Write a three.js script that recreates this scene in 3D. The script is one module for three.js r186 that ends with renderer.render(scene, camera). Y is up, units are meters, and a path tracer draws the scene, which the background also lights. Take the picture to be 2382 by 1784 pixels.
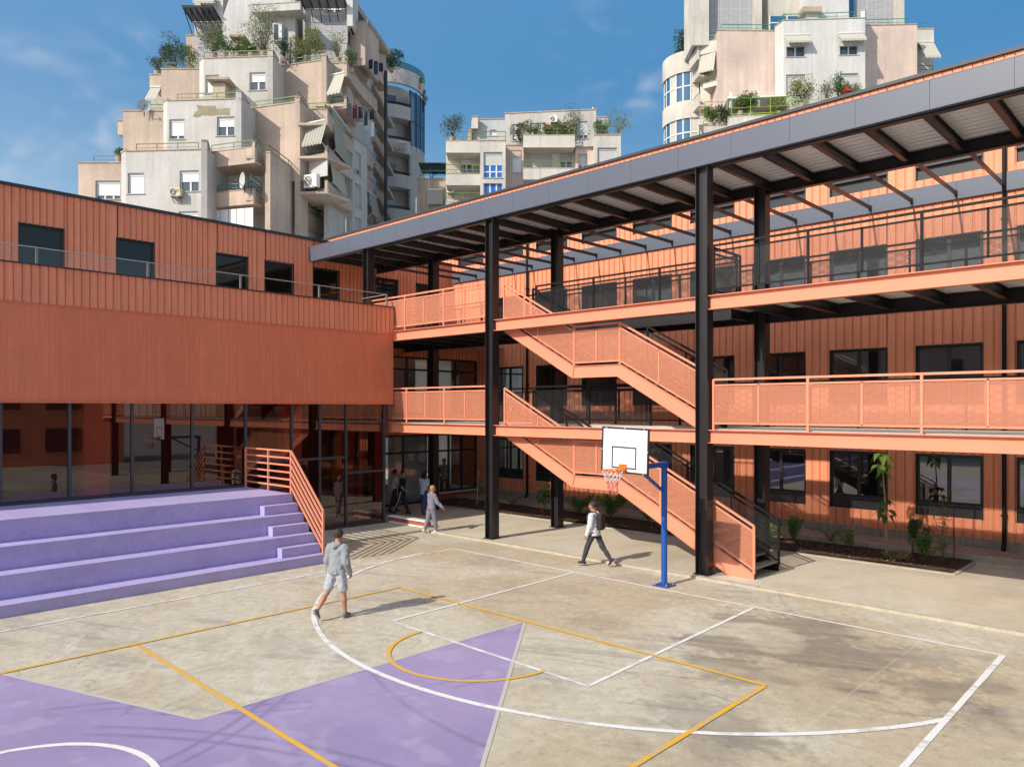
import * as THREE from 'three';
import { mergeGeometries, mergeVertices } from 'three/addons/utils/BufferGeometryUtils.js';

// ---------------------------------------------------------------- camera, sky, sun, exposure
const scene = new THREE.Scene();
const YAW = Math.atan2(0.6894, 0.7244);              // the camera looks between -x and -z
const CAM = { x: 0, y: 4.2, z: 0 };
const camera = new THREE.PerspectiveCamera(2 * Math.atan(892 / 1769) * 180 / Math.PI, 2382 / 1784, 0.1, 3000);
camera.position.set(CAM.x, CAM.y, CAM.z);
camera.rotation.y = YAW;
camera.setViewOffset(2382, 1784, 0, -57, 2382, 1784); // shift lens: verticals stay vertical
scene.add(camera);

const renderer = new THREE.WebGLRenderer({ antialias: true });
renderer.toneMapping = THREE.LinearToneMapping;
renderer.toneMappingExposure = 1.27;
renderer.shadowMap.enabled = true;

const SUN = new THREE.Vector3(-0.085, 0.68, 1).normalize();
const sun = new THREE.DirectionalLight(new THREE.Color(1.0, 0.92, 0.80), 3.5);
sun.position.set(-14 + SUN.x * 80, SUN.y * 80, -14 + SUN.z * 80);
sun.target.position.set(-14, 0, -14);
sun.castShadow = true; sun.shadow.radius = 1.2;
sun.shadow.mapSize.set(4096, 4096);
Object.assign(sun.shadow.camera, { left: -45, right: 45, top: 45, bottom: -45, near: 1, far: 200 });
scene.add(sun, sun.target);

// ---------------------------------------------------------------- noise
function rng(seed) { let a = seed >>> 0; return () => { a = (a + 0x6D2B79F5) >>> 0; let t = a; t = Math.imul(t ^ (t >>> 15), t | 1); t ^= t + Math.imul(t ^ (t >>> 7), t | 61); return ((t ^ (t >>> 14)) >>> 0) / 4294967296; }; }
const hash = (x, y, s) => { let h = Math.imul(x, 374761393) ^ Math.imul(y, 668265263) ^ Math.imul(s, 1442695041); h = Math.imul(h ^ (h >>> 13), 1274126177); return ((h ^ (h >>> 16)) >>> 0) / 4294967296; };
const mod = (a, n) => ((a % n) + n) % n;
const TAB = new Float32Array(65536); { const r = rng(20240); for (let i = 0; i < 65536; i++) TAB[i] = r(); }
const lat = (x, y, s) => TAB[(Math.imul(x, 73856093) ^ Math.imul(y, 19349663) ^ Math.imul(s, 83492791)) >>> 7 & 65535];
function vnoise(x, y, s, px, py = px) {
  const xi = Math.floor(x), yi = Math.floor(y), fx = x - xi, fy = y - yi, u = fx * fx * (3 - 2 * fx), v = fy * fy * (3 - 2 * fy);
  let x0 = xi, x1 = xi + 1, y0 = yi, y1 = yi + 1; if (px) { x0 = mod(x0, px); x1 = mod(x1, px); y0 = mod(y0, py); y1 = mod(y1, py); }
  const a = lat(x0, y0, s), b = lat(x1, y0, s), c = lat(x0, y1, s), d = lat(x1, y1, s);
  return a + (b - a) * u + (c - a) * v + (a - b - c + d) * u * v;
}
function fbm(x, y, s, oct = 4, px, py) { let r = 0, a = 0.5, t = 0; for (let o = 0; o < oct; o++) { r += a * vnoise(x, y, s + o, px, py); t += a; a *= 0.5; x *= 2; y *= 2; if (px) { px *= 2; py = (py ?? px / 2) * 2; } } return r / t; }
const clamp = (x, a = 0, b = 1) => Math.min(b, Math.max(a, x));
const sstep = (a, b, x) => { const t = clamp((x - a) / (b - a)); return t * t * (3 - 2 * t); };
const mix = (a, b, t) => a + (b - a) * t;
const mix3 = (a, b, t) => [mix(a[0], b[0], t), mix(a[1], b[1], t), mix(a[2], b[2], t)];

// ---------------------------------------------------------------- sky: blue air and a few thin wisps of cloud
{
  const W = 1536, H = 768, data = new Float32Array(W * H * 4);
  const wisps = [[205, 290, 0.06, 0.045, 0.85], [60, 120, 0.05, 0.018, 0.5], [1385, 72, 0.035, 0.035, 0.6], [1480, 212, 0.05, 0.03, 0.75], [1415, 225, 0.04, 0.025, 0.5], [252, 118, 0.04, 0.025, 0.45], [310, 112, 0.035, 0.03, 0.4], [115, 385, 0.06, 0.03, 0.5], [10, 370, 0.05, 0.03, 0.5], [1330, 90, 0.03, 0.02, 0.35]]
    .map(([u, v, a, b, k]) => { const d = new THREE.Vector3((u - 1191) / 1769, (949 - v) / 1769, -1).applyAxisAngle(new THREE.Vector3(0, 1, 0), YAW).normalize(); return [Math.atan2(d.z, d.x), Math.asin(d.y), a, b, k]; });
  for (let j = 0; j < H; j++) for (let i = 0; i < W; i++) {
    const el = ((j + 0.5) / H - 0.5) * Math.PI, az = ((i + 0.5) / W - 0.5) * 2 * Math.PI, e = Math.max(0, el);
    let c = mix3([0.70, 0.73, 0.75], [0.185, 0.345, 0.52], 1 - Math.exp(-e / 0.085)); c = mix3(c, [0.052, 0.205, 0.420], sstep(0.16, 0.42, e)); c = mix3(c, [0.04, 0.15, 0.345], sstep(0.4, 1.0, e));
    { const g = 2.1 * Math.exp(-Math.acos(clamp(Math.cos(el) * (Math.cos(az) * SUN.x + Math.sin(az) * SUN.z) + Math.sin(el) * SUN.y, -1, 1)) / 0.42); c = [c[0] + g, c[1] + g * 0.93, c[2] + g * 0.84]; }   // bright air round the sun, added out of view to lift the shade
    const n = fbm((az + 4) * 11, el * 26, 5, 5), n2 = fbm((az + 4) * 30 + n * 3, el * 60, 9, 4);
    let k = 0.0;
    const drift = fbm((az + 4) * 1.6 + 7, el * 5, 31, 3);
    k += 0.05 * sstep(0.62, 0.8, drift) * sstep(0.42, 0.72, n);
    for (const [wa, we, a, b, s] of wisps) { const dx = mod(az - wa + Math.PI, 2 * Math.PI) - Math.PI, dy = el - we, q = (dx / a) ** 2 + (dy / b) ** 2; if (q < 4) k += 0.48 * s * Math.exp(-q * 1.5) * sstep(0.44, 0.72, n * 0.4 + n2 * 0.6); }
    c = mix3(c, [0.60, 0.63, 0.68], clamp(k, 0, 0.75));
    const o = (j * W + i) * 4; data[o] = c[0]; data[o + 1] = c[1]; data[o + 2] = c[2]; data[o + 3] = 1;
  }
  const t = new THREE.DataTexture(data, W, H, THREE.RGBAFormat, THREE.FloatType);
  t.mapping = THREE.EquirectangularReflectionMapping; t.magFilter = t.minFilter = THREE.LinearFilter; t.wrapS = THREE.RepeatWrapping; t.needsUpdate = true;
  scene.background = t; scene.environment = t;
}

// ---------------------------------------------------------------- materials
const toB = (v) => clamp(v, 0, 1) * 255;
const enc = (l) => l <= 0.0031308 ? l * 12.92 : 1.055 * Math.pow(l, 1 / 2.4) - 0.055;
/** a tiling colour texture; f(u, v) with u, v in 0..1 gives linear rgb; size is metres per tile */
function tex(n, size, f, data = false) {
  const d = new Uint8Array(n * n * 4);
  for (let j = 0; j < n; j++) for (let i = 0; i < n; i++) { const c = f((i + 0.5) / n, (j + 0.5) / n), o = (j * n + i) * 4; for (let k = 0; k < 3; k++) d[o + k] = toB(data ? c[k] : enc(Math.max(0, c[k]))); d[o + 3] = c[3] === undefined ? 255 : toB(c[3]); }
  const t = new THREE.DataTexture(d, n, n, THREE.RGBAFormat); t.colorSpace = data ? THREE.NoColorSpace : THREE.SRGBColorSpace;
  t.wrapS = t.wrapT = THREE.RepeatWrapping; t.magFilter = THREE.LinearFilter; t.minFilter = THREE.LinearMipmapLinearFilter; t.generateMipmaps = true; t.anisotropy = 8;
  const [sx, sy] = Array.isArray(size) ? size : [size, size]; t.repeat.set(1 / sx, 1 / sy); t.needsUpdate = true; return t;
}
/** wear for a painted or rendered surface: coarse blotches, fine grain, vertical streaks */
function wornTex(n, size, base, { blot = 0.12, grain = 0.06, streak = 0, tint = [1, 1, 1], seed = 1, cells = 4 } = {}) {
  return tex(n, size, (u, v) => {
    const b = fbm(u * cells, v * cells, seed, 5, cells) - 0.5, g = fbm(u * 64, v * 64, seed + 20, 2, 64) - 0.5, s = streak ? (fbm(u * 40, v * 2, seed + 40, 3, 40, 2) - 0.5) * fbm(u * 6, v * 3, seed + 60, 3, 6, 3) * 2 : 0;
    const m = 1 + blot * 2 * b + grain * 2 * g + streak * 2 * s, w = clamp(0.5 + 2.2 * b);
    return base.map((c, k) => c * m * mix(1, tint[k], w));
  });
}
const M = {};
function mat(name, color, opt = {}) {
  const { map, ...rest } = opt, P = rest.transmission || rest.clearcoat || rest.ior || rest.sheen ? THREE.MeshPhysicalMaterial : THREE.MeshStandardMaterial;
  const m = new P({ roughness: 0.7, metalness: 0, ...rest }); m.name = name; m.color.setRGB(...(map ? [1, 1, 1] : color)); if (map) m.map = map; M[name] = m; return m;
}
/** a twin of a mapped material in a slightly different batch of the same paint */
function variants(name, n, spread, seed) { const r = rng(seed), out = [M[name]]; for (let i = 1; i < n; i++) { const m = M[name].clone(); const k = 1 + (r() - 0.5) * 2 * spread, w = (r() - 0.5) * spread * 0.6; m.color.setRGB(m.color.r * k * (1 + w), m.color.g * k, m.color.b * k * (1 - w)); m.name = name + '_tone'; out.push(m); } return out; }

const ORANGE = [0.80, 0.295, 0.155];
mat('siding', ORANGE, { map: wornTex(512, 3.1, ORANGE, { blot: 0.08, grain: 0.06, streak: 0.12, seed: 3 }), roughness: 0.62 });
mat('sidingDeep', ORANGE, { map: wornTex(512, 2.3, [0.72, 0.205, 0.095], { blot: 0.08, grain: 0.07, streak: 0.1, seed: 8 }), roughness: 0.7 });
mat('orange', ORANGE, { map: wornTex(512, 2.0, [0.765, 0.28, 0.165], { blot: 0.05, grain: 0.035, seed: 12 }), roughness: 0.48 });
mat('black', [0.013, 0.012, 0.014], { map: wornTex(256, 1.1, [0.022, 0.0195, 0.021], { blot: 0.25, grain: 0.12, seed: 15 }), roughness: 0.36 });
mat('blackRail', [0.011, 0.011, 0.012], { roughness: 0.6, ior: 1.32 });
mat('grey', [0.1, 0.115, 0.15], { map: wornTex(256, 2.4, [0.10, 0.113, 0.15], { blot: 0.04, grain: 0.03, seed: 17 }), roughness: 0.42 });
mat('frame', [0.022, 0.023, 0.026], { roughness: 0.42 });
mat('mullion', [0.05, 0.055, 0.065], { roughness: 0.42 });
mat('coping', [0.035, 0.037, 0.045], { roughness: 0.5 });
mat('galv', [0.5, 0.5, 0.5], { map: wornTex(256, 0.8, [0.76, 0.75, 0.72], { blot: 0.12, grain: 0.1, seed: 21 }), roughness: 0.35, metalness: 0.1 });
mat('steel', [0.42, 0.40, 0.37], { roughness: 0.5, metalness: 0.6 });
mat('slab', [0.5, 0.48, 0.44], { map: wornTex(256, 2.2, [0.52, 0.5, 0.46], { blot: 0.12, grain: 0.08, seed: 24 }), roughness: 0.85 });
mat('blue', [0.01, 0.085, 0.36], { roughness: 0.35 });
mat('rim', [0.72, 0.16, 0.015], { roughness: 0.4 });
mat('board', [0.8, 0.8, 0.8], { map: wornTex(256, 1.3, [0.76, 0.76, 0.77], { blot: 0.03, grain: 0.03, streak: 0.04, seed: 27 }), roughness: 0.45 });
mat('white', [0.78, 0.77, 0.75], { roughness: 0.6 });
mat('cord', [0.72, 0.68, 0.66], { roughness: 0.8 });
mat('cordRed', [0.45, 0.12, 0.16], { roughness: 0.8 });
mat('paneDark', [0.58, 0.60, 0.61], { transmission: 1, thickness: 0, ior: 2.2, roughness: 0.015, specularIntensity: 1 });
mat('paneGrey', [0.5, 0.53, 0.5], { transmission: 1, thickness: 0, ior: 1.55, roughness: 0.015 });
mat('paneBronze', [0.62, 0.40, 0.34], { transmission: 1, thickness: 0, ior: 1.78, roughness: 0.01, specularIntensity: 1 });
mat('paneClear', [0.93, 0.95, 0.95], { transmission: 1, thickness: 0, ior: 1.5, roughness: 0.01 });
mat('interior', [0.66, 0.65, 0.62], { roughness: 0.9 });
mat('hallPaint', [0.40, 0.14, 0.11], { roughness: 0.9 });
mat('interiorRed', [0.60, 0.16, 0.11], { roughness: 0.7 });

// ---------------------------------------------------------------- geometry helpers (everything in metres)
const V3 = (x, y, z) => new THREE.Vector3(x, y, z);
function clean(g) { const n = g.index ? g.toNonIndexed() : g; for (const k of Object.keys(n.attributes)) if (!['position', 'normal', 'uv', 'color'].includes(k)) n.deleteAttribute(k); return n; }
/** uv in metres from the face that the triangle turns to most */
function metreUV(g) {
  const p = g.attributes.position, n = p.count, uv = new Float32Array(n * 2), a = V3(), b = V3(), c = V3();
  for (let i = 0; i < n; i += 3) {
    a.fromBufferAttribute(p, i); b.fromBufferAttribute(p, i + 1).sub(a); c.fromBufferAttribute(p, i + 2).sub(a); b.cross(c);
    const x = Math.abs(b.x), y = Math.abs(b.y), z = Math.abs(b.z);
    for (let k = i; k < i + 3; k++) { const X = p.getX(k), Y = p.getY(k), Z = p.getZ(k); if (y >= x && y >= z) { uv[2 * k] = X; uv[2 * k + 1] = Z; } else if (x >= z) { uv[2 * k] = Z; uv[2 * k + 1] = Y; } else { uv[2 * k] = X; uv[2 * k + 1] = Y; } }
  }
  g.setAttribute('uv', new THREE.BufferAttribute(uv, 2)); return g;
}
const merge = (list) => { const c = list.flat(9).filter(Boolean).map(clean); const col = c.some((g) => g.attributes.color); for (const g of c) { if (!g.attributes.uv) g.setAttribute('uv', new THREE.BufferAttribute(new Float32Array(g.attributes.position.count * 2), 2)); if (col && !g.attributes.color) g.setAttribute('color', new THREE.BufferAttribute(new Float32Array(g.attributes.position.count * 3).fill(1), 3)); } return c.length === 1 ? c[0] : mergeGeometries(c); };
const bx = (x0, x1, y0, y1, z0, z1) => new THREE.BoxGeometry(Math.abs(x1 - x0), Math.abs(y1 - y0), Math.abs(z1 - z0)).translate((x0 + x1) / 2, (y0 + y1) / 2, (z0 + z1) / 2);
const cyl = (x, z, y0, y1, r, r2 = r, seg = 12) => new THREE.CylinderGeometry(r2, r, y1 - y0, seg).translate(x, (y0 + y1) / 2, z);
const between = (g, p, q) => { const d = V3(...q).sub(V3(...p)), l = d.length(); g.applyQuaternion(new THREE.Quaternion().setFromUnitVectors(V3(0, 1, 0), d.normalize())); return g.translate((p[0] + q[0]) / 2, (p[1] + q[1]) / 2, (p[2] + q[2]) / 2); };
const rod = (p, q, r, r2 = r, seg = 8) => between(new THREE.CylinderGeometry(r2, r, V3(...q).distanceTo(V3(...p)), seg), p, q);
/** a square bar from p to q, kept upright: w across, h in height */
function bar(p, q, w, h) { const a = V3(...p), d = V3(...q).sub(a), l = d.length(); d.normalize(); const g = new THREE.BoxGeometry(w, h, l); const up = Math.abs(d.y) > 0.99 ? V3(0, 0, 1) : V3(0, 1, 0), s = V3().crossVectors(up, d).normalize(), u = V3().crossVectors(d, s); g.applyMatrix4(new THREE.Matrix4().makeBasis(s, u, d)); return g.translate((p[0] + q[0]) / 2, (p[1] + q[1]) / 2, (p[2] + q[2]) / 2); }
const tube = (pts, r, seg = 6, n = pts.length * 4, closed = false) => new THREE.TubeGeometry(new THREE.CatmullRomCurve3(pts.map((p) => V3(...p)), closed), n, r, seg, closed);
/** a vertical prism over the plan [[x, z], ...] */
function prism(plan, y0, y1) { const s = new THREE.Shape(plan.map(([x, z]) => new THREE.Vector2(x, -z))); return new THREE.ExtrudeGeometry(s, { depth: y1 - y0, bevelEnabled: false }).rotateX(-Math.PI / 2).translate(0, y0, 0); }
/** a prism across z over the outline [[x, y], ...] */
function prismZ(line, z0, z1) { const s = new THREE.Shape(line.map(([x, y]) => new THREE.Vector2(x, y))); return new THREE.ExtrudeGeometry(s, { depth: Math.abs(z1 - z0), bevelEnabled: false }).translate(0, 0, Math.min(z0, z1)); }
function quad(a, b, c, d) { const g = new THREE.BufferGeometry(); g.setAttribute('position', new THREE.Float32BufferAttribute([...a, ...b, ...c, ...a, ...c, ...d], 3)); g.computeVertexNormals(); g.setAttribute('uv', new THREE.Float32BufferAttribute([0, 0, 1, 0, 1, 1, 0, 0, 1, 1, 0, 1], 2)); return g; }

const taken = new Map();
const numbered = (n) => { const k = taken.get(n) ?? 0; taken.set(n, k + 1); return k ? n + '_' + String(k).padStart(3, '0') : n; };
function shade(m) { m.castShadow = m.receiveShadow = true; return m; }
/** one named mesh from a list of geometries; keepUV leaves the geometry's own uv */
function part(name, geos, m, parent, keepUV = false) { const g = merge([geos]); if (!keepUV) metreUV(g); const o = shade(new THREE.Mesh(g, m)); o.name = parent ? name : numbered(name); (parent ?? scene).add(o); return o; }
function thing(name, label, category, group, at = [0, 0, 0], turn = 0) { const o = new THREE.Group(); o.name = numbered(name); o.userData = { label, category }; if (group) o.userData.group = group; o.position.set(...at); o.rotation.y = turn; scene.add(o); return o; }
function tag(o, label, category, group) { Object.assign(o.userData, { label, category }); if (group) o.userData.group = group; return o; }
function setting(name, geos, m, keepUV) { const o = part(name, geos, m, null, keepUV); o.userData.kind = 'structure'; return o; }
const boxes = new Map();
/** one small box piece; alike pieces share their geometry */
function piece(name, x0, x1, y0, y1, z0, z1, m, parent) {
  const w = Math.abs(x1 - x0), h = Math.abs(y1 - y0), d = Math.abs(z1 - z0), key = [w, h, d].map((v) => v.toFixed(3)).join();
  if (!boxes.has(key)) boxes.set(key, metreUV(clean(new THREE.BoxGeometry(w, h, d))));
  const o = shade(new THREE.Mesh(boxes.get(key), m)); o.name = name; o.position.set((x0 + x1) / 2, (y0 + y1) / 2, (z0 + z1) / 2); parent.add(o); return o;
}
const pick = (list, r) => list[Math.floor(r() * list.length)];
// ================================================================ the ground and the court
const GX0 = -21, GX1 = 1, GZ0 = -17, GZ1 = 3;
const stains = [[-6.2, -14.3, 1.7, 1.0], [-5.2, -13.2, 1.6, 1.0], [-6.6, -12.4, 1.0, 0.9], [-5.9, -11.3, 0.9, 1.0], [-4.6, -11.6, 1.3, 0.9], [-6.1, -10.0, 0.8, 0.8], [-5.2, -9.2, 1.1, 0.7], [-4.2, -13.9, 1.3, 0.7], [-4.9, -8.2, 0.9, 0.6], [-3.3, -12.6, 1.0, 1.0], [-2.2, -13.2, 0.9, 0.8], [-1.6, -12, 1.2, 0.9], [-9.0, -12.0, 0.75, 0.35], [-8.0, -11.3, 0.7, 0.3], [-11.1, -13.6, 0.8, 0.3], [-13.5, -6.2, 0.5, 0.25], [-12.0, -13.0, 1.0, 0.3], [-14.6, -14.6, 1.1, 0.4], [-7.4, -8.6, 0.5, 0.4], [-15.2, -5.0, 0.9, 0.35], [-12.5, -7.0, 0.6, 0.25], [-10.6, -15.6, 0.9, 0.4]];
function concreteAt(x, z) {
  const a = fbm(x * 0.42 + 3, z * 0.42, 41, 5), b = fbm(x * 1.1, z * 1.5 + 9, 47, 4), g = fbm(x * 9, z * 9, 53, 3), f = vnoise(x * 46, z * 46, 59);
  const tr = fbm((x * 0.8 + z * 0.6) * 0.8, (x * -0.6 + z * 0.8) * 4.2, 61, 4), tr2 = fbm((x * 0.9 - z * 0.45) * 0.6, (x * 0.45 + z * 0.9) * 5.5, 67, 4);
  let c = mix3([0.475, 0.40, 0.275], [0.535, 0.48, 0.37], sstep(0.34, 0.62, a));
  c = mix3(c, [0.45, 0.355, 0.235], 0.55 * sstep(0.52, 0.72, b) * sstep(0.35, 0.6, tr));
  c = mix3(c, [0.36, 0.335, 0.28], 0.7 * sstep(0.55, 0.74, tr2) * sstep(0.4, 0.62, fbm(x * 0.6 + 20, z * 0.6, 71, 3)));
  c = mix3(c, [0.60, 0.555, 0.46], 0.55 * sstep(0.58, 0.75, tr) * sstep(0.45, 0.6, a));
  let w = 0; for (const [sx, sz, r, k] of stains) { const d = Math.hypot((x - sx) / r, (z - sz) / (r * 0.75)); if (d < 1.8) w = Math.max(w, k * sstep(1.3, 0.45, d + (b - 0.5) * 1.3 + (g - 0.5) * 0.8)); }
  w *= 1 - 0.8 * sstep(0.5, 0.64, fbm(x * 0.6 + 11, z * 0.75, 191, 3));
  c = mix3(c, mix3([0.205, 0.165, 0.115], [0.24, 0.21, 0.165], a), clamp(w * (0.72 + 0.9 * (tr2 - 0.42) + 0.5 * (g - 0.5)), 0, 0.82));
  const pit = sstep(0.86, 0.93, vnoise(x * 21, z * 21, 73)) * 0.16, m = 1 + 0.30 * (g - 0.5) + 0.16 * (f - 0.5) - pit;
  return [c[0] * m, c[1] * m, c[2] * m];
}
const scratches = (() => { const r = rng(404), out = []; for (let i = 0; i < 34; i++) { const x = -16 + r() * 15, z = -15 + r() * 13, a = r() * 6.283, l = 0.4 + r() * 1.6; out.push([x, z, x + Math.cos(a) * l, z + Math.sin(a) * l]); } return out; })();
const courtTex = tex(2048, [GX1 - GX0, GZ1 - GZ0], (u, v) => {
  const x = GX0 + u * (GX1 - GX0), z = GZ0 + v * (GZ1 - GZ0); let c = concreteAt(x, z);
  // saw-cut joints of the slab
  const wob = 0.02 * (vnoise(x * 2, z * 2, 5) - 0.5);
  const jx = Math.min(...[-17.2, -13.4, -9.0, -4.1].map((q) => Math.abs(x - q + wob))), jz = Math.min(...[-13.1, -9.7, -5.0].map((q) => Math.abs(z - q + wob)));
  const j = Math.max(sstep(0.017, 0.008, jx), sstep(0.017, 0.008, jz)) * sstep(0.3, 0.6, fbm(x * 1.3, z * 1.3, 83, 3));
  // rubber and drag marks, pale scratches, hairline cracks
  let t = 0; for (const [cx, cz, rad, k] of [[-6, -4, 6.1, 0.5], [-6, -4, 6.32, 0.4], [-20, -2, 9.4, 0.45], [-20, -2, 9.62, 0.4], [-1, -20, 7.3, 0.45], [-1, -20, 7.55, 0.4], [-14, -22, 9.8, 0.35]]) t = Math.max(t, k * sstep(0.05, 0.015, Math.abs(Math.hypot(x - cx, z - cz) - rad)) * sstep(0.45, 0.68, fbm(x * 1.1, z * 1.1, 137, 3)));
  c = mix3(c, [0.17, 0.15, 0.12], 0.55 * t);
  let sc = 0; for (const [x0, z0, x1, z1] of scratches) { const dx = x1 - x0, dz = z1 - z0, q = clamp(((x - x0) * dx + (z - z0) * dz) / (dx * dx + dz * dz)); sc = Math.max(sc, sstep(0.014, 0.006, Math.hypot(x - x0 - q * dx, z - z0 - q * dz + 0.03 * Math.sin(q * 9)))); }
  c = mix3(c, [0.66, 0.61, 0.51], 0.4 * sc * sstep(0.35, 0.6, fbm(x * 3, z * 3, 141, 2)));
  const cr = Math.abs(fbm(x * 0.55 + 40, z * 0.55, 143, 5) - 0.5); c = mix3(c, [0.24, 0.2, 0.15], 0.5 * sstep(0.0032, 0.0012, cr) * sstep(0.5, 0.62, fbm(x * 0.3, z * 0.3 + 8, 147, 2)));
  return mix3(c, [0.62, 0.56, 0.45], 0.3 * j);
});
courtTex.repeat.set(1, 1); courtTex.wrapS = courtTex.wrapT = THREE.ClampToEdgeWrapping;
mat('court', [1, 1, 1], { map: courtTex, roughness: 0.86 });
mat('pave', [1, 1, 1], { map: tex(1024, 9, (u, v) => { const a = fbm(u * 5, v * 5, 90, 5, 5), g = fbm(u * 90, v * 90, 94, 2, 90), s = fbm(u * 12, v * 4, 97, 4, 12, 4); return mix3([0.52, 0.45, 0.34], [0.60, 0.54, 0.43], sstep(0.35, 0.65, a)).map((c) => c * (1 + 0.16 * (g - 0.5) + 0.2 * (s - 0.5))); }), roughness: 0.88 });
mat('kerb', [1, 1, 1], { map: wornTex(512, 1.7, [0.45, 0.395, 0.30], { blot: 0.25, grain: 0.2, seed: 99, cells: 8 }), roughness: 0.9 });
mat('asphalt', [0.06, 0.06, 0.06], { map: wornTex(256, 4, [0.36, 0.34, 0.30], { blot: 0.2, grain: 0.2, seed: 101 }), roughness: 0.95 });

setting('ground', bx(-400, 400, -0.3, -0.05, -400, 400), M.asphalt);
{ // court slab: the textured middle and plain concrete round it
  const g = new THREE.PlaneGeometry(GX1 - GX0, GZ1 - GZ0).rotateX(-Math.PI / 2).translate((GX0 + GX1) / 2, 0, (GZ0 + GZ1) / 2), uv = g.attributes.uv, p = g.attributes.position;
  for (let i = 0; i < uv.count; i++) uv.setXY(i, (p.getX(i) - GX0) / (GX1 - GX0), (p.getZ(i) - GZ0) / (GZ1 - GZ0));
  const court = setting('court', g, M.court, true);
  const rest = part('outer_slab', [bx(GX1, 60, -0.1, 0, GZ0, 60), bx(-24, GX1, -0.1, 0, GZ1, 60)], M.pave, court);
  // ---- painted markings, each laid 3 mm above the one below; edges wander a little as hand-rolled paint does
  const r = rng(77), paint = (name, c, y, k = 0.2) => mat(name, c, { map: tex(256, 1.3, (u, v) => { const a = fbm(u * 6, v * 6, 111, 5, 6), g = fbm(u * 50, v * 50, 115, 2, 50); return mix3(c, [0.42, 0.39, 0.33], k * sstep(0.56, 0.72, a) + 0.6 * k * sstep(0.62, 0.75, g)); }), roughness: 0.7 });
  const lineW = paint('lineWhite', [0.80, 0.79, 0.76], 0, 0.45), lineY = paint('lineYellow', [0.76, 0.42, 0.03], 0, 0.4);
  function ribbon(pts, w, y) { // polyline of plan points -> flat strip with slightly uneven edges
    const pos = [], L = [], R = [];
    for (let i = 0; i < pts.length; i++) { const a = pts[Math.max(0, i - 1)], b = pts[Math.min(pts.length - 1, i + 1)], dx = b[0] - a[0], dz = b[1] - a[1], l = Math.hypot(dx, dz), nx = -dz / l, nz = dx / l, j = () => w / 2 + (r() - 0.5) * 0.007; const e = j(), f = j(); L.push([pts[i][0] + nx * e, y, pts[i][1] + nz * e]); R.push([pts[i][0] - nx * f, y, pts[i][1] - nz * f]); }
    for (let i = 0; i < pts.length - 1; i++) pos.push(...L[i], ...L[i + 1], ...R[i], ...L[i + 1], ...R[i + 1], ...R[i]);
    const g = new THREE.BufferGeometry(); g.setAttribute('position', new THREE.Float32BufferAttribute(pos, 3)); g.setAttribute('normal', new THREE.Float32BufferAttribute(pos.map((_, i) => i % 3 === 1 ? 1 : 0), 3)); return g;
  }
  const seg = (a, b, n = Math.ceil(Math.hypot(a[0] - b[0], a[1] - b[1]) / 0.35)) => Array.from({ length: n + 1 }, (_, i) => [mix(a[0], b[0], i / n), mix(a[1], b[1], i / n)]);
  const arc = (cx, cz, rad, t0, t1, n = 90) => Array.from({ length: n + 1 }, (_, i) => { const t = mix(t0, t1, i / n); return [cx + rad * Math.cos(t), cz + rad * Math.sin(t)]; });
  // lilac field
  const lilac = [[-10.12, -11.0], [-6.4, -6.22], [-1.5, 0.1], [-3, 3], [-16, 3], [-14.1, -3.14], [-10.14, -4.5]];
  const lt = tex(1024, 11, (u, v) => {
    const x = u * 11, z = v * 11, a = fbm(u * 7, v * 7, 121, 5, 7), g = fbm(u * 110, v * 110, 127, 2, 110), b = fbm(u * 22, v * 22, 125, 3, 22);
    let c = mix3([0.30, 0.235, 0.40], [0.355, 0.28, 0.455], sstep(0.3, 0.7, a)); c = c.map((q) => q * (1 + 0.10 * (g - 0.5)));
    c = mix3(c, [0.46, 0.40, 0.52], 0.35 * sstep(0.62, 0.78, b));
    // rubber marks: pairs of curved tyre tracks
    let t = 0; for (const [cx, cz, rad, k] of [[-4, 9, 6.0, 0.8], [-4, 9, 6.24, 0.7], [16, 2, 6.1, 0.8], [16, 2, 6.35, 0.7], [6, 14, 8.5, 0.8], [6, 14, 8.74, 0.7], [-5, 1, 7.6, 0.7], [-5, 1, 7.85, 0.6], [4, -3, 7.4, 0.6], [15, 10, 5.2, 0.8], [15, 10, 5.44, 0.7]]) { const d = Math.abs(Math.hypot(x - cx, z - cz) - rad); t = Math.max(t, k * sstep(0.08, 0.015, d) * (0.55 + 0.45 * Math.sin(d * 180)) * sstep(0.36, 0.6, fbm(u * 9, v * 9, 131, 4, 9))); }
    return mix3(c, [0.13, 0.10, 0.19], 0.75 * t);
  });
  mat('lilac', [1, 1, 1], { map: lt, roughness: 0.72 });
  const flat = (pl, y) => new THREE.ShapeGeometry(new THREE.Shape(pl.map(([x, z]) => new THREE.Vector2(x, -z)))).rotateX(-Math.PI / 2).translate(0, y, 0);
  part('lilac_field', flat(lilac, 0.004), M.lilac, court);
  part('field_edge', [ribbon(seg([-10.14, -4.5], [-10.12, -11.0]), 0.05, 0.0065), ribbon(seg([-10.12, -11.0], [-6.4, -6.22]), 0.06, 0.0065), ribbon(seg([-6.4, -6.22], [-1.5, 0.1]), 0.06, 0.0065), ribbon(seg([-14.1, -3.14], [-10.14, -4.5]), 0.06, 0.0065)], mat('edgePaint', [0.52, 0.48, 0.42], { roughness: 0.85 }), court);
  const Y = 0.009, Y2 = 0.012;
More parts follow.
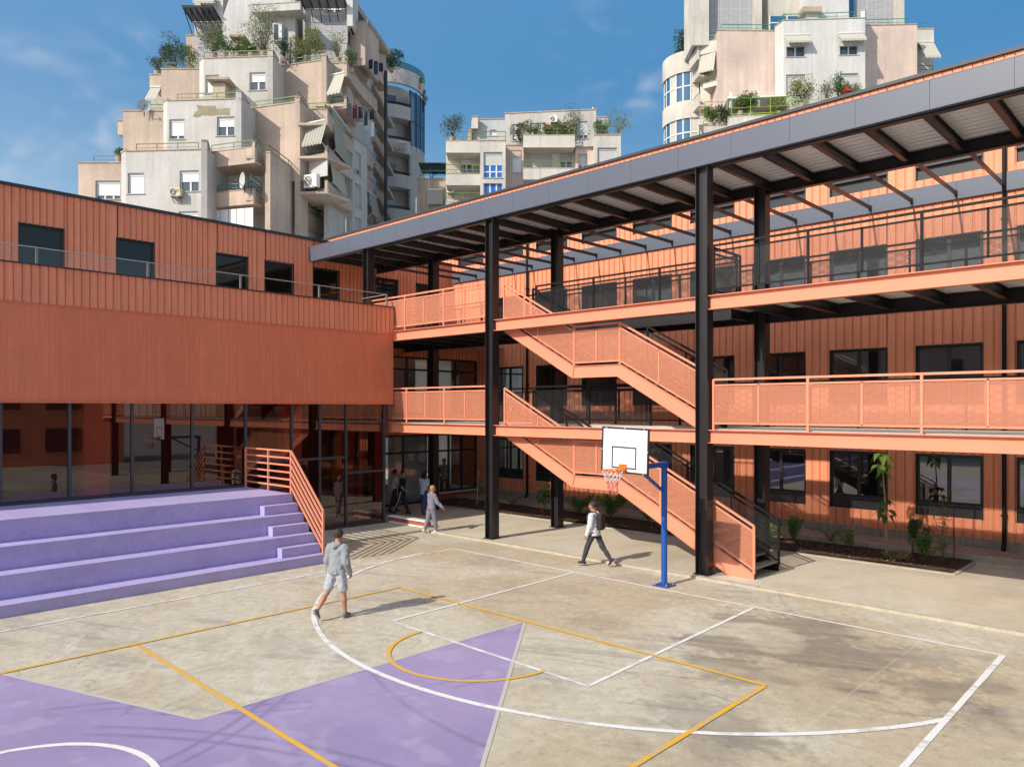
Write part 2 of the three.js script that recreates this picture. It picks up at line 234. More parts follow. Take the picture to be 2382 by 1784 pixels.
  for (const [a, b] of [[[-16.75, 3], [-16.85, -15.2]], [[-16.9, -15.2], [-2.85, -15.08]], [[-2.85, -15.1], [-2.7, 3]], [[-12.02, -9.2], [-7.07, -9.1]], [[-12.02, -9.17], [-12.22, -15.1]], [[-7.07, -9.06], [-7.33, -15.05]]]) part('white_line', ribbon(seg(a, b), a[0] > -3 ? 0.09 : 0.075, Y), lineW, court);
  part('three_point_arc', ribbon(arc(-9.555, -14.75, 7.5, Math.PI * 0.975, Math.PI * 0.146), 0.1, Y + 0.0012), lineW, court);
  part('centre_circle', ribbon(arc(-9.39, -2.04, 1.54, 0, Math.PI * 2, 80), 0.085, Y), lineW, court);
  for (const [a, b] of [[[-14.12, 3], [-14.16, -11.08]], [[-14.16, -11.05], [-5.14, -10.97]], [[-5.14, -10.95], [-5.0, 3]], [[-14.05, -5.17], [-5.05, -4.93]]]) part('yellow_line', ribbon(seg(a, b), 0.08, Y2), lineY, court);
  part('yellow_arc', ribbon(arc(-9.53, -9.15, 1.53, Math.PI, 0, 50), 0.075, Y2), lineY, court);
}
// ---- raised walks with a cast kerb
const SW = 0.06, KZ = -16.78, KX = -20.12;
{
  const walk = setting('sidewalk', [prism([[KX + 0, -11.46], [KX, KZ], [8, KZ], [8, -24.6], [-5.0, -24.6], [-5.0, -21.2], [-26, -21.2], [-26, -16.7], [-22.35, -16.7], [-22.35, -11.46]].reverse(), -0.1, SW)], M.pave);
  const kerb = (a, b) => { // cast kerb pieces about 2 m long, each with its own height and line
    const r = rng(5), n = Math.round(Math.hypot(b[0] - a[0], b[1] - a[1]) / 2);
    for (let i = 0; i < n; i++) { const p = [mix(a[0], b[0], i / n), mix(a[1], b[1], i / n)], q = [mix(a[0], b[0], (i + 0.9985) / n), mix(a[1], b[1], (i + 0.9985) / n)], o = (r() - 0.5) * 0.012, y = SW - 0.006 + r() * 0.012; part('kerb_stone', bar([p[0] + (a[0] === b[0] ? o : 0), y / 2 - 0.03, p[1] + (a[0] === b[0] ? 0 : o)], [q[0] + (a[0] === b[0] ? o : 0), y / 2 - 0.03, q[1] + (a[0] === b[0] ? 0 : o)], 0.13, y + 0.06), M.kerb, walk); }
  };
  kerb([KX + 0.09, KZ + 0.06], [8, KZ + 0.06]); kerb([KX + 0.06, -11.5], [KX + 0.06, KZ + 0.02]);
  // planter edging and the paved strip along the classroom wall
  part('planter_edge', [bx(-26, -5.0, SW, SW + 0.03, -21.32, -21.18), bx(-5.12, -4.98, SW, SW + 0.03, -23.4, -21.32)], M.kerb, walk);
  mat('brickPave', [1, 1, 1], { map: tex(512, 1.6, (u, v) => { const row = Math.floor(v * 8), uu = u * 4 + (row % 2) * 0.5, c = Math.floor(uu), fx = uu - c, fy = v * 8 - row, e = Math.min(fx * 2, (1 - fx) * 2, fy, 1 - fy), t = hash(mod(c, 4), row, 7), g = fbm(u * 40, v * 40, 140, 2, 40); return mix3([0.2, 0.16, 0.13], mix3([0.40, 0.22, 0.16], [0.48, 0.33, 0.26], t), sstep(0.03, 0.1, e)).map((q) => q * (0.9 + 0.2 * g)); }), roughness: 0.9 });
  part('paved_strip', bx(-25.7, 8, 0.16, 0.25, -24.7, -23.4), M.brickPave, walk);
  part('strip_kerb', bx(-25.7, 8, -0.05, 0.26, -23.4, -23.28), M.kerb, walk);
  part('doorstep', [bx(-4.9, 8, SW, 0.19, -23.28, -22.7)], M.kerb, walk);
  // bare soil with bark mulch
  mat('soil', [1, 1, 1], { map: tex(512, 2.5, (u, v) => { const a = fbm(u * 10, v * 10, 150, 4, 10), g = vnoise(u * 120, v * 120, 154, 120); return mix3([0.045, 0.022, 0.014], [0.10, 0.055, 0.034], a).map((q) => q * (0.6 + 0.8 * g)); }), roughness: 1 });
  const soil = new THREE.PlaneGeometry(20.9, 1.96, 140, 14).rotateX(-Math.PI / 2).translate(-15.55, 0.1, -22.3), sp = soil.attributes.position;
  for (let i = 0; i < sp.count; i++) sp.setY(i, 0.085 + 0.07 * fbm(sp.getX(i) * 1.4, sp.getZ(i) * 1.4, 160, 4)); soil.computeVertexNormals();
  const bed = setting('planting_bed', soil, M.soil);
  const r = rng(31), chip = new THREE.BoxGeometry(0.05, 0.008, 0.02), N = 5200, im = new THREE.InstancedMesh(chip, mat('bark', [1, 1, 1], { roughness: 0.95 }), N), m4 = new THREE.Matrix4(), q = new THREE.Quaternion(), col = new THREE.Color();
  for (let i = 0; i < N; i++) { const x = -25.8 + r() * 20.6, z = -23.22 + r() * 1.85; q.setFromEuler(new THREE.Euler((r() - 0.5) * 1.2, r() * 6.3, (r() - 0.5) * 1.2)); m4.compose(V3(x, 0.1 + 0.07 * fbm(x * 1.4, z * 1.4, 160, 4), z), q, V3(0.5 + r(), 1, 0.5 + r())); im.setMatrixAt(i, m4); const k = r(); col.setRGB(...(k > 0.93 ? [0.35, 0.27, 0.19] : [0.07 + 0.09 * k, 0.035 + 0.04 * k, 0.022 + 0.025 * k])); im.setColorAt(i, col); }
  im.name = 'bark_mulch'; im.userData = { kind: 'stuff', label: 'dark brown bark mulch scattered over the planting bed', category: 'mulch' }; shade(im); scene.add(im);
}
// ---- stepped lilac seating with half-steps at its end, and its railing
const PURPLE = [0.235, 0.165, 0.43];
mat('purple', PURPLE, { map: tex(1024, 5, (u, v) => { const a = fbm(u * 6, v * 6, 170, 5, 6), g = fbm(u * 90, v * 90, 174, 2, 90), b = fbm(u * 24, v * 24, 178, 3, 24), sc = fbm(u * 4, v * 60, 181, 3, 4, 60); let c = mix3([0.41, 0.35, 0.60], [0.45, 0.39, 0.64], sstep(0.3, 0.7, a)); c = mix3(c, [0.48, 0.43, 0.63], 0.35 * sstep(0.55, 0.72, b)); c = mix3(c, [0.2, 0.15, 0.33], 0.6 * (() => { const X = u * 40, Z = v * 40, i = Math.floor(X), j = Math.floor(Z), h = hash(i, j, 61), rr = 0.05 + 0.09 * hash(i, j, 67); return h > 0.86 ? sstep(rr, rr * 0.6, Math.hypot(X - i - 0.2 - 0.6 * hash(i, j, 71), Z - j - 0.2 - 0.6 * hash(i, j, 73))) : 0; })()); return c.map((q) => q * (1 + 0.12 * (g - 0.5) + 0.08 * (sc - 0.5))); }), roughness: 0.75, bumpMap: tex(512, 1.5, (u, v) => { const n = fbm(u * 60, v * 60, 187, 3, 60); return [n, n, n]; }, true), bumpScale: 0.004 });
{
  const s = thing('stepped_seating', 'lilac painted concrete seating tiers rising to the glazed front', 'steps');
  const Z0 = -11.43, Z1 = 9, X = [-17.84, -18.40, -18.97, -19.55], H = [0.25, 0.75, 1.25, 1.75], back = -22.24;
  // tiers with slightly uneven front edges
  X.forEach((x, i) => { const lo = i ? H[i - 1] : 0, g = [], r = rng(9 + i); for (let z = Z0; z < Z1; z += 0.75) { const e = Math.min(Z1, z + 0.75); g.push(bx(x + (r() - 0.5) * 0.006, back, lo, H[i] + (r() - 0.5) * 0.003, z, e)); } part('tier', g, M.purple, s); });
  [[-18.12, 0.25, 0.5, -10.28], [-18.69, 0.75, 1.0, -10.33], [-19.26, 1.25, 1.5, -10.40]].forEach(([x, y0, y1, z1], i) => part('half_step', bx(x, X[i + 1] + 0.02, y0, y1, Z0 + 0.002, z1), M.purple, s));
  const r = thing('stair_railing', 'orange tubular railing with six bars at the end of the lilac steps', 'railing'), Z = -11.36;
  const top = [[-22.2, 2.97], [-19.52, 2.97], [-17.86, 1.42]];
  for (const [x, y0, y1] of [[-22.2, 1.75, 2.97], [-20.8, 1.75, 2.97], [-19.52, 1.75, 2.97], [-17.86, 0.25, 1.42]]) part('post', bx(x - 0.025, x + 0.025, y0, y1, Z - 0.025, Z + 0.025), M.orange, r);
  for (let k = 0; k < 6; k++) { const d = -k * 0.205; part('rail', [bar([top[0][0], top[0][1] + d, Z], [top[1][0], top[1][1] + d, Z], 0.045, 0.045), bar([top[1][0], top[1][1] + d, Z], [top[2][0], top[2][1] + d, Z], 0.045, 0.045)], M.orange, r); }
}
// ================================================================ the school: two clad wings
/** upright cladding panels with a standing seam on a wall, cut round its openings. u runs along the wall.
 *  wall(u0, u1, y0, y1) builds one panel; the largest 300 stay single parts and the rest are joined. */
const EYE = V3(0, 4.2, 0);
function cladding(host, u0, u1, y0, y1, pitch, holes, place, m, seed, keep = 300) {
  const cells = [], r = rng(seed);
  for (let u = u0; u < u1 - 0.01; u += pitch) {
    const e = Math.min(u + pitch, u1), cuts = [...new Set([u, e, ...holes.flatMap((h) => [h[0], h[1]]).filter((v) => v > u + 0.004 && v < e - 0.004)])].sort((a, b) => a - b);
    for (let k = 0; k + 1 < cuts.length; k++) {
      const a = cuts[k], b = cuts[k + 1], mid = (a + b) / 2, over = holes.filter((h) => h[0] < mid && h[1] > mid).sort((p, q) => p[2] - q[2]);
      let y = y0; for (const h of over) { if (h[2] > y + 0.01) cells.push([a, b, y, Math.min(h[2], y1), a === u]); y = Math.max(y, h[3]); }
      if (y < y1 - 0.01) cells.push([a, b, y, y1, a === u]);
    }
  }
  const sized = cells.map((c) => { const p = place((c[0] + c[1]) / 2, (c[2] + c[3]) / 2); const d = V3(...p).distanceTo(EYE); const q = V3(...p).sub(EYE).applyAxisAngle(V3(0, 1, 0), -YAW), sx = q.x / -q.z, sy = q.y / -q.z; const seen = q.z < 0 && Math.abs(sx) < 0.7 && sy < 0.56 && sy > -0.5; return [c, seen ? (c[1] - c[0]) * (c[3] - c[2]) / d / d : 0]; }).sort((a, b) => b[1] - a[1]);
  const far = [], tones = variants(m, 6, 0.055, seed), cache = new Map();
  for (const [i, [[a, b, ya, yb, seam], size]] of sized.entries()) {
    const key = [(b - a).toFixed(3), (yb - ya).toFixed(3), seam].join();
    if (!cache.has(key)) { const w = b - a, h = yb - ya, gr = seam ? 0.032 : 0, g = [new THREE.BoxGeometry(w - 0.003 - gr, h, 0.05).translate(gr / 2, 0, -0.025)];
      if (seam) g.push(new THREE.BoxGeometry(gr + 0.004, h, 0.012).translate(-w / 2 + gr / 2, 0, -0.044), new THREE.BoxGeometry(0.014, h, 0.024).translate(-w / 2 + gr + 0.008, 0, 0.012));   // recessed joint beside a small standing seam
      cache.set(key, metreUV(merge(g))); }
    const p = place((a + b) / 2, (ya + yb) / 2);
    if (i < keep && size > 0) { const o = shade(new THREE.Mesh(cache.get(key), pick(tones, r))); o.name = 'panel'; o.position.set(p[0], p[1], p[2]); o.rotation.y = p[3]; host.add(o); }
    else far.push(cache.get(key).clone().rotateY(p[3]).translate(p[0], p[1], p[2]));
  }
  if (far.length) { const o = part('panel', far, M[m], host); o.userData.kind = 'stuff'; }
}
/** window in a wall that faces local +z, its sill line at the origin: frame, panes, optional dark apron below */
function windowIn(host, name, w, h, at, turn, { panes = 2, apron = 0, frameM = M.frame, paneM = M.paneDark, depth = 0.14, tilt = 0 } = {}) {
  const g = new THREE.Group(); g.name = name; g.position.set(...at); g.rotation.y = turn; host.add(g);
  const f = 0.055, F = [bx(-w / 2, w / 2, h - f, h, -depth, -depth + 0.06), bx(-w / 2, w / 2, 0, f, -depth, -depth + 0.06), bx(-w / 2, -w / 2 + f, f, h - f, -depth, -depth + 0.06), bx(w / 2 - f, w / 2, f, h - f, -depth, -depth + 0.06)];
  for (let k = 1; k < panes; k++) { const x = -w / 2 + w * k / panes; F.push(bx(x - 0.05, x + 0.05, f, h - f, -depth - 0.003, -depth + 0.064)); }
  part('frame', F, frameM, g);
  part('reveal', [bx(-w / 2, w / 2, h, h + 0.03, -depth - 0.1, 0.02), bx(-w / 2 - 0.03, -w / 2, -apron, h + 0.03, -depth - 0.1, 0.02), bx(w / 2, w / 2 + 0.03, -apron, h + 0.03, -depth - 0.1, 0.02), bx(-w / 2 - 0.03, w / 2 + 0.03, -0.035, 0, -depth - 0.1, 0.05)], frameM, g);
  const r = rng(Math.round((at[0] * 31 + at[1] * 17 + at[2] * 7) * 100));
  for (let k = 0; k < panes; k++) { const a = -w / 2 + w * k / panes + 0.05, b = -w / 2 + w * (k + 1) / panes - 0.05, o = part('pane', new THREE.PlaneGeometry(b - a, h - 2 * f), paneM, g, true); o.position.set((a + b) / 2, h / 2, -depth + 0.03); o.rotation.set((r() - 0.5) * 0.008, (r() - 0.5) * 0.008, 0); }
  if (apron) part('apron', bx(-w / 2, w / 2, -apron, -0.036, -depth, -depth + 0.07), frameM, g);
  return g;
}
// ---------------------------------------------------------------- classroom wing (faces the court, in sun)
const ZW = -24.7, WIN_R = (k) => -5.18 - 2.525 * k;      // right edge of the k-th window bay
const classroom = thing('classroom_wing', 'long four-storey orange ribbed classroom wing behind the steel walkway', 'building', null, [-10, 0, ZW]);
{
  const ox = -10, holes = [];
  for (let k = -4; k <= 15; k++) {
    const b = WIN_R(k), a = b - 1.69, mid = (a + b) / 2 - ox;
    if (b < 7.5 && a > -25.4) {
      holes.push([a - ox, b - ox, 1.04, 2.82], [a - ox, b - ox, 4.35, 6.02], [a - ox, b - ox, 7.25, 9.18]);
      windowIn(classroom, 'window', 1.69, 1.40, [mid, 1.42, 0], 0, { apron: 0.38, paneM: M.paneDark });
      windowIn(classroom, 'window', 1.69, 1.67, [mid, 4.35, 0], 0);
      windowIn(classroom, 'window', 1.69, 1.93, [mid, 7.25, 0], 0);
    }
    if (b < 7.5 && a > -27.5) { holes.push([a - ox, b - ox, 10.95, 12.9]); windowIn(classroom, 'window', 1.69, 1.55, [mid, 11.35, 0], 0, { apron: 0.4 }); }
  }
  cladding(classroom, -27.6 - ox, 8 - ox, 0.5, 14.0, 0.255, holes, (u, y) => [u, y, 0, 0], 'siding', 41);
  cladding(classroom, -46 - ox, -27.6 - ox, 10.8, 14.0, 0.255, [], (u, y) => [u, y, 0, 0], 'siding', 43, 60);
  part('plinth', bx(-25.7 - ox, 8 - ox, 0.1, 0.5, -0.2, 0.012), mat('plinth', [1, 1, 1], { map: wornTex(256, 1.6, [0.30, 0.27, 0.22], { blot: 0.25, grain: 0.15, streak: 0.3, seed: 51 }), roughness: 0.95 }), classroom);
  part('roof_coping', bx(-46.1 - ox, 8.1 - ox, 14.0, 14.1, -0.45, 0.08), M.coping, classroom);
  for (let x = -27.4; x < 7.8; x += 2.4) part('grey_band', bx(x + 0.004 - ox, x + 2.396 - ox, 10.2, 10.72, 0.058, 0.095), M.grey, classroom);
  // shell: back wall, storey floors, roof: the rooms behind the panes
  part('shell', [bx(-46 - ox, 8 - ox, 0, 14, -7.3, -7.1), bx(8 - ox, 8.15 - ox, 0, 14, -7.1, 0), bx(-46.15 - ox, -46 - ox, 0, 14, -7.1, 0)], M.interior, classroom);
  part('floor_slab', [0.1, 3.45, 6.8, 10.3].map((y) => bx(-46 - ox, 8 - ox, y, y + 0.2, -7.1, -0.16)), M.interior, classroom);
  part('roof_slab', bx(-46 - ox, 8 - ox, 13.7, 13.95, -7.1, -0.06), M.interior, classroom);
  part('partition', Array.from({ length: 7 }, (_, i) => bx(-25 + i * 5.05 - ox, -24.85 + i * 5.05 - ox, 0.3, 13.7, -7.1, -0.3)), M.interior, classroom);
  part('inner_lining', Array.from({ length: 4 }, (_, s) => bx(-27.5 - ox, 8 - ox, [0.5, 3.65, 7, 10.5][s], [1.0, 4.3, 7.2, 10.9][s], -0.2, -0.16)), M.interior, classroom);
  // lightning rods along the coping
  for (const x of [-30.5, -36.8]) part('rod', rod([x - ox, 14.1, -0.2], [x - ox, 15.0, -0.2], 0.012), M.white, classroom);
}
for (const [x, label] of [[-4.62, 'black downpipe beside the last full window bay of the classroom wall'], [-22.5, 'black downpipe on the classroom wall near the inner corner']]) {
  const p = thing('downpipe', label, 'downpipe', 'downpipes on the classroom wall', [x, 0, ZW + 0.1]);
  part('pipe', [cyl(0, 0, 0.42, 13.6, 0.055), rod([0, 0.45, 0], [0, 0.28, 0.12], 0.055)], M.blackRail, p);
  for (const y of [1.2, 3.4, 5.2, 7.4, 9.4, 11.9]) part('bracket', bx(-0.07, 0.07, y, y + 0.05, -0.1, 0.065), M.blackRail, p);
}
// ---------------------------------------------------------------- hall wing (left): glazed ground floor, ribbed screen, terrace, set-back top floor
const XG = -22.3, XS = -22.2, XU = -27.6, XE = -25.7, ZH = -17.05, ZEND = 10;
const hall = thing('hall_wing', 'orange hall wing with bronze glazing, ribbed screen and terrace above', 'building', null, [-25, 0, -8]);
{
  const O = [-25, 0, -8], L = (g) => g.translate(-O[0], 0, -O[2]), P = (n, gs, m) => part(n, gs.flat().map(L), m, hall);
  // ribbed screen in sheets of about 1.2 m, each a folded profile
  const ribs = (w) => { const p = [], n = Math.round(w / 0.055); for (let i = 0; i < n; i++) { const a = i * 0.055; p.push([a, 0], [a + 0.024, 0], [a + 0.027, 0.042], [a + 0.052, 0.042]); } p.push([n * 0.055, 0], [n * 0.055, -0.01], [0, -0.01]); return new THREE.ExtrudeGeometry(new THREE.Shape(p.map(([x, y]) => new THREE.Vector2(x, y))), { depth: 2.5, bevelEnabled: false }).rotateX(-Math.PI / 2); };
  const sheet = metreUV(merge([ribs(1.21).rotateY(Math.PI / 2)])), tones = variants('sidingDeep', 6, 0.06, 71), rr = rng(72);
  for (let z = ZH; z < ZEND; z += 1.21) { const o = shade(new THREE.Mesh(sheet, pick(tones, rr))); o.name = 'ribbed_sheet'; o.position.set(XS - O[0], 4.36, z + 1.21 - O[2]); hall.add(o); }
  P('screen_backing', [bx(XS - 0.25, XS - 0.03, 4.34, 6.9, ZH, ZEND)], M.sidingDeep);
  P('screen_edge', [bx(XS - 0.02, XS + 0.055, 4.33, 4.36, ZH, ZEND), bx(XS - 0.02, XS + 0.04, 6.85, 6.875, ZH, ZEND)], M.sidingDeep);
  cladding(hall, ZH - O[2], ZEND - O[2], 6.88, 7.84, 0.195, [], (u, y) => [XS + 0.03 - O[0], y, u, Math.PI / 2], 'siding', 45, 120);
  P('parapet_core', [bx(XS - 0.22, XS - 0.03, 6.88, 7.83, ZH, ZEND), bx(XU, XS - 0.22, 6.9, 7.83, ZH, ZH + 0.2)], M.siding);
  P('parapet_coping', [bx(XS - 0.25, XS + 0.08, 7.84, 7.875, ZH - 0.02, ZEND), bx(XU, XS - 0.25, 7.835, 7.87, ZH - 0.02, ZH + 0.22)], M.coping);
  P('end_wall', [bx(XG - 8, XS - 0.03, 4.34, 6.88, ZH, ZH + 0.18)], M.siding);
  P('terrace_slab', [bx(XU, XS - 0.22, 6.9, 7.2, ZH + 0.2, ZEND)], M.slab);
  P('ceiling', [bx(XG - 8, XS - 0.25, 4.36, 4.5, ZH + 0.18, ZEND)], M.hallPaint);
  // top floor
  const tops = [[-6.6, -7.84], [-9.47, -10.69], [-12.97, -14.2], [-14.93, -16.16], [-17.09, -18.33], [-20.22, -21.46], [-22.54, -23.78], [-3.2, -4.4]];
  cladding(hall, ZW - O[2], ZEND - O[2], 7.0, 11.1, 0.195, tops.map(([b, a]) => [a - O[2], b - O[2], 8.0, 9.99]), (u, y) => [XU - O[0], y, u, Math.PI / 2], 'siding', 47, 170);
  for (const [b, a] of tops) windowIn(hall, 'window', b - a, 1.99, [XU - O[0], 8.0, (a + b) / 2 - O[2]], Math.PI / 2, { panes: 1, paneM: M.paneGrey });
  P('roof_coping', [bx(XU - 0.3, XU + 0.07, 11.1, 11.2, ZW + 0.06, ZEND)], M.coping);
  P('top_floor_shell', [bx(XU - 7, XU - 6.8, 7, 11.1, ZW, ZEND), bx(XU - 6.8, XU - 0.05, 10.8, 11.0, ZW + 0.2, ZEND), bx(XU - 6.8, XU - 0.05, 6.9, 7.1, ZW + 0.2, ZEND), bx(XU - 6.8, XU - 0.06, 7.1, 10.8, ZW + 0.05, ZW + 0.2), bx(XU - 6.8, XU - 0.3, 7.1, 10.8, -12.3, -12.1), bx(XU - 6.8, XU - 0.3, 7.1, 10.8, -4.9, -4.7)], M.interior);
  P('end_parapet', [bx(XU - 7, XU, 6.9, 11.1, ZEND, ZEND + 0.2)], M.siding);
  // glazed front: mullions, transoms, panes
  const mz = [7.4, 5.8, 4.2, 2.6, 1.0, -0.5, -2.0, -3.4, -4.92, -6.47, -8.05, -9.73, -11.4, -12.99, -14.04, -15.08, -16.7];
  for (const z of mz) P('mullion', [bx(XG - 0.06, XG + 0.055, z < -11.5 ? SW : 1.75, 4.36, z - 0.035, z + 0.035)], M.mullion);
  for (let i = 0; i + 1 < mz.length; i++) {
    const b = mz[i] - 0.035, a = mz[i + 1] + 0.035, low = a < -11.5, y0 = low ? SW : 1.75, t = low ? (a < -15.2 ? 1.95 : 2.5) : 0;
    P('sill', [bx(XG - 0.05, XG + 0.05, y0, y0 + 0.07, a, b)], M.mullion);
    if (t) P('transom', [bx(XG - 0.05, XG + 0.05, t - 0.04, t + 0.04, a, b)], M.mullion);
    for (const [p, q] of t ? [[y0 + 0.07, t - 0.04], [t + 0.04, 4.34]] : [[y0 + 0.07, 4.34]]) { const o = P('pane', [new THREE.PlaneGeometry(b - a, q - p).rotateY(Math.PI / 2).translate(XG, (p + q) / 2, (a + b) / 2)], M.paneBronze); }
  }
  P('door_handle', [rod([XG + 0.08, 1.0, -14.9], [XG + 0.08, 1.0, -14.72], 0.015), bx(XG + 0.04, XG + 0.09, 0.98, 1.02, -14.92, -14.88)], M.frame);
  // the side that turns to the entrance court, glazed too
  for (const x of [-24.0, -25.7]) P('mullion', [bx(x - 0.035, x + 0.035, SW, 4.36, -16.76, -16.64)], M.mullion);
  for (const [a, b] of [[-23.965, XG - 0.06], [-25.665, -24.035]]) P('pane', [new THREE.PlaneGeometry(b - a, 4.2).translate((a + b) / 2, 2.24, -16.7)], M.paneBronze);
  // inside the hall
  P('hall_floor', [bx(-30.3, XG - 0.06, 0.0, SW, -16.7, -11.45), bx(-30.3, XG - 0.06, 1.45, 1.7, -11.45, ZEND)], mat('hallFloor', [0.36, 0.30, 0.27], { roughness: 0.35 }));
  P('hall_wall', [bx(-30.4, -30.2, 0, 4.4, -16.7, ZEND), bx(-30.2, XG - 0.06, 0, 4.36, ZEND, ZEND + 0.2), bx(-30.2, -25.75, SW, 4.36, -16.78, -16.68), bx(-30.2, XG - 0.4, SW, 1.45, -11.6, -11.45)], M.hallPaint);
  for (const z of [-7.45, -0.9, -13.6]) P('hall_column', [bx(-23.75, -23.25, z < -11.5 ? SW : 1.7, 4.36, z - 0.34, z + 0.34)], M.interiorRed);
  // entrance front: two storeys of shopfront glazing set back under the walkway
  P('entrance_wall', [bx(XE - 0.2, XE, 3.05, 3.9, ZW + 0.06, -16.78), bx(XE - 0.2, XE, 6.4, 6.95, ZW + 0.06, -16.78), bx(XE - 0.2, XE, SW, 3.05, -19.3, -16.78), bx(XE - 0.2, XE, 3.9, 6.4, -19.3, -16.78)], M.siding);
  cladding(hall, ZW + 0.08 - O[2], -16.8 - O[2], 3.05, 3.9, 0.195, [], (u, y) => [XE + 0.052 - O[0], y, u, Math.PI / 2], 'siding', 49, 40);
  cladding(hall, ZW + 0.08 - O[2], -16.8 - O[2], 6.4, 6.95, 0.195, [], (u, y) => [XE + 0.052 - O[0], y, u, Math.PI / 2], 'siding', 52, 40);
  P('entrance_plinth', [bx(XE - 0.15, XE + 0.12, SW, 0.40, ZW + 0.06, -22.05)], mat('redPaint', [0.42, 0.10, 0.055], { roughness: 0.7 }));
  P('plinth_cap', [bx(XE - 0.18, XE + 0.16, 0.40, 0.44, ZW + 0.06, -22.05)], M.white);
  const shop = (y0, y1, zs, trans) => { for (const z of zs) P('mullion', [bx(XE - 0.1, XE - 0.02, y0, y1, z - 0.04, z + 0.04)], M.frame); for (let i = 0; i + 1 < zs.length; i++) { const a = zs[i] + 0.04, b = zs[i + 1] - 0.04; P('rail', [bx(XE - 0.1, XE - 0.02, y1 - 0.08, y1, a, b), bx(XE - 0.1, XE - 0.02, y0, y0 + 0.08, a, b), bx(XE - 0.1, XE - 0.02, trans - 0.04, trans + 0.04, a, b)], M.frame); for (const [p, q] of [[y0 + 0.08, trans - 0.04], [trans + 0.04, y1 - 0.08]]) P('pane', [new THREE.PlaneGeometry(b - a, q - p).rotateY(Math.PI / 2).translate(XE - 0.06, (p + q) / 2, (a + b) / 2)], M.paneDark); } };
  shop(0.44, 3.05, [-24.6, -23.7, -22.9, -22.05], 2.28); shop(SW, 3.05, [-22.03, -20.3, -19.32], 2.28); shop(3.9, 6.4, [-24.6, -23.3, -21.7, -20.5, -19.32], 5.85);
  P('lobby', [bx(-33, -32.8, 0, 6.9, ZW + 0.3, -16.8), bx(-32.8, XE - 0.2, 3.4, 3.6, ZW + 0.3, -16.8), bx(-32.8, XE - 0.2, 0, SW, ZW + 0.3, -16.8), bx(-29.3, XE - 0.9, SW, 3.4, -22.35, -22.2), bx(-29.0, -28.85, 3.6, 6.6, -23.5, -19.8)], M.interior);
  P('lobby_ceiling', [bx(-32.8, XE - 0.2, 6.6, 6.8, ZW + 0.3, -16.8)], M.interior);
}
{ // glass balustrade on the terrace edge
  const g = thing('glass_balustrade', 'frameless glass balustrade with thin rail on the terrace parapet', 'balustrade', null, [XS - 0.12, 7.87, -8]);
  const zs = [-16.87, -14.06, -11.27, -8.5, -5.74, -2.95, -0.2, 2.6, 5.4, 8.2].map((z) => z + 8);
  for (const z of zs) part('post', [prismZ([[-0.03, 0], [0.03, 0], [0.02, 0.44], [-0.02, 0.44]], z - 0.006, z + 0.006), prismZ([[-0.03, 0], [0.03, 0], [0.02, 0.44], [-0.02, 0.44]], z + 0.03, z + 0.042)], M.steel, g);
  for (let i = 0; i + 1 < zs.length; i++) part('glass_panel', new THREE.PlaneGeometry(zs[i + 1] - zs[i] - 0.06, 0.4).rotateY(Math.PI / 2).translate(0, 0.22, (zs[i] + zs[i + 1]) / 2 + 0.02), M.paneClear, g, true);
  part('handrail', [rod([0, 0.45, zs[0]], [0, 0.45, zs.at(-1)], 0.015), rod([0, 0.45, zs[0]], [-1.6, 0.45, zs[0]], 0.015)], M.steel, g);
}
{ // low entrance wall with a white cap
  const w = thing('low_wall', 'low red entrance wall with a white stone cap below the glazed corner', 'wall', null, [-21.3, SW, -17.02]);
  part('wall_body', bx(-1.0, 1.15, 0, 0.2, -0.09, 0.09), M.redPaint, w);
  part('base_strip', bx(-1.0, 1.16, 0, 0.05, -0.1, 0.1), M.white, w);
  part('cap', bx(-1.02, 1.18, 0.2, 0.245, -0.14, 0.14), M.white, w);
}
// ================================================================ steel walkway in front of the classrooms
const ZF = -17.05, ZB = -20.25, COLX = [-23.7, -17.1, -9.6, -2.1, 5.4], L1 = 3.66, L2 = 6.98;
const openMesh = (fill) => { // expanded metal: diamonds about 6 x 3 cm
  const n = 64, d = new Uint8Array(n * n * 4);
  for (let j = 0; j < n; j++) for (let i = 0; i < n; i++) { const u = (i + 0.5) / n, v = (j + 0.5) / n; const s = Math.min(Math.abs(mod(u, 1) - 0.5) * 2 + Math.abs(mod(v, 1) - 0.5) * 2, Math.abs(mod(u + 0.5, 1) - 0.5) * 2 + Math.abs(mod(v + 0.5, 1) - 0.5) * 2); const on = s > fill ? 255 : 0, o = (j * n + i) * 4; d[o] = d[o + 1] = d[o + 2] = on; d[o + 3] = 255; }
  const t = new THREE.DataTexture(d, n, n); t.wrapS = t.wrapT = THREE.RepeatWrapping; t.magFilter = THREE.LinearFilter; t.minFilter = THREE.LinearMipmapLinearFilter; t.generateMipmaps = true; t.repeat.set(1 / 0.058, 1 / 0.028); t.needsUpdate = true; return t;
};
mat('meshOrange', [0.76, 0.29, 0.17], { alphaMap: openMesh(0.66), alphaTest: 0.5, side: THREE.DoubleSide, roughness: 0.5 });
mat('meshBlack', [0.025, 0.025, 0.027], { alphaMap: openMesh(0.76), alphaTest: 0.5, side: THREE.DoubleSide, roughness: 0.45 });
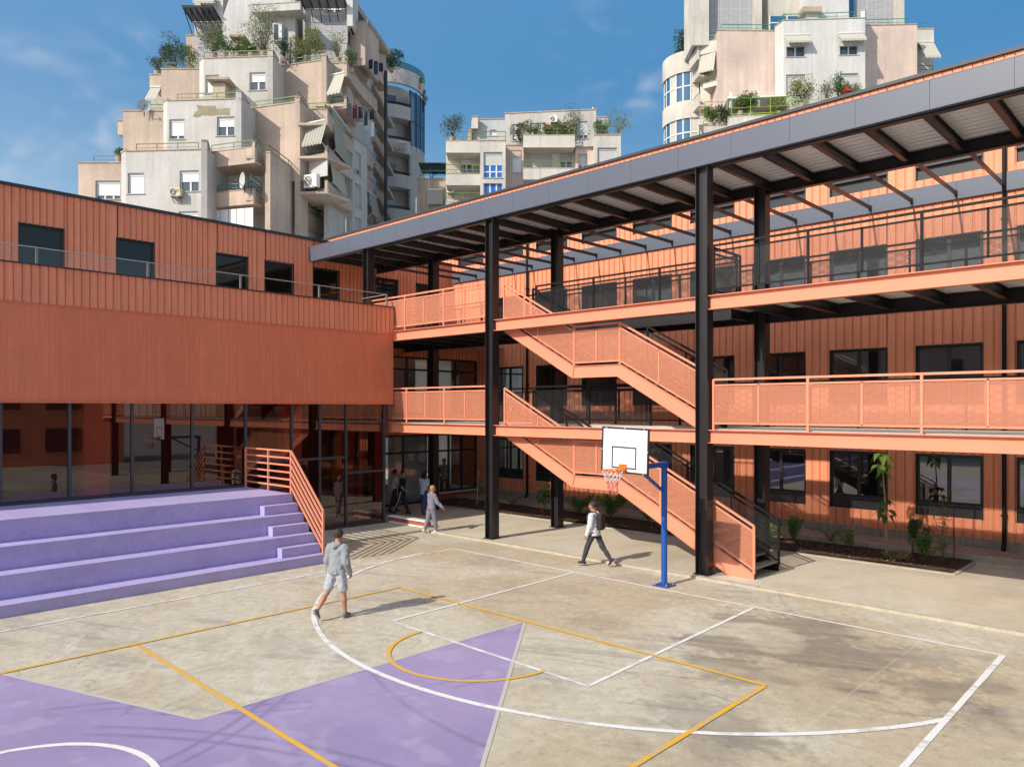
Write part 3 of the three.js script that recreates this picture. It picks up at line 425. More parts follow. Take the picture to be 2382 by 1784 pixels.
/** railing between plan points p and q whose foot rises from p[1] to q[1]; posts, rails and mesh are its pieces */
function railing(host, name, p, q, { m = M.orange, mesh = M.meshOrange, h = 1.24, gap = 0.16, step = 1.2, ends = [1, 1] } = {}) {
  const g = new THREE.Group(); g.name = name; g.position.set(...p); host.add(g);
  const d = [q[0] - p[0], q[1] - p[1], q[2] - p[2]], len = Math.hypot(d[0], d[2]), n = Math.max(1, Math.round(len / step)), at = (t, y) => [d[0] * t, d[1] * t + y, d[2] * t];
  for (let i = 0; i <= n; i++) { if ((i === 0 && !ends[0]) || (i === n && !ends[1])) continue; const full = i % 2 === 0 || i === n, [x, y, z] = at(i / n, 0), w = full ? 0.027 : 0.02; part('post', bx(x - w, x + w, y + (full ? 0 : gap), y + (full ? h : h - 0.13), z - w, z + w), m, g); }
  part('top_rail', bar(at(0, h), at(1, h), 0.055, 0.05), m, g);
  part('middle_rail', bar(at(0, h - 0.14), at(1, h - 0.14), 0.04, 0.04), m, g);
  part('bottom_rail', bar(at(0, gap), at(1, gap), 0.04, 0.04), m, g);
  for (let i = 0; i < n; i++) { const a = at(i / n, gap + 0.02), b = at((i + 1) / n, gap + 0.02), c = at((i + 1) / n, h - 0.16), e = at(i / n, h - 0.16), o = quad(a, b, c, e), l = len / n, s = len / n * i; o.setAttribute('uv', new THREE.Float32BufferAttribute([[s, a[1]], [s + l, b[1]], [s + l, c[1]], [s, a[1]], [s + l, c[1]], [s, e[1]]].flat(), 2)); part('mesh_panel', o, mesh, g, true); }
  return g;
}
const iBeamX = (x0, x1, y0, y1, z, w = 0.16) => [bx(x0, x1, y1 - 0.018, y1, z - w / 2, z + w / 2), bx(x0, x1, y0, y0 + 0.018, z - w / 2, z + w / 2), bx(x0, x1, y0 + 0.018, y1 - 0.018, z - 0.006, z + 0.006)];
const iBeamZ = (z0, z1, y0, y1, x, w = 0.14) => [bx(x - w / 2, x + w / 2, y1 - 0.015, y1, z0, z1), bx(x - w / 2, x + w / 2, y0, y0 + 0.015, z0, z1), bx(x - 0.005, x + 0.005, y0 + 0.015, y1 - 0.015, z0, z1)];
const gallery = thing('steel_walkway', 'three-level black and orange steel walkway with grey fascia and metal roof', 'walkway', null, [-9.6, 0, ZF]);
{
  const O = [-9.6, 0, ZF], L = (g) => g.translate(-O[0], 0, -O[2]), P = (n, gs, m, h = gallery) => part(n, gs.flat(3).map(L), m, h);
  const back = COLX.map((x) => x);
  for (const x of COLX) for (const z of [ZF, ZB]) {
    const c = P('column', [bx(x - 0.165, x - 0.147, SW, 10.42, z - 0.15, z + 0.15), bx(x + 0.147, x + 0.165, SW, 10.42, z - 0.15, z + 0.15), bx(x - 0.147, x + 0.147, SW, 10.42, z - 0.006, z + 0.006), bx(x - 0.21, x + 0.21, SW, SW + 0.02, z - 0.2, z + 0.2)], M.black);
    if (z === ZF) for (const y of [L1 - 0.17, L2 - 0.17]) { const b = []; for (const dy of [-0.1, -0.03, 0.04, 0.11]) for (const s of [-1, 1]) b.push(bx(x + s * 0.175 - 0.012, x + s * 0.175 + 0.012, y + dy - 0.012, y + dy + 0.012, z + 0.05, z + 0.075)); P('bolt', b, M.black, c); }
  }
  // edge beams: orange in front, black behind and round the stair well
  for (let i = 0; i + 1 < COLX.length; i++) {
    const a = COLX[i] + 0.165, b = COLX[i + 1] - 0.165;
    for (const [y, h] of [[L1, 0.33], [L2, 0.35]]) {
      P('edge_beam', iBeamX(a, b, y - h, y, ZF, 0.2), M.orange);
      P('rear_beam', iBeamX(a, b, y - 0.42, y - 0.08, ZB, 0.18), M.black);
    }
    P('roof_beam', iBeamX(a, b, 10.13, 10.44, ZB, 0.18), M.black);
    P('roof_edge_beam', iBeamX(a, b, 10.15, 10.44, ZF - 0.02, 0.16), M.black);
  }
  for (const [y, h] of [[L1, 0.33], [L2, 0.35]]) { P('edge_beam', iBeamX(-25.7, COLX[0] - 0.165, y - h, y, ZF, 0.2), M.orange); P('well_beam', iBeamX(-16.93, -9.77, y - 0.42, y - 0.08, -18.78, 0.16), M.black); P('rear_beam', iBeamX(-25.6, COLX[0] - 0.165, y - 0.42, y - 0.08, ZB, 0.18), M.black); }
  P('roof_beam', iBeamX(-27.55, COLX[0] - 0.165, 10.13, 10.44, ZB, 0.18), M.black);
  // decks: thin slabs on trapezoidal sheet and cross beams
  const trap = (x0, x1, z0, z1, y) => { const n = Math.round((z1 - z0) / 0.27), s = (z1 - z0) / n, p = []; for (let i = 0; i < n; i++) { const a = z0 + i * s; p.push([a, 0], [a + s * 0.3, 0], [a + s * 0.42, 0.062], [a + s * 0.88, 0.062]); } p.push([z1, 0], [z1, 0.064], [z0, 0.064]); const g = new THREE.ExtrudeGeometry(new THREE.Shape(p.map(([a, b]) => new THREE.Vector2(a, b))), { depth: x1 - x0, bevelEnabled: false }); return g.applyMatrix4(new THREE.Matrix4().makeBasis(V3(0, 0, 1), V3(0, 1, 0), V3(1, 0, 0))).translate(x0, y, 0); };
  const flipTrap = (...a) => { const g = trap(...a); const idx = g.attributes.position; for (let i = 0; i < idx.count; i += 3) for (const k of ['position', 'normal', 'uv']) { const at = g.attributes[k], s = at.itemSize; for (let c = 0; c < s; c++) { const t = at.array[(i + 1) * s + c]; at.array[(i + 1) * s + c] = at.array[(i + 2) * s + c]; at.array[(i + 2) * s + c] = t; } } return g; };
  for (const y of [L1, L2]) {
    for (const [x0, x1, z0, z1] of [[-25.65, -16.75, ZB - 0.05, ZF - 0.16], [-16.75, -9.75, ZB - 0.05, -18.72], [-9.75, 8, ZB - 0.05, ZF - 0.16]]) {
      P('deck', [bx(x0, x1, y - 0.02, y + 0.02, z0, z1)], M.slab);
      for (let x = x0; x < x1 - 0.1; x += 1.25) P('deck_sheet', [flipTrap(x + 0.004, Math.min(x + 1.246, x1), z0, z1, y - 0.08)], M.galv);
    }
    for (let x = -25; x < 8; x += 1.25) { if (COLX.some((c) => Math.abs(c - x) < 0.2)) continue; const z1 = x > -16.75 && x < -9.75 ? -18.8 : ZF - 0.05; P('cross_beam', iBeamZ(ZB + 0.05, z1, y - 0.33, y - 0.085, x), M.black); }
  }
  // the bridge decks from the walkway to the set-back top floor
  P('deck', [bx(XU + 0.01, -25.66, L2 - 0.06, L2 + 0.02, ZW + 0.06, ZF - 0.02), bx(-25.65, -24.0, L2 - 0.06, L2 + 0.02, ZW + 0.06, ZB - 0.06)], M.slab);
  // roof: fascia panels, rafters, sheets, light pergola bars to the classroom wall
  for (let x = -27.55; x < 8; x += 1.444) P('fascia_panel', [bx(x + 0.003, x + 1.441, 10.21, 10.785, ZF + 0.165, ZF + 0.2)], M.grey);
  P('fascia_return', [bx(-27.55, 8, 10.195, 10.212, ZF - 0.1, ZF + 0.2), bx(-27.55, 8, 10.786, 10.80, ZF - 0.1, ZF + 0.205)], M.grey);
  const RX = []; for (let x = -26.9; x < 8; x += 1.172) RX.push(x);
  for (const x of RX) { P('rafter', iBeamZ(ZB + 0.09, ZF - 0.03, 10.2, 10.43, x, 0.12), M.black); P('pergola_bar', [bx(x - 0.024, x + 0.024, 10.31, 10.42, ZW + 0.1, ZB - 0.09)], M.black); P('bar_shoe', [bx(x - 0.045, x + 0.045, 10.27, 10.45, ZW + 0.097, ZW + 0.115)], M.black); }
  for (let i = 0; i + 1 < RX.length; i++) P('roof_sheet', [flipTrap(RX[i] + 0.004, RX[i + 1] - 0.004, ZB - 0.1, ZF + 0.16, 10.45)], M.galv);
  P('roof_cover', [bx(-27.5, 8, 10.515, 10.55, ZB - 0.1, ZF + 0.16)], M.coping);
  // railings
  const R = (n, a, b, o) => railing(gallery, n, [a[0] - O[0], a[1], a[2] - O[2]], [b[0] - O[0], b[1], b[2] - O[2]], o);
  const K = { m: M.blackRail, mesh: M.meshBlack }, zf = ZF - 0.04;
  R('railing', [-9.36, L1, zf], [-2.3, L1, zf]); R('railing', [-1.9, L1, zf], [7.6, L1, zf]);
  R('railing', [-23.5, L1, zf], [-17.38, L1, zf], { step: 1.05 }); R('railing', [-23.65, L2, zf], [-17.38, L2, zf], { step: 1.05 });
  R('black_railing', [-9.36, L2, zf], [-2.3, L2, zf], K); R('black_railing', [-1.9, L2, zf], [7.6, L2, zf], K);
  for (const y of [L1, L2]) { R('black_railing', [-25.4, y, ZB + 0.1], [-17.3, y, ZB + 0.1], K); R('black_railing', [-16.9, y, ZB + 0.1], [-9.8, y, ZB + 0.1], K); R('black_railing', [-9.4, y, ZB + 0.1], [7.6, y, ZB + 0.1], K); }
  R('black_railing', [-9.5, L2, zf - 0.1], [-9.5, L2, -18.75], K);
  R('black_railing', [-9.6, L2, -18.75], [-16.75, L2, -18.75], K); R('black_railing', [-12.3, L1, -18.75], [-16.75, L1, -18.75], K);
}
// ---------------------------------------------------------------- the two stair flights
function stairFlight(label, top, foot) {
  // top: the upper edge of the stringer [[x, y], ...] from foot to head
  const [a, b, c, d] = top, t = thing('stair_flight', label, 'staircase', 'walkway staircases', [a[0], foot, -18]);
  const O = [a[0], foot, -18], zO = -17.3, zI = -18.66, hgt = 0.33;
  const low = foot < 1 ? [[a[0], foot], [a[0] - 0.62, foot]] : [[a[0], foot - 0.02], [a[0] - 0.06, foot - 0.02]];
  const line = [...top, [d[0], d[1] - 0.36], [c[0] - 0.06, c[1] - hgt], [b[0] - 0.08, b[1] - hgt], low[1], low[0]].map(([x, y]) => [x - O[0], y - O[1]]);
  part('outer_stringer', prismZ(line, zO - 0.012 - O[2], zO + 0.012 - O[2]), M.orange, t);
  const flange = (m, z, s) => { for (let i = 0; i < 3; i++) part('flange', bar([top[i][0] - O[0], top[i][1] - O[1], z - O[2]], [top[i + 1][0] - O[0], top[i + 1][1] - O[1], z - O[2]], 0.09, 0.014), m, t); const bt = [[low[1][0], low[1][1]], [b[0] - 0.08, b[1] - hgt], [c[0] - 0.06, c[1] - hgt], [d[0], d[1] - 0.36]]; for (let i = 0; i < 3; i++) part('flange', bar([bt[i][0] - O[0], bt[i][1] - O[1], z - O[2]], [bt[i + 1][0] - O[0], bt[i + 1][1] - O[1], z - O[2]], 0.09, 0.014), m, t); };
  flange(M.orange, zO); part('knee_plate', bar([c[0] - O[0], c[1] - O[1], zO + 0.02 - O[2]], [c[0] - 0.06 - O[0], c[1] - hgt - O[1], zO + 0.02 - O[2]], 0.05, 0.03), M.orange, t);
  part('inner_stringer', prismZ(line, zI - 0.012 - O[2], zI + 0.012 - O[2]), M.blackRail, t); flange(M.blackRail, zI);
  mat('tread', [0.10, 0.10, 0.105], { roughness: 0.6 });
  const run = (p, q) => { const n = Math.round((q[1] - p[1]) / 0.172); for (let i = 0; i < n; i++) { const x0 = mix(p[0], q[0], i / n), x1 = mix(p[0], q[0], (i + 1) / n), y = mix(p[1], q[1], (i + 0.65) / n); piece('tread', x1 - 0.02 - O[0], x0 - O[0], y - 0.03 - O[1], y - O[1], zI + 0.02 - O[2], zO - 0.02 - O[2], M.tread, t); piece('nosing', x0 - 0.05 - O[0], x0 + 0.004 - O[0], y - 0.002 - O[1], y + 0.006 - O[1], zI + 0.04 - O[2], zO - 0.04 - O[2], M.steel, t); } };
  run(a, b); run(c, d);
  part('landing', bx(c[0] - 0.05 - O[0], b[0] + 0.05 - O[0], b[1] - 0.1 - O[1], b[1] - 0.04 - O[1], zI + 0.02 - O[2], zO - 0.02 - O[2]), M.tread, t);
  for (const [z, m, mesh, n] of [[zO, M.orange, M.meshOrange, 'railing'], [zI, M.blackRail, M.meshBlack, 'black_railing']]) {
    const o = { m, mesh, h: 1.15, gap: 0.1, step: 1.2 };
    for (let i = 0; i < 3; i++) railing(t, n, [top[i][0] - O[0], top[i][1] - O[1], z - O[2]], [top[i + 1][0] - O[0], top[i + 1][1] - O[1], z - O[2]], { ...o, ends: [1, i === 2 ? 1 : 0], step: i === 1 ? 0.81 : 1.15 });
  }
}
stairFlight('orange steel stair rising from the courtyard to the first walkway level', [[-8.4, 0.2], [-12.33, 2.23], [-13.95, 2.23], [-16.78, 3.68]], SW);
stairFlight('orange steel stair rising between the first and second walkway levels', [[-9.82, 4.05], [-12.33, 5.41], [-13.95, 5.41], [-16.8, 6.99]], L1 + 0.02);
// ================================================================ apartment blocks behind the school
const FPX = 1769, U0 = 1191, V0 = 949;
const spot = (u, T) => [(u - U0) * T / FPX, -T];                       // plan point in the view frame: sideways, depth
const high = (v, T) => CAM.y + (V0 - v) * T / FPX;
/** a thing whose geometry is given in the frame of the sight line and kept relative to its base */
function distant(name, label, category, u, T, group, y = 0) { const [x, z] = spot(u, T), c = Math.cos(YAW), s = Math.sin(YAW), o = thing(name, label, category, group, [x * c + z * s, y, -x * s + z * c], YAW); o.userData = { ...o.userData }; o.base = [x, y, z]; return o; }
const put = (o, name, geos, m, host) => part(name, [geos].flat(4).map((g) => g.translate(-o.base[0], -o.base[1], -o.base[2])), m, host ?? o);
class Face { // an upright wall plane through two plan points
  constructor(ua, Ta, ub, Tb) { this.a = spot(ua, Ta); this.b = spot(ub, Tb); const dx = this.b[0] - this.a[0], dz = this.b[1] - this.a[1]; this.len = Math.hypot(dx, dz); this.d = [dx / this.len, dz / this.len]; this.n = [-this.d[1], this.d[0]]; if (this.n[0] * this.a[0] + this.n[1] * this.a[1] > 0) this.n = [-this.n[0], -this.n[1]]; this.turn = Math.atan2(this.n[0], this.n[1]); }
  hit(u, v) { const kx = (u - U0) / FPX, den = kx * this.n[0] - this.n[1], k = (this.a[0] * this.n[0] + this.a[1] * this.n[1]) / den; const x = kx * k, z = -k; return [(x - this.a[0]) * this.d[0] + (z - this.a[1]) * this.d[1], CAM.y + (V0 - v) / FPX * k]; }
  at(s, y, out = 0) { return [this.a[0] + this.d[0] * s + this.n[0] * out, y, this.a[1] + this.d[1] * s + this.n[1] * out]; }
  box(s0, s1, y0, y1, o0, o1) { const g = new THREE.BoxGeometry(Math.abs(s1 - s0), Math.abs(y1 - y0), Math.abs(o1 - o0)); g.rotateY(this.turn); const [x, y, z] = this.at((s0 + s1) / 2, (y0 + y1) / 2, (o0 + o1) / 2); return g.translate(x, y, z); }
  rect(u0, u1, v0, v1) { const a = this.hit(u0, v0), b = this.hit(u1, v1), c = this.hit(u0, v1), d = this.hit(u1, v0); return [Math.min(a[0], c[0]), Math.max(b[0], d[0]), Math.min(b[1], c[1]), Math.max(a[1], d[1])]; }
}
const plaster = (n, c, seed, k = {}) => mat(n, c, { map: wornTex(512, 9, c, { blot: 0.24, grain: 0.06, streak: 0.12, seed, cells: 5, ...k }), roughness: 0.92 });
plaster('peach', [0.51, 0.41, 0.33], 201, { tint: [1.05, 0.98, 0.94] }); plaster('chalk', [0.52, 0.49, 0.45], 205, { tint: [0.97, 0.98, 1.0] }); plaster('pink', [0.57, 0.445, 0.375], 209); plaster('ash', [0.47, 0.45, 0.42], 213); plaster('umber', [0.42, 0.33, 0.26], 217, { blot: 0.3, streak: 0.3 }); plaster('bone', [0.55, 0.51, 0.445], 219); plaster('snow', [0.57, 0.555, 0.53], 223, { blot: 0.08 });
mat('tile', [0.4, 0.4, 0.4], { map: tex(256, [1.6, 1.6], (u, v) => { const x = u * 4, y = v * 8, fx = x - Math.floor(x), fy = y - Math.floor(y), e = Math.min(fx * 2, (1 - fx) * 2, fy, 1 - fy), t = hash(Math.floor(x), Math.floor(y), 3), q = mix(0.37, 0.43, t); return mix3([0.2, 0.2, 0.2], [q, q, q * 1.02], sstep(0.02, 0.09, e)); }), roughness: 0.6 });
mat('shutter', [0.7, 0.7, 0.7], { map: tex(64, [1, 0.3], (u, v) => { const t = mod(v * 6, 1), q = t < 0.16 ? 0.52 : 0.74; return [q, q, q]; }), roughness: 0.55 });
mat('blind', [0.5, 0.5, 0.5], { map: tex(64, [1, 0.3], (u, v) => { const t = mod(v * 6, 1), q = t < 0.16 ? 0.36 : 0.52; return [q, q * 0.99, q * 0.95]; }), roughness: 0.6 });
mat('bgGlass', [0.045, 0.06, 0.075], { ior: 1.9, roughness: 0.06 }); mat('blueGlass', [0.012, 0.10, 0.21], { ior: 1.9, roughness: 0.08 }); mat('cobalt', [0.015, 0.13, 0.46], { ior: 1.7, roughness: 0.12 });
mat('lime', [0.115, 0.20, 0.05], { roughness: 0.5 }); mat('limeBright', [0.25, 0.43, 0.05], { roughness: 0.5 }); mat('teal', [0.02, 0.22, 0.17], { roughness: 0.5 }); mat('darkMetal', [0.035, 0.037, 0.04], { roughness: 0.5 });
mat('trim', [0.74, 0.74, 0.72], { roughness: 0.5 }); mat('edgeDark', [0.09, 0.085, 0.08], { roughness: 0.8 });
const stripes = (n, a, b, w = 0.24) => mat(n, a, { map: tex(64, [w, 1], (u) => (u < 0.5 ? a : b)), roughness: 0.9, side: THREE.DoubleSide });
stripes('canvasGreen', [0.29, 0.29, 0.23], [0.40, 0.39, 0.33]); stripes('canvasCream', [0.50, 0.47, 0.39], [0.45, 0.42, 0.35]); stripes('canvasRed', [0.30, 0.20, 0.15], [0.56, 0.49, 0.40]);

/** wall between pixels, with window holes; returns the face rectangle */
function wallOn(o, f, r, m, holes = [], thick = 0.3, name = 'wall') {
  const [s0, s1, y0, y1] = r, S = [...new Set([s0, s1, ...holes.flatMap((h) => [h[0], h[1]])])].filter((s) => s >= s0 && s <= s1).sort((a, b) => a - b), g = [];
  for (let i = 0; i + 1 < S.length; i++) { const m_ = (S[i] + S[i + 1]) / 2; let y = y0; for (const h of holes.filter((h) => h[0] < m_ && h[1] > m_).sort((a, b) => a[2] - b[2])) { if (h[2] > y) g.push(f.box(S[i], S[i + 1], y, h[2], -thick, 0)); y = h[3]; } if (y < y1) g.push(f.box(S[i], S[i + 1], y, y1, -thick, 0)); }
  return put(o, name, g, m);
}
/** roller-shutter window in a hole: shut = share covered by the shutter */
function flatWindow(o, f, [s0, s1, y0, y1], shut = 0.5, { sh = M.shutter, glass = M.bgGlass, bars = 1, cross = false, sill = true, name = 'window' } = {}) {
  const g = new THREE.Group(); g.name = name; o.add(g); const P = (n, q, m) => put(o, n, q, m, g), d = -0.14, h = y1 - y0;
  P('reveal', [f.box(s0, s1, y1 - 0.05, y1, -0.25, 0.004), f.box(s0, s0 + 0.05, y0, y1 - 0.05, -0.25, 0.004), f.box(s1 - 0.05, s1, y0, y1 - 0.05, -0.25, 0.004)], M.ash);
  if (sill) P('sill', f.box(s0 - 0.06, s1 + 0.06, y0 - 0.05, y0, -0.2, 0.06), M.ash);
  if (shut > 0) P('shutter', [f.box(s0 + 0.05, s1, y1 - 0.05 - (h - 0.05) * shut, y1 - 0.05, d - 0.03, d)], sh);
  if (shut > 0) P('shutter_box', [f.box(s0 + 0.05, s1, y1 - 0.22, y1 - 0.05, d, d + 0.03)], sh);
  if (shut < 0.99) { const yt = y1 - 0.05 - (h - 0.05) * shut; P('pane', f.box(s0 + 0.05, s1, y0, yt, d - 0.09, d - 0.06), glass); const F = [f.box(s0 + 0.05, s0 + 0.11, y0, yt, d - 0.06, d - 0.02), f.box(s1 - 0.06, s1, y0, yt, d - 0.06, d - 0.02), f.box(s0 + 0.11, s1 - 0.06, y0, y0 + 0.06, d - 0.06, d - 0.02)]; for (let k = 1; k <= bars; k++) { const s = mix(s0 + 0.05, s1, k / (bars + 1)); F.push(f.box(s - 0.05, s + 0.05, y0 + 0.06, yt, d - 0.055, d - 0.015)); } if (cross) F.push(f.box(s0 + 0.11, s1 - 0.06, (y0 + yt) / 2 - 0.04, (y0 + yt) / 2 + 0.04, d - 0.05, d - 0.018)); P('frame', F, M.trim); }
  return g;
}
/** a block seen face-on: face from (ua,Ta) to (ub,Tb), top at pixel row v on its b side, windows as pixel boxes */
function block(o, ua, Ta, ub, Tb, v, vb, m, wins = [], back = 4) {
  const f = new Face(ua, Ta, ub, Tb), y1 = high(v, Tb), y0 = high(vb, Tb), holes = wins.map((w) => f.rect(w[0], w[1], w[2], w[3]));
  if (Math.abs(f.n[1]) < 0.8) back = Math.min(back, 0.35);
  wallOn(o, f, [0, f.len, y0, y1], m, holes); wins.forEach((w, i) => flatWindow(o, f, holes[i], w[4] ?? 0.5, w[5] ?? {}));
  put(o, 'wall', [f.box(0, 0.3, y0, y1, -back, -0.3), f.box(f.len - 0.3, f.len, y0, y1, -back, -0.3), f.box(0.3, Math.max(0.31, f.len - 0.3), y1 - 0.35, y1 - 0.1, -back, -0.3)], m);
  put(o, 'coping', f.box(-0.04, f.len + 0.04, y1, y1 + 0.07, -0.34, 0.05), M.umber);
  f.y0 = y0; f.y1 = y1; return f;
}
/** low rail of two bars on short posts along plan points [[x, z], ...] at height y */
function lowRail(o, pts, y, m = M.lime, h = 0.5) { const g = [], P = (p, dy) => [p[0], y + dy, p[1]]; for (let i = 0; i + 1 < pts.length; i++) { const a = pts[i], b = pts[i + 1], l = Math.hypot(b[0] - a[0], b[1] - a[1]), n = Math.max(1, Math.round(l / 1.5)); g.push(bar(P(a, h), P(b, h), 0.05, 0.05), bar(P(a, h * 0.5), P(b, h * 0.5), 0.03, 0.03)); for (let k = 0; k <= n; k++) { const p = [mix(a[0], b[0], k / n), mix(a[1], b[1], k / n)]; g.push(rod(P(p, -0.05), P(p, h), 0.025)); } } return put(o, 'terrace_rail', g, m); }
const railOn = (o, f, s0, s1, y, m, h, out = -0.15) => lowRail(o, [[f.at(s0, 0, out)[0], f.at(s0, 0, out)[2]], [f.at(s1, 0, out)[0], f.at(s1, 0, out)[2]]], y, m, h);
/** hung awning: canvas sloping out from a wall line, with a scalloped valance and two arms */
function awning(label, f, [s0, s1, yb, yt], out, m, { group = 'window awnings', drop = 0.22 } = {}) {
  const a = f.at((s0 + s1) / 2, 0, 0), o = new THREE.Group(); const c = Math.cos(YAW), s = Math.sin(YAW); o.name = numbered('awning'); o.position.set(a[0] * c + a[2] * s, yb, -a[0] * s + a[2] * c); o.rotation.y = YAW; o.userData = { label, category: 'awning', group }; o.base = [a[0], yb, a[2]]; scene.add(o);
  const w = s1 - s0, n = 10, cl = [], V = (s_, y, q) => f.at(s_, y, q);
  for (let i = 0; i < n; i++) { const t0 = i / n, t1 = (i + 1) / n, sag = (t) => Math.sin(t * Math.PI) * 0.03, p = (t, e) => V(e, mix(yt, yb, t) - sag(t), mix(0.04, out, t)); const g = quad(p(t0, s0), p(t0, s1), p(t1, s1), p(t1, s0)); g.setAttribute('uv', new THREE.Float32BufferAttribute([0, 1 - t0, w, 1 - t0, w, 1 - t1, 0, 1 - t0, w, 1 - t1, 0, 1 - t1], 2)); cl.push(g); }
  const k = Math.max(3, Math.round(w / 0.3)); for (let i = 0; i < k; i++) { const e0 = s0 + w * i / k, e1 = s0 + w * (i + 1) / k, em = (e0 + e1) / 2; const g = new THREE.BufferGeometry(), v = [V(e0, yb, out), V(e1, yb, out), V(e1, yb - drop * 0.6, out), V(em, yb - drop, out), V(e0, yb - drop * 0.6, out)]; g.setAttribute('position', new THREE.Float32BufferAttribute([v[0], v[1], v[2], v[0], v[2], v[3], v[0], v[3], v[4]].flat(), 3)); g.computeVertexNormals(); g.setAttribute('uv', new THREE.Float32BufferAttribute([e0 - s0, 0, e1 - s0, 0, e1 - s0, 0.1, e0 - s0, 0, e1 - s0, 0.1, em - s0, 0.2, e0 - s0, 0, em - s0, 0.2, e0 - s0, 0.1], 2)); cl.push(g); }
  part('canvas', cl.map((g) => g.translate(-o.base[0], -o.base[1], -o.base[2])), m, o, true);
  for (const e of [s0 + 0.05, s1 - 0.05]) part('arm', [rod(V(e, yb - 0.35, 0.05), V(e, yb, out), 0.022)].map((g) => g.translate(-o.base[0], -o.base[1], -o.base[2])), M.trim, o);
  part('roller', [rod(V(s0, yt + 0.04, 0.06), V(s1, yt + 0.04, 0.06), 0.06)].map((g) => g.translate(-o.base[0], -o.base[1], -o.base[2])), M.trim, o);
}
function airUnit(label, f, [s0, s1, y0, y1], rusty = false) {
  const a = f.at((s0 + s1) / 2, y0, 0.3), c = Math.cos(YAW), s = Math.sin(YAW), o = thing('air_conditioner', label, 'air conditioner', 'outdoor air conditioners', [a[0] * c + a[2] * s, y0, -a[0] * s + a[2] * c], YAW + f.turn);
  const w = s1 - s0, h = y1 - y0; part('casing', [bx(-w / 2, w / 2, 0, h, -0.2, 0.16)], rusty ? mat('rustyCase', [1, 1, 1], { map: tex(128, [w, h], (u, v) => mix3([0.62, 0.56, 0.44], [0.36, 0.12, 0.04], sstep(0.5, 0.62, fbm(u * 5, v * 5, 231, 3, 5)))), roughness: 0.8 }) : M.white, o);
  part('grille', [new THREE.TorusGeometry(h * 0.36, 0.02, 6, 20).translate(-w * 0.16, h * 0.5, 0.17), new THREE.TorusGeometry(h * 0.22, 0.012, 6, 20).translate(-w * 0.16, h * 0.5, 0.17), bx(-w * 0.16 - h * 0.36, -w * 0.16 + h * 0.36, h * 0.49, h * 0.51, 0.16, 0.18)], M.edgeDark, o);
  part('fan', new THREE.CircleGeometry(h * 0.34, 20).translate(-w * 0.16, h * 0.5, 0.163), M.ash, o);
  for (const x of [-w * 0.35, w * 0.35]) part('bracket', [bx(x - 0.02, x + 0.02, -0.05, 0, -0.3, 0.14), bar([x, -0.3, -0.28], [x, -0.04, 0.1], 0.03, 0.03)], M.darkMetal, o);
}
function dish(label, u, v, T, r, turn) { const o = distant('satellite_dish', label, 'satellite dish', u, T, 'satellite dishes', high(v, T)); const pts = []; for (let i = 0; i <= 8; i++) { const t = i / 8; pts.push(new THREE.Vector2(t * r, t * t * r * 0.25)); } const g = new THREE.LatheGeometry(pts, 24).rotateX(Math.PI / 2).rotateY(turn); part('reflector', g, mat('dishGrey', [0.5, 0.5, 0.5], { roughness: 0.6, side: THREE.DoubleSide }), o); part('feed_arm', [rod([0, -r * 0.8, 0.1], [Math.sin(turn) * r, -0.1, Math.cos(turn) * r], 0.02), bx(Math.sin(turn) * r - 0.05, Math.sin(turn) * r + 0.05, -0.15, -0.03, Math.cos(turn) * r - 0.05, Math.cos(turn) * r + 0.05)], M.darkMetal, o); part('mast', rod([0, -r * 1.5, -0.08], [0, 0, -0.05], 0.035), M.darkMetal, o); }

// ---- greenery: leaves as small folded blades spread through the crown
mat('leafOlive', [0.23, 0.25, 0.13], { roughness: 0.8, side: THREE.DoubleSide, transmission: 0.35, thickness: 0 }); mat('leafGreen', [0.12, 0.20, 0.035], { roughness: 0.75, side: THREE.DoubleSide, transmission: 0.35, thickness: 0 }); mat('leafDark', [0.065, 0.11, 0.035], { roughness: 0.75, side: THREE.DoubleSide, transmission: 0.3, thickness: 0 }); mat('leafYellow', [0.27, 0.30, 0.06], { roughness: 0.8, side: THREE.DoubleSide, transmission: 0.35, thickness: 0 }); mat('twig', [0.12, 0.085, 0.055], { roughness: 0.9 }); mat('petal', [0.55, 0.05, 0.09], { roughness: 0.8, side: THREE.DoubleSide });
function leaves(r, n, at, len, wid) { // n blades; at() -> [point, spread direction]
  const pos = new Float32Array(n * 36), P = V3(), D = V3(), S = V3(), N = V3(); let k = 0; const w3 = (v) => { pos[k++] = v.x; pos[k++] = v.y; pos[k++] = v.z; };
  for (let i = 0; i < n; i++) { const [p, d] = at(i); P.set(...p); D.set(d[0] + (r() - 0.5) * 1.3, d[1] + (r() - 0.5) * 1.3, d[2] + (r() - 0.5) * 1.3).normalize(); N.set(r() - 0.5, r() + 0.2, r() - 0.5).normalize(); S.crossVectors(D, N).normalize(); N.crossVectors(S, D); const l = len * (0.6 + 0.8 * r()), w = wid * (0.6 + 0.8 * r()); const m = P.clone().addScaledVector(D, l * 0.5), tip = P.clone().addScaledVector(D, l).addScaledVector(N, -l * 0.25), a = m.clone().addScaledVector(S, w / 2).addScaledVector(N, w * 0.2), b = m.clone().addScaledVector(S, -w / 2).addScaledVector(N, w * 0.2); w3(P); w3(a); w3(m); w3(P); w3(m); w3(b); w3(a); w3(tip); w3(m); w3(m); w3(tip); w3(b); }
  const g = new THREE.BufferGeometry(); g.setAttribute('position', new THREE.BufferAttribute(pos, 3)); g.computeVertexNormals(); return g;
}
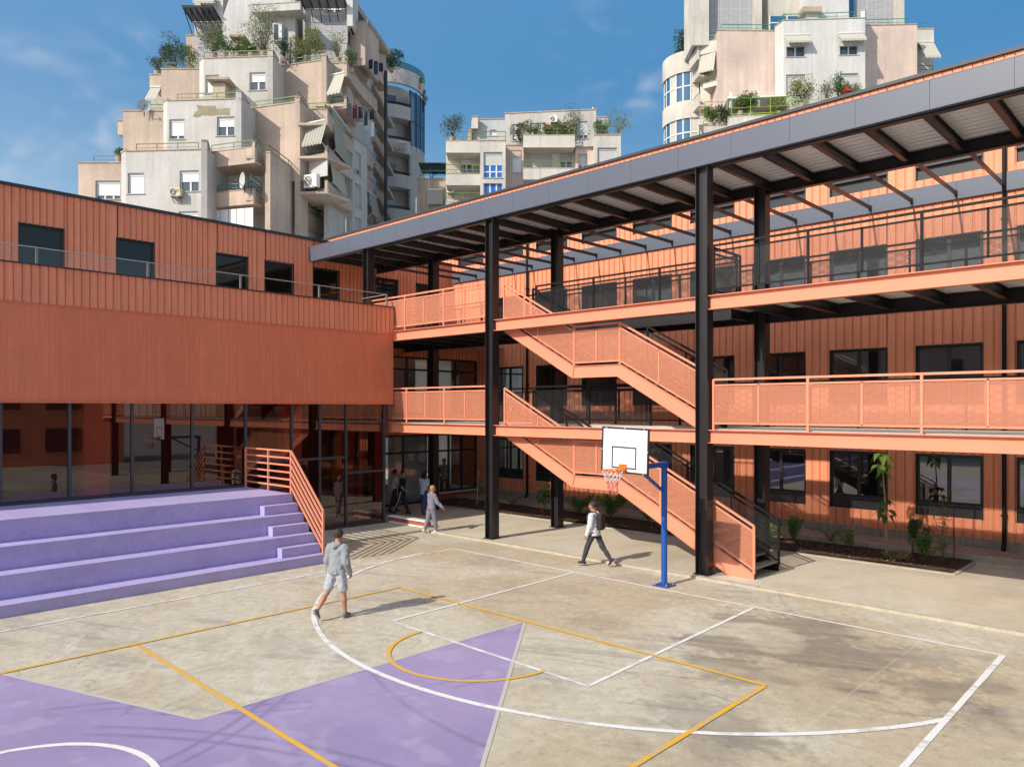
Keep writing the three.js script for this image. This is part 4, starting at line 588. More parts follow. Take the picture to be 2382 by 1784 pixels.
/** bush or small tree of several leafy lobes on forking twigs */
function bush(o, r, rx, ry, { n = 700, leaf = [0.14, 0.05], m = M.leafGreen, stem = 0.3, lobes = 9, hue } = {}) {
  const L = [], tw = []; for (let i = 0; i < lobes; i++) { const t = r() * 6.283, q = Math.sqrt(r()), y = stem + ry * (0.15 + 1.5 * r()); L.push([Math.cos(t) * q * rx * 0.75, y, Math.sin(t) * q * rx * 0.6, (0.28 + 0.3 * r()) * Math.min(rx, ry)]); }
  for (const l of L) { const mid = [l[0] * 0.35 + (r() - 0.5) * 0.1, l[1] * 0.45, l[2] * 0.35]; tw.push(rod([0, 0, 0], mid, 0.035 * (0.5 + ry * 0.4), 0.022 * (0.5 + ry * 0.4), 5), rod(mid, [l[0], l[1], l[2]], 0.02 * (0.5 + ry * 0.4), 0.008, 5)); for (let k = 0; k < 3; k++) tw.push(rod([l[0], l[1], l[2]], [l[0] + (r() - 0.5) * l[3] * 2, l[1] + r() * l[3], l[2] + (r() - 0.5) * l[3] * 2], 0.008, 0.004, 4)); }
  part('stem', tw, M.twig, o);
  part('foliage', leaves(r, n, () => { const l = L[Math.floor(r() * L.length)], d = [r() - 0.5, r() - 0.5, r() - 0.5], q = l[3] * Math.cbrt(r()) * 1.25 / Math.hypot(...d); return [[l[0] + d[0] * q, l[1] + d[1] * q, l[2] + d[2] * q], [d[0] * 1.5, d[1] * 1.5 + 0.2, d[2] * 1.5]]; }, leaf[0], leaf[1]), m, o);
}
function terracePlant(name, label, u, v, T, rx, ry, opt = {}) { const o = distant(name, label, opt.cat ?? 'plant', u, T, 'plants on the apartment terraces', high(v, T)); bush(o, rng(Math.round(u * 13 + v * 7)), rx, ry, opt); if (opt.pot !== false) part('pot', new THREE.CylinderGeometry(0.26, 0.2, 0.34, 12).translate(0, 0.0, 0), M.umber, o); return o; }
// ---------------------------------------------------------------- terraced tower on the left
function parapet(o, ua, Ta, ub, Tb, v, vb, m, depth = 1.6) { const f = new Face(ua, Ta, ub, Tb), y1 = high(v, Tb), y0 = high(vb, Tb); put(o, 'parapet', f.box(0, f.len, y0, y1, -0.18, 0), m); put(o, 'balcony_floor', f.box(0.02, f.len - 0.02, y0 + 0.004, y0 + 0.16, -depth, -0.18), m); put(o, 'coping', f.box(-0.02, f.len + 0.02, y1, y1 + 0.05, -0.2, 0.03), M.umber); f.y0 = y0; f.y1 = y1; return f; }
const tower = distant('apartment_tower', 'tall stepped apartment tower with planted terraces and curved balconies', 'building', 520, 50);
{
  const o = tower, base = 620;
  // inner core closes the view through the blocks
  for (const [u0, u1, T, d, v] of [[300, 700, 52.5, 9, 330], [390, 760, 55.5, 8, 215], [470, 800, 57.5, 8, 120], [455, 808, 59, 7, -60]]) { const f = new Face(u0, T, u1, T); put(o, 'core', f.box(0, f.len, 0, high(v, T), -d, 0), M.ash); }
  // first tier
  const a1 = block(o, 181, 48.3, 284, 48.3, 379, base, M.peach, [[219, 280, 418, 463, 0.78, { bars: 2 }]]); railOn(o, a1, 0.9, a1.len, a1.y1, M.lime);
  const a0 = block(o, 281, 47.8, 291.5, 47.35, 350, base, M.chalk);
  const a2 = block(o, 291.5, 47.35, 481, 47.0, 348, base, M.chalk, [[294, 335, 401, 450, 1], [415, 463, 395, 444.5, 0.52], [413, 461, 490, 538, 0.6]]);
  railOn(o, a2, 0.6, 4.6, a2.y1, M.lime);
  const a3 = block(o, 481, 47.0, 488, 48.8, 351, base, M.ash);
  put(o, 'drainpipe', [rod([...spot(485.5, 47.4)].toSpliced(1, 0, 0), [...spot(485.5, 47.4)].toSpliced(1, 0, high(375, 47.4)), 0.07)], M.ash);
  // loggia with two balconies
  const lg = block(o, 487, 49.9, 630, 49.9, 385, base, M.snow, [[507, 529, 409, 470, 0.7], [575, 608, 407, 440, 0.8]], 2);
  let p = parapet(o, 488, 48.3, 592, 47.25, 341.5, 378, M.peach, 2.4); railOn(o, p, 0, p.len, p.y1, M.lime); p = parapet(o, 592, 47.25, 617, 49.2, 355, 391, M.peach, 0.6); railOn(o, p, 0, p.len, p.y1, M.lime);
  p = parapet(o, 491, 48.3, 589, 47.4, 440, 474, M.peach, 2.4); railOn(o, p, 0.4, p.len, p.y1, M.teal, 0.5); p = parapet(o, 589, 47.4, 612, 49.2, 466, 484, M.peach, 0.5); railOn(o, p, 0, p.len, p.y1, M.teal, 1.1); railOn(o, p, 0, p.len, p.y1, M.teal, 0.75); railOn(o, p, 0, p.len, p.y1, M.teal, 0.4);
  { const f = new Face(492, 48.3, 588, 47.5); for (let i = 0; i < 5; i++) { const a = f.len * i / 5, b = f.len * (i + 1) / 5 - 0.05; put(o, 'louvre_panel', f.box(a, b, high(590, 47.5), high(482, 47.5), -0.12, -0.05), M.shutter); } }
  const r1 = block(o, 628, 47.7, 697, 52.1, 405, base, M.peach, [], 2); railOn(o, r1, 0, r1.len, r1.y1, M.lime);
  p = parapet(o, 665, 50.6, 762, 55.6, 517, 551, M.umber, 1.6); railOn(o, p, 2.6, p.len, p.y1, M.lime, 0.6); p = parapet(o, 762, 55.6, 800, 58, 536, 572, M.ash, 1.6);
  const wl = block(o, 697, 52.3, 762, 56.4, 440, base, M.ash, [[703, 717, 461, 500, 0.9, { sh: M.blind }], [737, 752, 484, 530, 0.9, { sh: M.blind }]], 2);
  // second tier
  const b1 = block(o, 285, 50.8, 381, 50.8, 258.5, 400, M.peach); railOn(o, b1, 0.9, b1.len, b1.y1, M.lime);
  block(o, 273, 53, 288, 53, 281, 313, M.peach, [], 2);
  const b0 = block(o, 379, 50.1, 388, 49.65, 232, 400, M.chalk);
  const b2 = block(o, 388, 49.65, 560.5, 49.3, 230, 400, M.chalk, [[391, 429, 276, 323, 0.8], [502, 546, 270, 315, 0.5]]); railOn(o, b2, 0.6, 4.6, b2.y1, M.lime);
  { const f = b2, q = (u, v) => { const [s, y] = f.hit(u, v); return [s, y]; }, L = [[448, 271], [452, 262], [460, 256], [456, 244], [475, 247], [501, 246], [503, 254], [534, 251], [533, 268], [515, 266], [490, 269], [470, 268], [461, 273]].map(([u, v]) => q(u, v)); const g = new THREE.ShapeGeometry(new THREE.Shape(L.map(([s, y]) => new THREE.Vector2(s, y)))); g.rotateY(f.turn); const [x, , z] = f.at(0, 0, 0.012); put(o, 'bare_render_patch', g.translate(x, 0, z), mat('render', [1, 1, 1], { map: wornTex(256, 2, [0.30, 0.26, 0.17], { blot: 0.25, grain: 0.1, seed: 251 }), roughness: 0.95, side: THREE.DoubleSide })); }
  block(o, 560.5, 49.3, 578, 51.4, 243, 400, M.chalk, [], 1);
  const n2 = block(o, 577, 51.8, 697, 50.6, 237, 420, M.peach); railOn(o, n2, 0.4, n2.len, n2.y1, M.lime); const n2s = block(o, 697, 50.6, 716, 52.4, 252, 560, M.peach, [], 1); railOn(o, n2s, 0, n2s.len, n2s.y1, M.lime);
  const p2 = block(o, 715, 52.4, 763, 52.2, 253, 287, M.peach, [], 1); railOn(o, p2, 0, p2.len, p2.y1, M.lime);
  // corner loggias under the second tier
  block(o, 716, 53.6, 764, 53.4, 286, 460, M.ash, [[722, 758, 300, 352, 0.3], [722, 758, 372, 430, 0.5]], 1);
  p = parapet(o, 716, 51.2, 761, 50.4, 356, 369, M.peach, 2.4); railOn(o, p, 0.2, p.len, p.y1, M.lime, 0.55); railOn(o, p, 0.2, p.len, p.y1, M.lime, 0.3);
  parapet(o, 716, 51.2, 761, 50.4, 439, 451, M.peach, 2.4);
  { const f = new Face(717, 51.2, 760, 50.5); put(o, 'roller_blind', f.box(0, f.len, high(408, 50.5), high(370, 50.5), -0.1, -0.04), M.blind); }
  // shaded side: three sweeping balcony bands, then a white end wall with shutters
  for (const [va, vm, vb, h] of [[256, 302, 330, 34], [340, 375, 395, 27], [421, 452, 467, 29]]) { const k = (949 - va) * 50.4, Tm = k / (949 - vm), Tb = k / (949 - vb); p = parapet(o, 761, 50.4, 792, Tm, vm, vm + h * 50.4 / Tm, M.peach, 2); if (h > 30) railOn(o, p, 0, p.len, p.y1, M.lime, 0.4); p = parapet(o, 792, Tm, 822, Tb, vb, vb + h * 50.4 / Tb, M.peach, 2); if (h > 30) railOn(o, p, 0, p.len, p.y1, M.lime, 0.4); }
  const side = block(o, 764, 53.0, 822, 57.5, 330, base, M.ash, [[800, 818, 352, 392, 0.9, { sh: M.blind }], [800, 818, 425, 465, 0.75, { sh: M.blind }], [797, 816, 500, 540, 0.9, { sh: M.blind }]], 1);
  const white = block(o, 820, 56.4, 854, 58.4, 342, base, M.snow, [[824, 840, 358, 402, 0.75, { sh: M.blind }], [824, 840, 432, 478, 1, { sh: M.blind }], [824, 840, 510, 540, 1, { sh: M.blind }]], 3);
  // third tier
  const c1 = block(o, 374, 53.8, 465, 53.8, 161, 300, M.peach); railOn(o, c1, 0, c1.len, c1.y1, M.lime); block(o, 347, 55, 376, 55, 174, 203, M.peach, [], 2); { const f = new Face(350, 55.5, 376, 55.5); put(o, 'wall', f.box(0, f.len, high(260, 55.5), high(203, 55.5), -2, 0), M.ash); }
  const c0 = block(o, 463, 53.1, 472, 52.55, 134, 300, M.chalk), c2 = block(o, 472, 52.55, 634, 52.2, 131, 300, M.chalk, [[475, 510, 173, 217, 1], [578, 618, 167, 209, 0.5]]); railOn(o, c2, 0, c2.len, c2.y1, M.lime);
  block(o, 634, 52.2, 647, 53.8, 142, 300, M.chalk, [], 1);
  const n3 = block(o, 646, 54.6, 758.5, 53.5, 139, 300, M.peach); railOn(o, n3, 0.5, n3.len, n3.y1, M.lime); block(o, 758.5, 53.5, 766, 54.6, 146, 300, M.peach, [], 1);
  const p3 = block(o, 765, 54.6, 806, 54.3, 145, 176, M.peach, [], 1); railOn(o, p3, 0, p3.len, p3.y1, M.lime);
  block(o, 765, 56, 807, 55.8, 175, 260, M.ash, [[772, 800, 190, 240, 0.2]], 1);
  p = parapet(o, 765, 53.8, 805.5, 53.4, 240, 251, M.peach, 2.6); railOn(o, p, 0.2, p.len, p.y1, M.lime, 0.6); railOn(o, p, 0.2, p.len, p.y1, M.lime, 0.3);
  p = parapet(o, 805.5, 53.4, 828, 57.3, 272, 295, M.peach, 2.2);
  p = parapet(o, 806.5, 54.3, 842, 57.8, 196, 224, M.peach, 2); railOn(o, p, 0, p.len, p.y1, M.lime, 0.4); p = parapet(o, 842, 57.8, 877, 60.9, 233.6, 261, M.peach, 2); railOn(o, p, 0, p.len, p.y1, M.lime, 0.4);
  block(o, 806, 56.2, 868, 62, 180, base, M.ash, [[812, 826, 215, 245, 0.5]], 1);
  // chimneys
  for (const [u0, u1, v0, v1, T, c] of [[494, 523, 194, 236, 51.3, [482.6, 534.7, 180]], [546, 563, 95, 135, 54.2, [537, 572, 82]]]) { const f = new Face(u0, T, u1, T); put(o, 'chimney', f.box(0, f.len, high(v1, T), high(v0, T), -0.8, 0), M.peach); const [s0] = f.hit(c[0], v0), [s1] = f.hit(c[1], v0), y = high(v0, T); put(o, 'chimney_cap', [f.box(s0, s1, y + 0.14, y + 0.3, -1.1, 0.35), f.box(0.1, f.len - 0.1, y, y + 0.14, -0.7, -0.1)], M.umber); }
  // top storeys
  block(o, 432, 57.4, 453, 57.4, 83, 200, M.peach, [], 3);
  const tl = block(o, 451, 56.6, 518, 56.6, -60, 60, M.snow, [[466, 503, -2, 34, 0.6]], 3); { const f = new Face(451, 56.6, 518, 56.6); put(o, 'tiled_wall', f.box(0, f.len, high(200, 56.6), high(60, 56.6), -0.3, 0.0), M.tile); }
  { const f = new Face(514, 55.5, 690, 55.5), L = [[531, -60], [531, 0], [516.5, 43], [516.5, 200], [671, 200], [674, 100], [686, 16], [686, -60]].map(([u, v]) => f.hit(u, v)); const g = new THREE.ExtrudeGeometry(new THREE.Shape(L.map(([s, y]) => new THREE.Vector2(s, y)).reverse()), { depth: 0.5, bevelEnabled: false }); g.rotateY(f.turn); const [x, , z] = f.at(0, 0, -0.5); put(o, 'splayed_wall', g.translate(x, 0, z), M.snow); const s = new Face(686, 55.5, 704, 58.4); put(o, 'wall', s.box(0, s.len, high(200, 55.5), high(-60, 55.5), -0.3, 0), M.chalk); p = parapet(o, 586, 54.7, 698, 54.3, 5, 22, M.chalk, 1.4); put(o, 'oriel', [f.box(f.hit(637, 60)[0], f.hit(658, 60)[0], high(100, 55.5), high(58, 55.5), 0, 0.35)], M.trim); put(o, 'oriel_pane', [f.box(f.hit(640, 60)[0], f.hit(650, 60)[0], high(98, 55.5), high(62, 55.5), 0.34, 0.37)], M.bgGlass); put(o, 'slit_window', f.box(f.hit(661, 60)[0], f.hit(668, 60)[0], high(92, 55.5), high(66, 55.5), 0.002, 0.03), M.bgGlass); }
  const tr = block(o, 709, 56.3, 808, 56.3, -60, 34, M.snow, [[756, 795, -6, 29, 0.75]], 3); { const f = new Face(709, 56.3, 808, 56.3); put(o, 'tiled_wall', f.box(0, f.len, high(200, 56.3), high(34, 56.3), -0.3, -0.02), M.tile); }
  block(o, 806, 55.8, 820, 55.8, -60, 60, M.snow, [], 2);
  for (const [u0, u1, T, va, vb, out] of [[447, 514, 56.6, 62, 50, 1.7], [709, 807, 56.3, 32, 27, 1.3]]) { const f = new Face(u0, T, u1, T), y = high(va, T) + 0.3, g = []; for (let i = 0; i <= 5; i++) { const s = f.len * i / 5; g.push(bar(f.at(s, y, 0.02), f.at(s, y + 0.25, out), 0.06, 0.1), bar(f.at(s, y - 0.9, 0.02), f.at(s, y + 0.1, out * 0.8), 0.05, 0.05)); } put(o, 'pergola', [g, bar(f.at(0, y + 0.28, out), f.at(f.len, y + 0.28, out), 0.08, 0.08)], M.darkMetal); const q = quad(f.at(-0.1, y + 0.08, 0.02), f.at(f.len + 0.1, y + 0.08, 0.02), f.at(f.len + 0.1, y + 0.34, out + 0.1), f.at(-0.1, y + 0.34, out + 0.1)); put(o, 'pergola_roof', q, mat('smokeSheet', [0.16, 0.16, 0.17], { roughness: 0.4, side: THREE.DoubleSide, transmission: 0.3, thickness: 0 })); }
  // beige oriel and sloping roof slab on the right shoulder
  const or = block(o, 813, 57.2, 849, 57.0, 50, 151, M.peach, [], 3); p = parapet(o, 849, 57.0, 871, 60.5, 155, 183, M.peach, 2); p = parapet(o, 849, 57.3, 899, 64, 190, 212, M.peach, 1.5);
  { const A = (u, v, T) => [...spot(u, T)].toSpliced(1, 0, high(v, T)), th = (q) => q; const a = A(857, 42, 58), b = A(908, 118, 66), c = A(884, 122, 67), d = A(852, 92, 61); const low = ([x, y, z]) => [x, y - 0.35, z]; put(o, 'roof_slab', [quad(a, b, c, d), quad(low(d), low(c), low(b), low(a)), quad(a, low(a), low(b), b), quad(b, low(b), low(c), c), quad(c, low(c), low(d), d), quad(d, low(d), low(a), a)], M.umber); }
  const hi = block(o, 818, 58, 862, 64, 95, 200, M.ash, [[822, 836, 105, 145, 0.4]], 1); block(o, 858, 63, 898, 66, 120, base, M.peach, [], 1);
  { const f = new Face(800, 58.2, 853, 62); const sl = parapet(o, 820, 57.0, 853, 60, 42, 52, M.umber, 2); }
  // recessed stair strip with slanted balconies and blue panes
  const st = new Face(855, 61.5, 899, 67); for (let i = 0; i < 6; i++) { const y = high(258 + i * 58, 64), y2 = y - 1.15; put(o, 'spandrel', st.box(0, st.len, y2 - 0.1, y, -0.2, 0), M.ash); put(o, 'stair_window', st.box(0, st.len, y, y + 0.85, -0.25, -0.12), M.blueGlass); put(o, 'stair_beam', bar(st.at(0, y + 0.9, 0.4), st.at(st.len, y - 0.25, 0.4), 0.5, 0.35), M.umber); }
  for (let i = 0; i < 4; i++) { p = parapet(o, 855, 59.6, 868, 61.2, 362 + i * 63, 396 + i * 63, M.peach, 1.4); }
  put(o, 'drainpipe', [rod([...spot(897, 63)].toSpliced(1, 0, 0), [...spot(897, 63)].toSpliced(1, 0, high(165, 63)), 0.14)], M.darkMetal);
  // round tower at the far end
  const [rx, rz] = spot(897, 73.5), R = 3.75, arc = (a0, a1, r, y0, y1, n = 22) => { const P = []; for (let i = 0; i <= n; i++) { const t = mix(a0, a1, i / n); P.push([rx + Math.sin(t) * r, rz + Math.cos(t) * r]); } for (let i = n; i >= 0; i--) { const t = mix(a0, a1, i / n); P.push([rx + Math.sin(t) * (r - 0.25), rz + Math.cos(t) * (r - 0.25)]); } return prism(P.reverse(), y0, y1); };
  const ytop = high(186, 70); put(o, 'round_wall', [cyl(rx, rz, 0, ytop, R - 1.3, R - 1.3, 32), arc(0.82, 2.0, R, 0, high(330, 70))], M.ash);
  put(o, 'round_parapet', arc(-0.35, 2.0, R, ytop - 0.2, ytop + 1.25), M.chalk); put(o, 'round_rail', [arc(-0.35, 2.0, R + 0.02, ytop + 1.3, ytop + 1.85)], mat('tealGlass', [0.25, 0.5, 0.52], { transmission: 0.7, thickness: 0, roughness: 0.1 }));
  for (let i = 0; i < 6; i++) { const y = ytop - 3.2 * (i + 1); put(o, 'round_balcony', [arc(-0.35, 0.82, R, y - 0.2, y + 1.0)], M.chalk); put(o, 'round_floor', [cyl(rx, rz, y - 0.2, y, R - 0.3, R - 0.3, 32)], M.ash); put(o, 'round_rail', [arc(-0.35, 0.8, R, y + 1.2, y + 1.26), arc(-0.35, 0.8, R, y + 1.05, y + 1.09)], M.darkMetal); const w = arc(0.0, 0.55, R - 1.26, y + 0.2, y + 2.3); put(o, 'round_window', w, i % 2 ? M.blind : M.bgGlass); }
  for (let k = 0; k < 4; k++) for (let j = 0; j < 2; j++) put(o, 'curtain_pane', arc(0.84 + k * 0.2, 1.025 + k * 0.2, R - 0.05, ytop - 6.2 + j * 2.85, ytop - 3.45 + j * 2.85, 5), M.blueGlass);
  put(o, 'curtain_frame', [arc(0.82, 1.66, R - 0.02, ytop - 3.45, ytop - 3.36), ...[0, 1, 2, 3, 4].map((k) => arc(0.825 + k * 0.2, 0.84 + k * 0.2, R, ytop - 6.2, ytop - 0.5, 2))], M.darkMetal);
  // things on the tower
  const fa = (u0, T0, u1, T1) => new Face(u0, T0, u1, T1);
  airUnit('rust-stained air conditioner beside a half-open window of the left tower', a2, a2.rect(402, 427, 442, 460), true);
  { const f = fa(716, 51, 761, 50.3); airUnit('white air conditioner on the tower corner below a grey roller blind', f, f.rect(717, 746, 412, 437)); }
  { const f = fa(714, 51.2, 761, 50.5); awning('olive striped awning over the tower corner balcony', f, f.rect(714, 761, 289, 334), 0.6, M.canvasGreen); }
  { const f = fa(763, 54.2, 804, 53.6); awning('cream canvas awning with valance on the third-tier corner of the left tower', f, f.rect(763, 803, 178, 217), 0.6, M.canvasCream); }
  { const f = fa(766, 51.5, 815, 57); awning('long olive striped awning on the shaded curved side of the tower', f, f.rect(770, 812, 308, 345), 0.3, M.canvasGreen); }
  { const f = fa(764, 51.5, 800, 55); awning('beige rolled-out awning above the lowest curved balcony of the tower', f, f.rect(764, 796, 384, 420), 0.3, M.canvasCream); }
  { const f = fa(345, 55, 375, 55); awning('narrow beige awning at the far left edge of the tower', f, f.rect(350, 374, 204, 240), 0.9, M.canvasCream); }
  { const f = fa(456, 56.5, 505, 56.5); awning('cream box awning high on the white top storey of the left tower', f, f.rect(456, 504, -2, 13), 0.7, M.canvasCream); }
  { const f = fa(900, 70.2, 953, 70.2); awning('brown and cream striped awning on a balcony of the round tower', f, f.rect(906, 948, 333, 350), 0.9, M.canvasRed); }
  { const f = fa(852, 58.8, 876, 61); awning('green striped awning hanging low at the right foot of the tower', f, f.rect(855, 874, 460, 494), 0.4, M.canvasGreen); }
  dish('pale satellite dish on the lower loggia balcony of the tower', 567, 420, 47.2, 0.5, -0.9); dish('grey satellite dish on the left terrace of the tower', 333, 247, 50.5, 0.42, 0.6);
  // laundry
  const wash = (name, label, u, v, T, cols) => { const w = distant(name, label, 'laundry', u, T, 'laundry on balconies', high(v, T)); const r = rng(u); cols.forEach((c, i) => { const x = i * 0.34, h = 0.6 + r() * 0.7, g = new THREE.PlaneGeometry(0.32, h, 4, 5), p = g.attributes.position; for (let k = 0; k < p.count; k++) p.setZ(k, 0.05 * Math.sin(p.getX(k) * 14 + i * 2) + i * -0.28); g.computeVertexNormals(); part('garment', g.translate(x, -h / 2, 0), mat('cloth', c, { roughness: 0.95, side: THREE.DoubleSide }), w); }); part('line', rod([-0.2, 0.01, 0.1], [cols.length * 0.34, 0.01, -cols.length * 0.28], 0.008), M.trim, w); };
  wash('washing', 'dark clothes hung to dry beside the third-tier awning', 812, 240, 53.2, [[0.03, 0.03, 0.04], [0.12, 0.03, 0.04], [0.03, 0.03, 0.035], [0.05, 0.05, 0.07], [0.02, 0.02, 0.03]]);
  wash('washing', 'white sheet hung over a balcony on the shaded side of the tower', 853, 281, 58.5, [[0.75, 0.75, 0.76], [0.72, 0.72, 0.74]]);
  wash('washing', 'black and blue jackets hung under the beige upper balcony of the tower', 862, 138, 57.5, [[0.02, 0.02, 0.03], [0.03, 0.05, 0.1], [0.02, 0.02, 0.02]]);
  // terrace planting
  const TP = terracePlant, big = { n: 1500, leaf: [0.17, 0.05], lobes: 14 };
  TP('olive_tree', 'round olive tree on the top terrace in front of the splayed white wall', 612, 127, 53.4, 1.35, 1.25, { ...big, m: M.leafOlive, stem: 0.7, lobes: 18, n: 2200, cat: 'tree' });
  TP('olive_tree', 'grey-green olive tree under the dark pergola of the tower', 497, 131, 53.9, 0.95, 1.05, { ...big, m: M.leafOlive, stem: 0.5, cat: 'tree' });
  TP('shrub', 'dense dark shrub at the outer corner of the highest terrace', 405, 165, 54.6, 1.35, 1.0, { ...big, m: M.leafDark, n: 2000 });
  TP('shrub', 'small ivy-like shrub spilling over the outermost terrace rail', 366, 172, 55.2, 0.7, 0.5, { m: M.leafDark });
  TP('shrub', 'bright leafy shrub between the dark shrub and the first olive tree', 443, 158, 54.4, 0.8, 0.95, { m: M.leafGreen, n: 900 });
  TP('shrub', 'low green bush below the pergola olive tree', 522, 130, 53.2, 0.95, 0.45, { m: M.leafGreen, n: 1100 });
  TP('shrub', 'low green bush beside the cowled chimney on the top terrace', 552, 131, 53.3, 0.8, 0.5, { m: M.leafGreen, n: 900 });
  TP('shrub', 'low green bush at the foot of the round olive tree', 585, 130, 53.2, 0.7, 0.35, { m: M.leafGreen, n: 700 });
  TP('shrub', 'wide yellow-green bush behind the lime rail below the tiled wall', 712, 136, 54.6, 1.5, 0.85, { ...big, m: M.leafYellow, n: 2200 });
  TP('shrub', 'dark climbing plant at the corner of the wide yellow-green bush', 660, 140, 54.2, 0.5, 0.55, { m: M.leafDark, n: 700 });
  TP('shrub', 'straggly thin-leaved plant before the sunlit tiled wall', 785, 142, 54.8, 0.75, 1.05, { m: M.leafYellow, n: 380, lobes: 16 });
  TP('shrub', 'trailing plant over the green corner rail right of the tiled wall', 816, 165, 55, 0.5, 0.75, { m: M.leafGreen, n: 700, lobes: 8 });
  TP('shrub', 'round dark green bush on the roof of the round tower', 910, 163, 68.5, 1.15, 0.75, { m: M.leafDark, n: 1800, stem: 0.2, leaf: [0.16, 0.07], lobes: 14 });
  TP('shrub', 'small plant on the rim of the round tower roof', 974, 203, 72, 0.5, 0.4, { m: M.leafGreen, n: 350 });
  TP('shrub', 'reddish climber on the edge of the round tower above the blue glazing', 986, 262, 73, 0.3, 1.2, { m: M.leafDark, n: 420, pot: false, lobes: 7 });
  TP('shrub', 'green shrub at the left end of the first-tier terrace', 277, 372, 48.5, 0.3, 0.25, { m: M.leafGreen, n: 300 });
}
// ---------------------------------------------------------------- middle block and the small house beside it
const mid = distant('apartment_block', 'beige mid-rise apartment block with flowered balconies behind the walkway roof', 'building', 1230, 57);
{
  const o = mid, T = 57, B = 620, X = (x) => 960 + x / 4.096, Y = (y) => 230 + y / 4.096; let p;
  for (const [u0, u1, t, d, v] of [[1040, 1440, 59.4, 7, 345], [1178, 1385, 59.6, 6, 268]]) { const f = new Face(u0, t, u1, t); put(o, 'core', f.box(0, f.len, 0, high(v, t), -d, 0), M.ash); }
  // left balcony stack
  const lb = block(o, X(318), T + 1.6, X(642), T + 1.6, Y(400), B, M.bone, [[X(450), X(565), Y(570), Y(700), 0.35], [X(575), X(632), Y(640), Y(700), 0]], 1.2);
  for (const [a, b, rail] of [[Y(400), Y(512), 1], [Y(715), Y(822), 1], [Y(985), Y(1100), 1]]) { p = parapet(o, X(315), T, X(642), T, a, b, M.bone, 1.6); railOn(o, p, 0, p.len, p.y1, M.lime, 0.75); }
  { const f = new Face(X(325), T + 0.6, X(432), T + 0.6), g = []; for (let i = -12; i < 14; i++) { const s = i * 0.3; for (const k of [1, -1]) { const a = [clamp(s, 0, f.len), 0], y0 = high(Y(700), T), y1 = high(Y(555), T), H = y1 - y0; let x0 = s, x1 = s + k * H; const cl = (x, y) => x < 0 ? [0, y - k * x * 0] : [x, y]; if (Math.max(x0, x1) < 0 || Math.min(x0, x1) > f.len) continue; const t0 = clamp(k > 0 ? (0 - s) / H : (s - f.len) / H), t1 = clamp(k > 0 ? (f.len - s) / H : s / H); if (t1 <= t0) continue; g.push(bar(f.at(s + k * H * t0, y0 + H * t0), f.at(s + k * H * t1, y0 + H * t1), 0.02, 0.04)); } } put(o, 'trellis', g, M.umber); }
  // glazed bay
  const bay = block(o, X(642), T - 0.3, X(885), T - 0.3, Y(400), B, M.bone, [[X(668), X(858), Y(500), Y(750), 0.5, { glass: M.cobalt, bars: 2, cross: true, sh: M.blind }], [X(668), X(858), Y(798), Y(1040), 0, { glass: M.cobalt, bars: 2, cross: true }]], 2); railOn(o, bay, 0, bay.len, bay.y1, M.lime, 0.75);
  // peach strips and the wall behind the long balconies
  block(o, X(885), T + 0.9, X(1058), T + 0.9, Y(445), B, M.pink, [[X(945), X(1042), Y(545), Y(702), 1]], 1);
  block(o, X(1052), T + 1.4, X(1552), T + 1.4, Y(470), B, M.bone, [[X(1088), X(1328), Y(525), Y(670), 0.85, { sh: M.blind }], [X(1398), X(1518), Y(515), Y(670), 0.5, { sh: M.blind }]], 1);
  block(o, X(1550), T + 0.9, X(1738), T + 0.9, Y(420), B, M.pink, [[X(1572), X(1670), Y(522), Y(690), 0.65, { sh: M.blind }]], 1);
  for (const [a, b] of [[Y(345), Y(462)], [Y(660), Y(768)]]) { p = parapet(o, X(1052), T, X(1545), T, a, b, M.bone, 1.8); railOn(o, p, 0, p.len, p.y1, M.lime, 0.55); put(o, 'joint', new Face(X(1212), T, X(1214), T).box(0, 0.04, p.y0, p.y1, 0.002, 0.012), M.ash); }
  const rb = block(o, X(1735), T - 0.2, X(1985), T - 0.2, Y(345), B, M.bone, [[X(1755), X(1952), Y(458), Y(640), 1, { sh: M.blind }]], 2); railOn(o, rb, 0, rb.len, rb.y1, M.lime, 0.8);
  // grey tiled top storey and its neighbours
  plaster('stone', [0.47, 0.44, 0.40], 261, { streak: 0.12, blot: 0.08 }); plaster('slate', [0.46, 0.47, 0.48], 263, { blot: 0.06 });
  const top = block(o, X(878), T + 1.4, X(1750), T + 0.6, Y(103), Y(450), M.stone, [[X(945), X(1040), Y(235), Y(395), 0.86], [X(1113), X(1272), Y(225), Y(345), 1], [X(1430), X(1502), Y(215), Y(345), 1], [X(1572), X(1670), Y(208), Y(375), 0.78]], 6);
  airUnit('white air conditioner on the grey top storey of the middle block', top, top.rect(X(1316), X(1380), Y(185), Y(237)));
  block(o, X(558), T + 3, X(880), T + 3, Y(195), Y(420), M.slate, [[X(728), X(804), Y(288), Y(350), 1]], 5); block(o, X(565), T + 2.4, X(622), T + 2.4, Y(172), Y(280), M.bone, [], 1); block(o, X(545), T + 2.6, X(560), T + 2.6, Y(285), Y(400), M.umber, [], 1);
  block(o, X(1750), T + 2.2, X(1868), T + 2.2, Y(175), Y(420), M.slate, [], 4);
  put(o, 'aerial', [rod([...spot(X(1718), T + 3)].toSpliced(1, 0, high(Y(105), T + 3)), [...spot(X(1718), T + 3)].toSpliced(1, 0, high(Y(80), T + 3)), 0.05)], M.trim);
  airUnit('air conditioner on the lowest left balcony of the middle block', lb, lb.rect(X(332), X(398), Y(845), Y(905)));
  const TP = terracePlant;
  TP('shrub', 'dark small tree at the left corner of the middle block terrace', X(378), Y(385), T + 0.8, 1.0, 0.85, { m: M.leafDark, n: 1100, stem: 0.4, lobes: 12 });
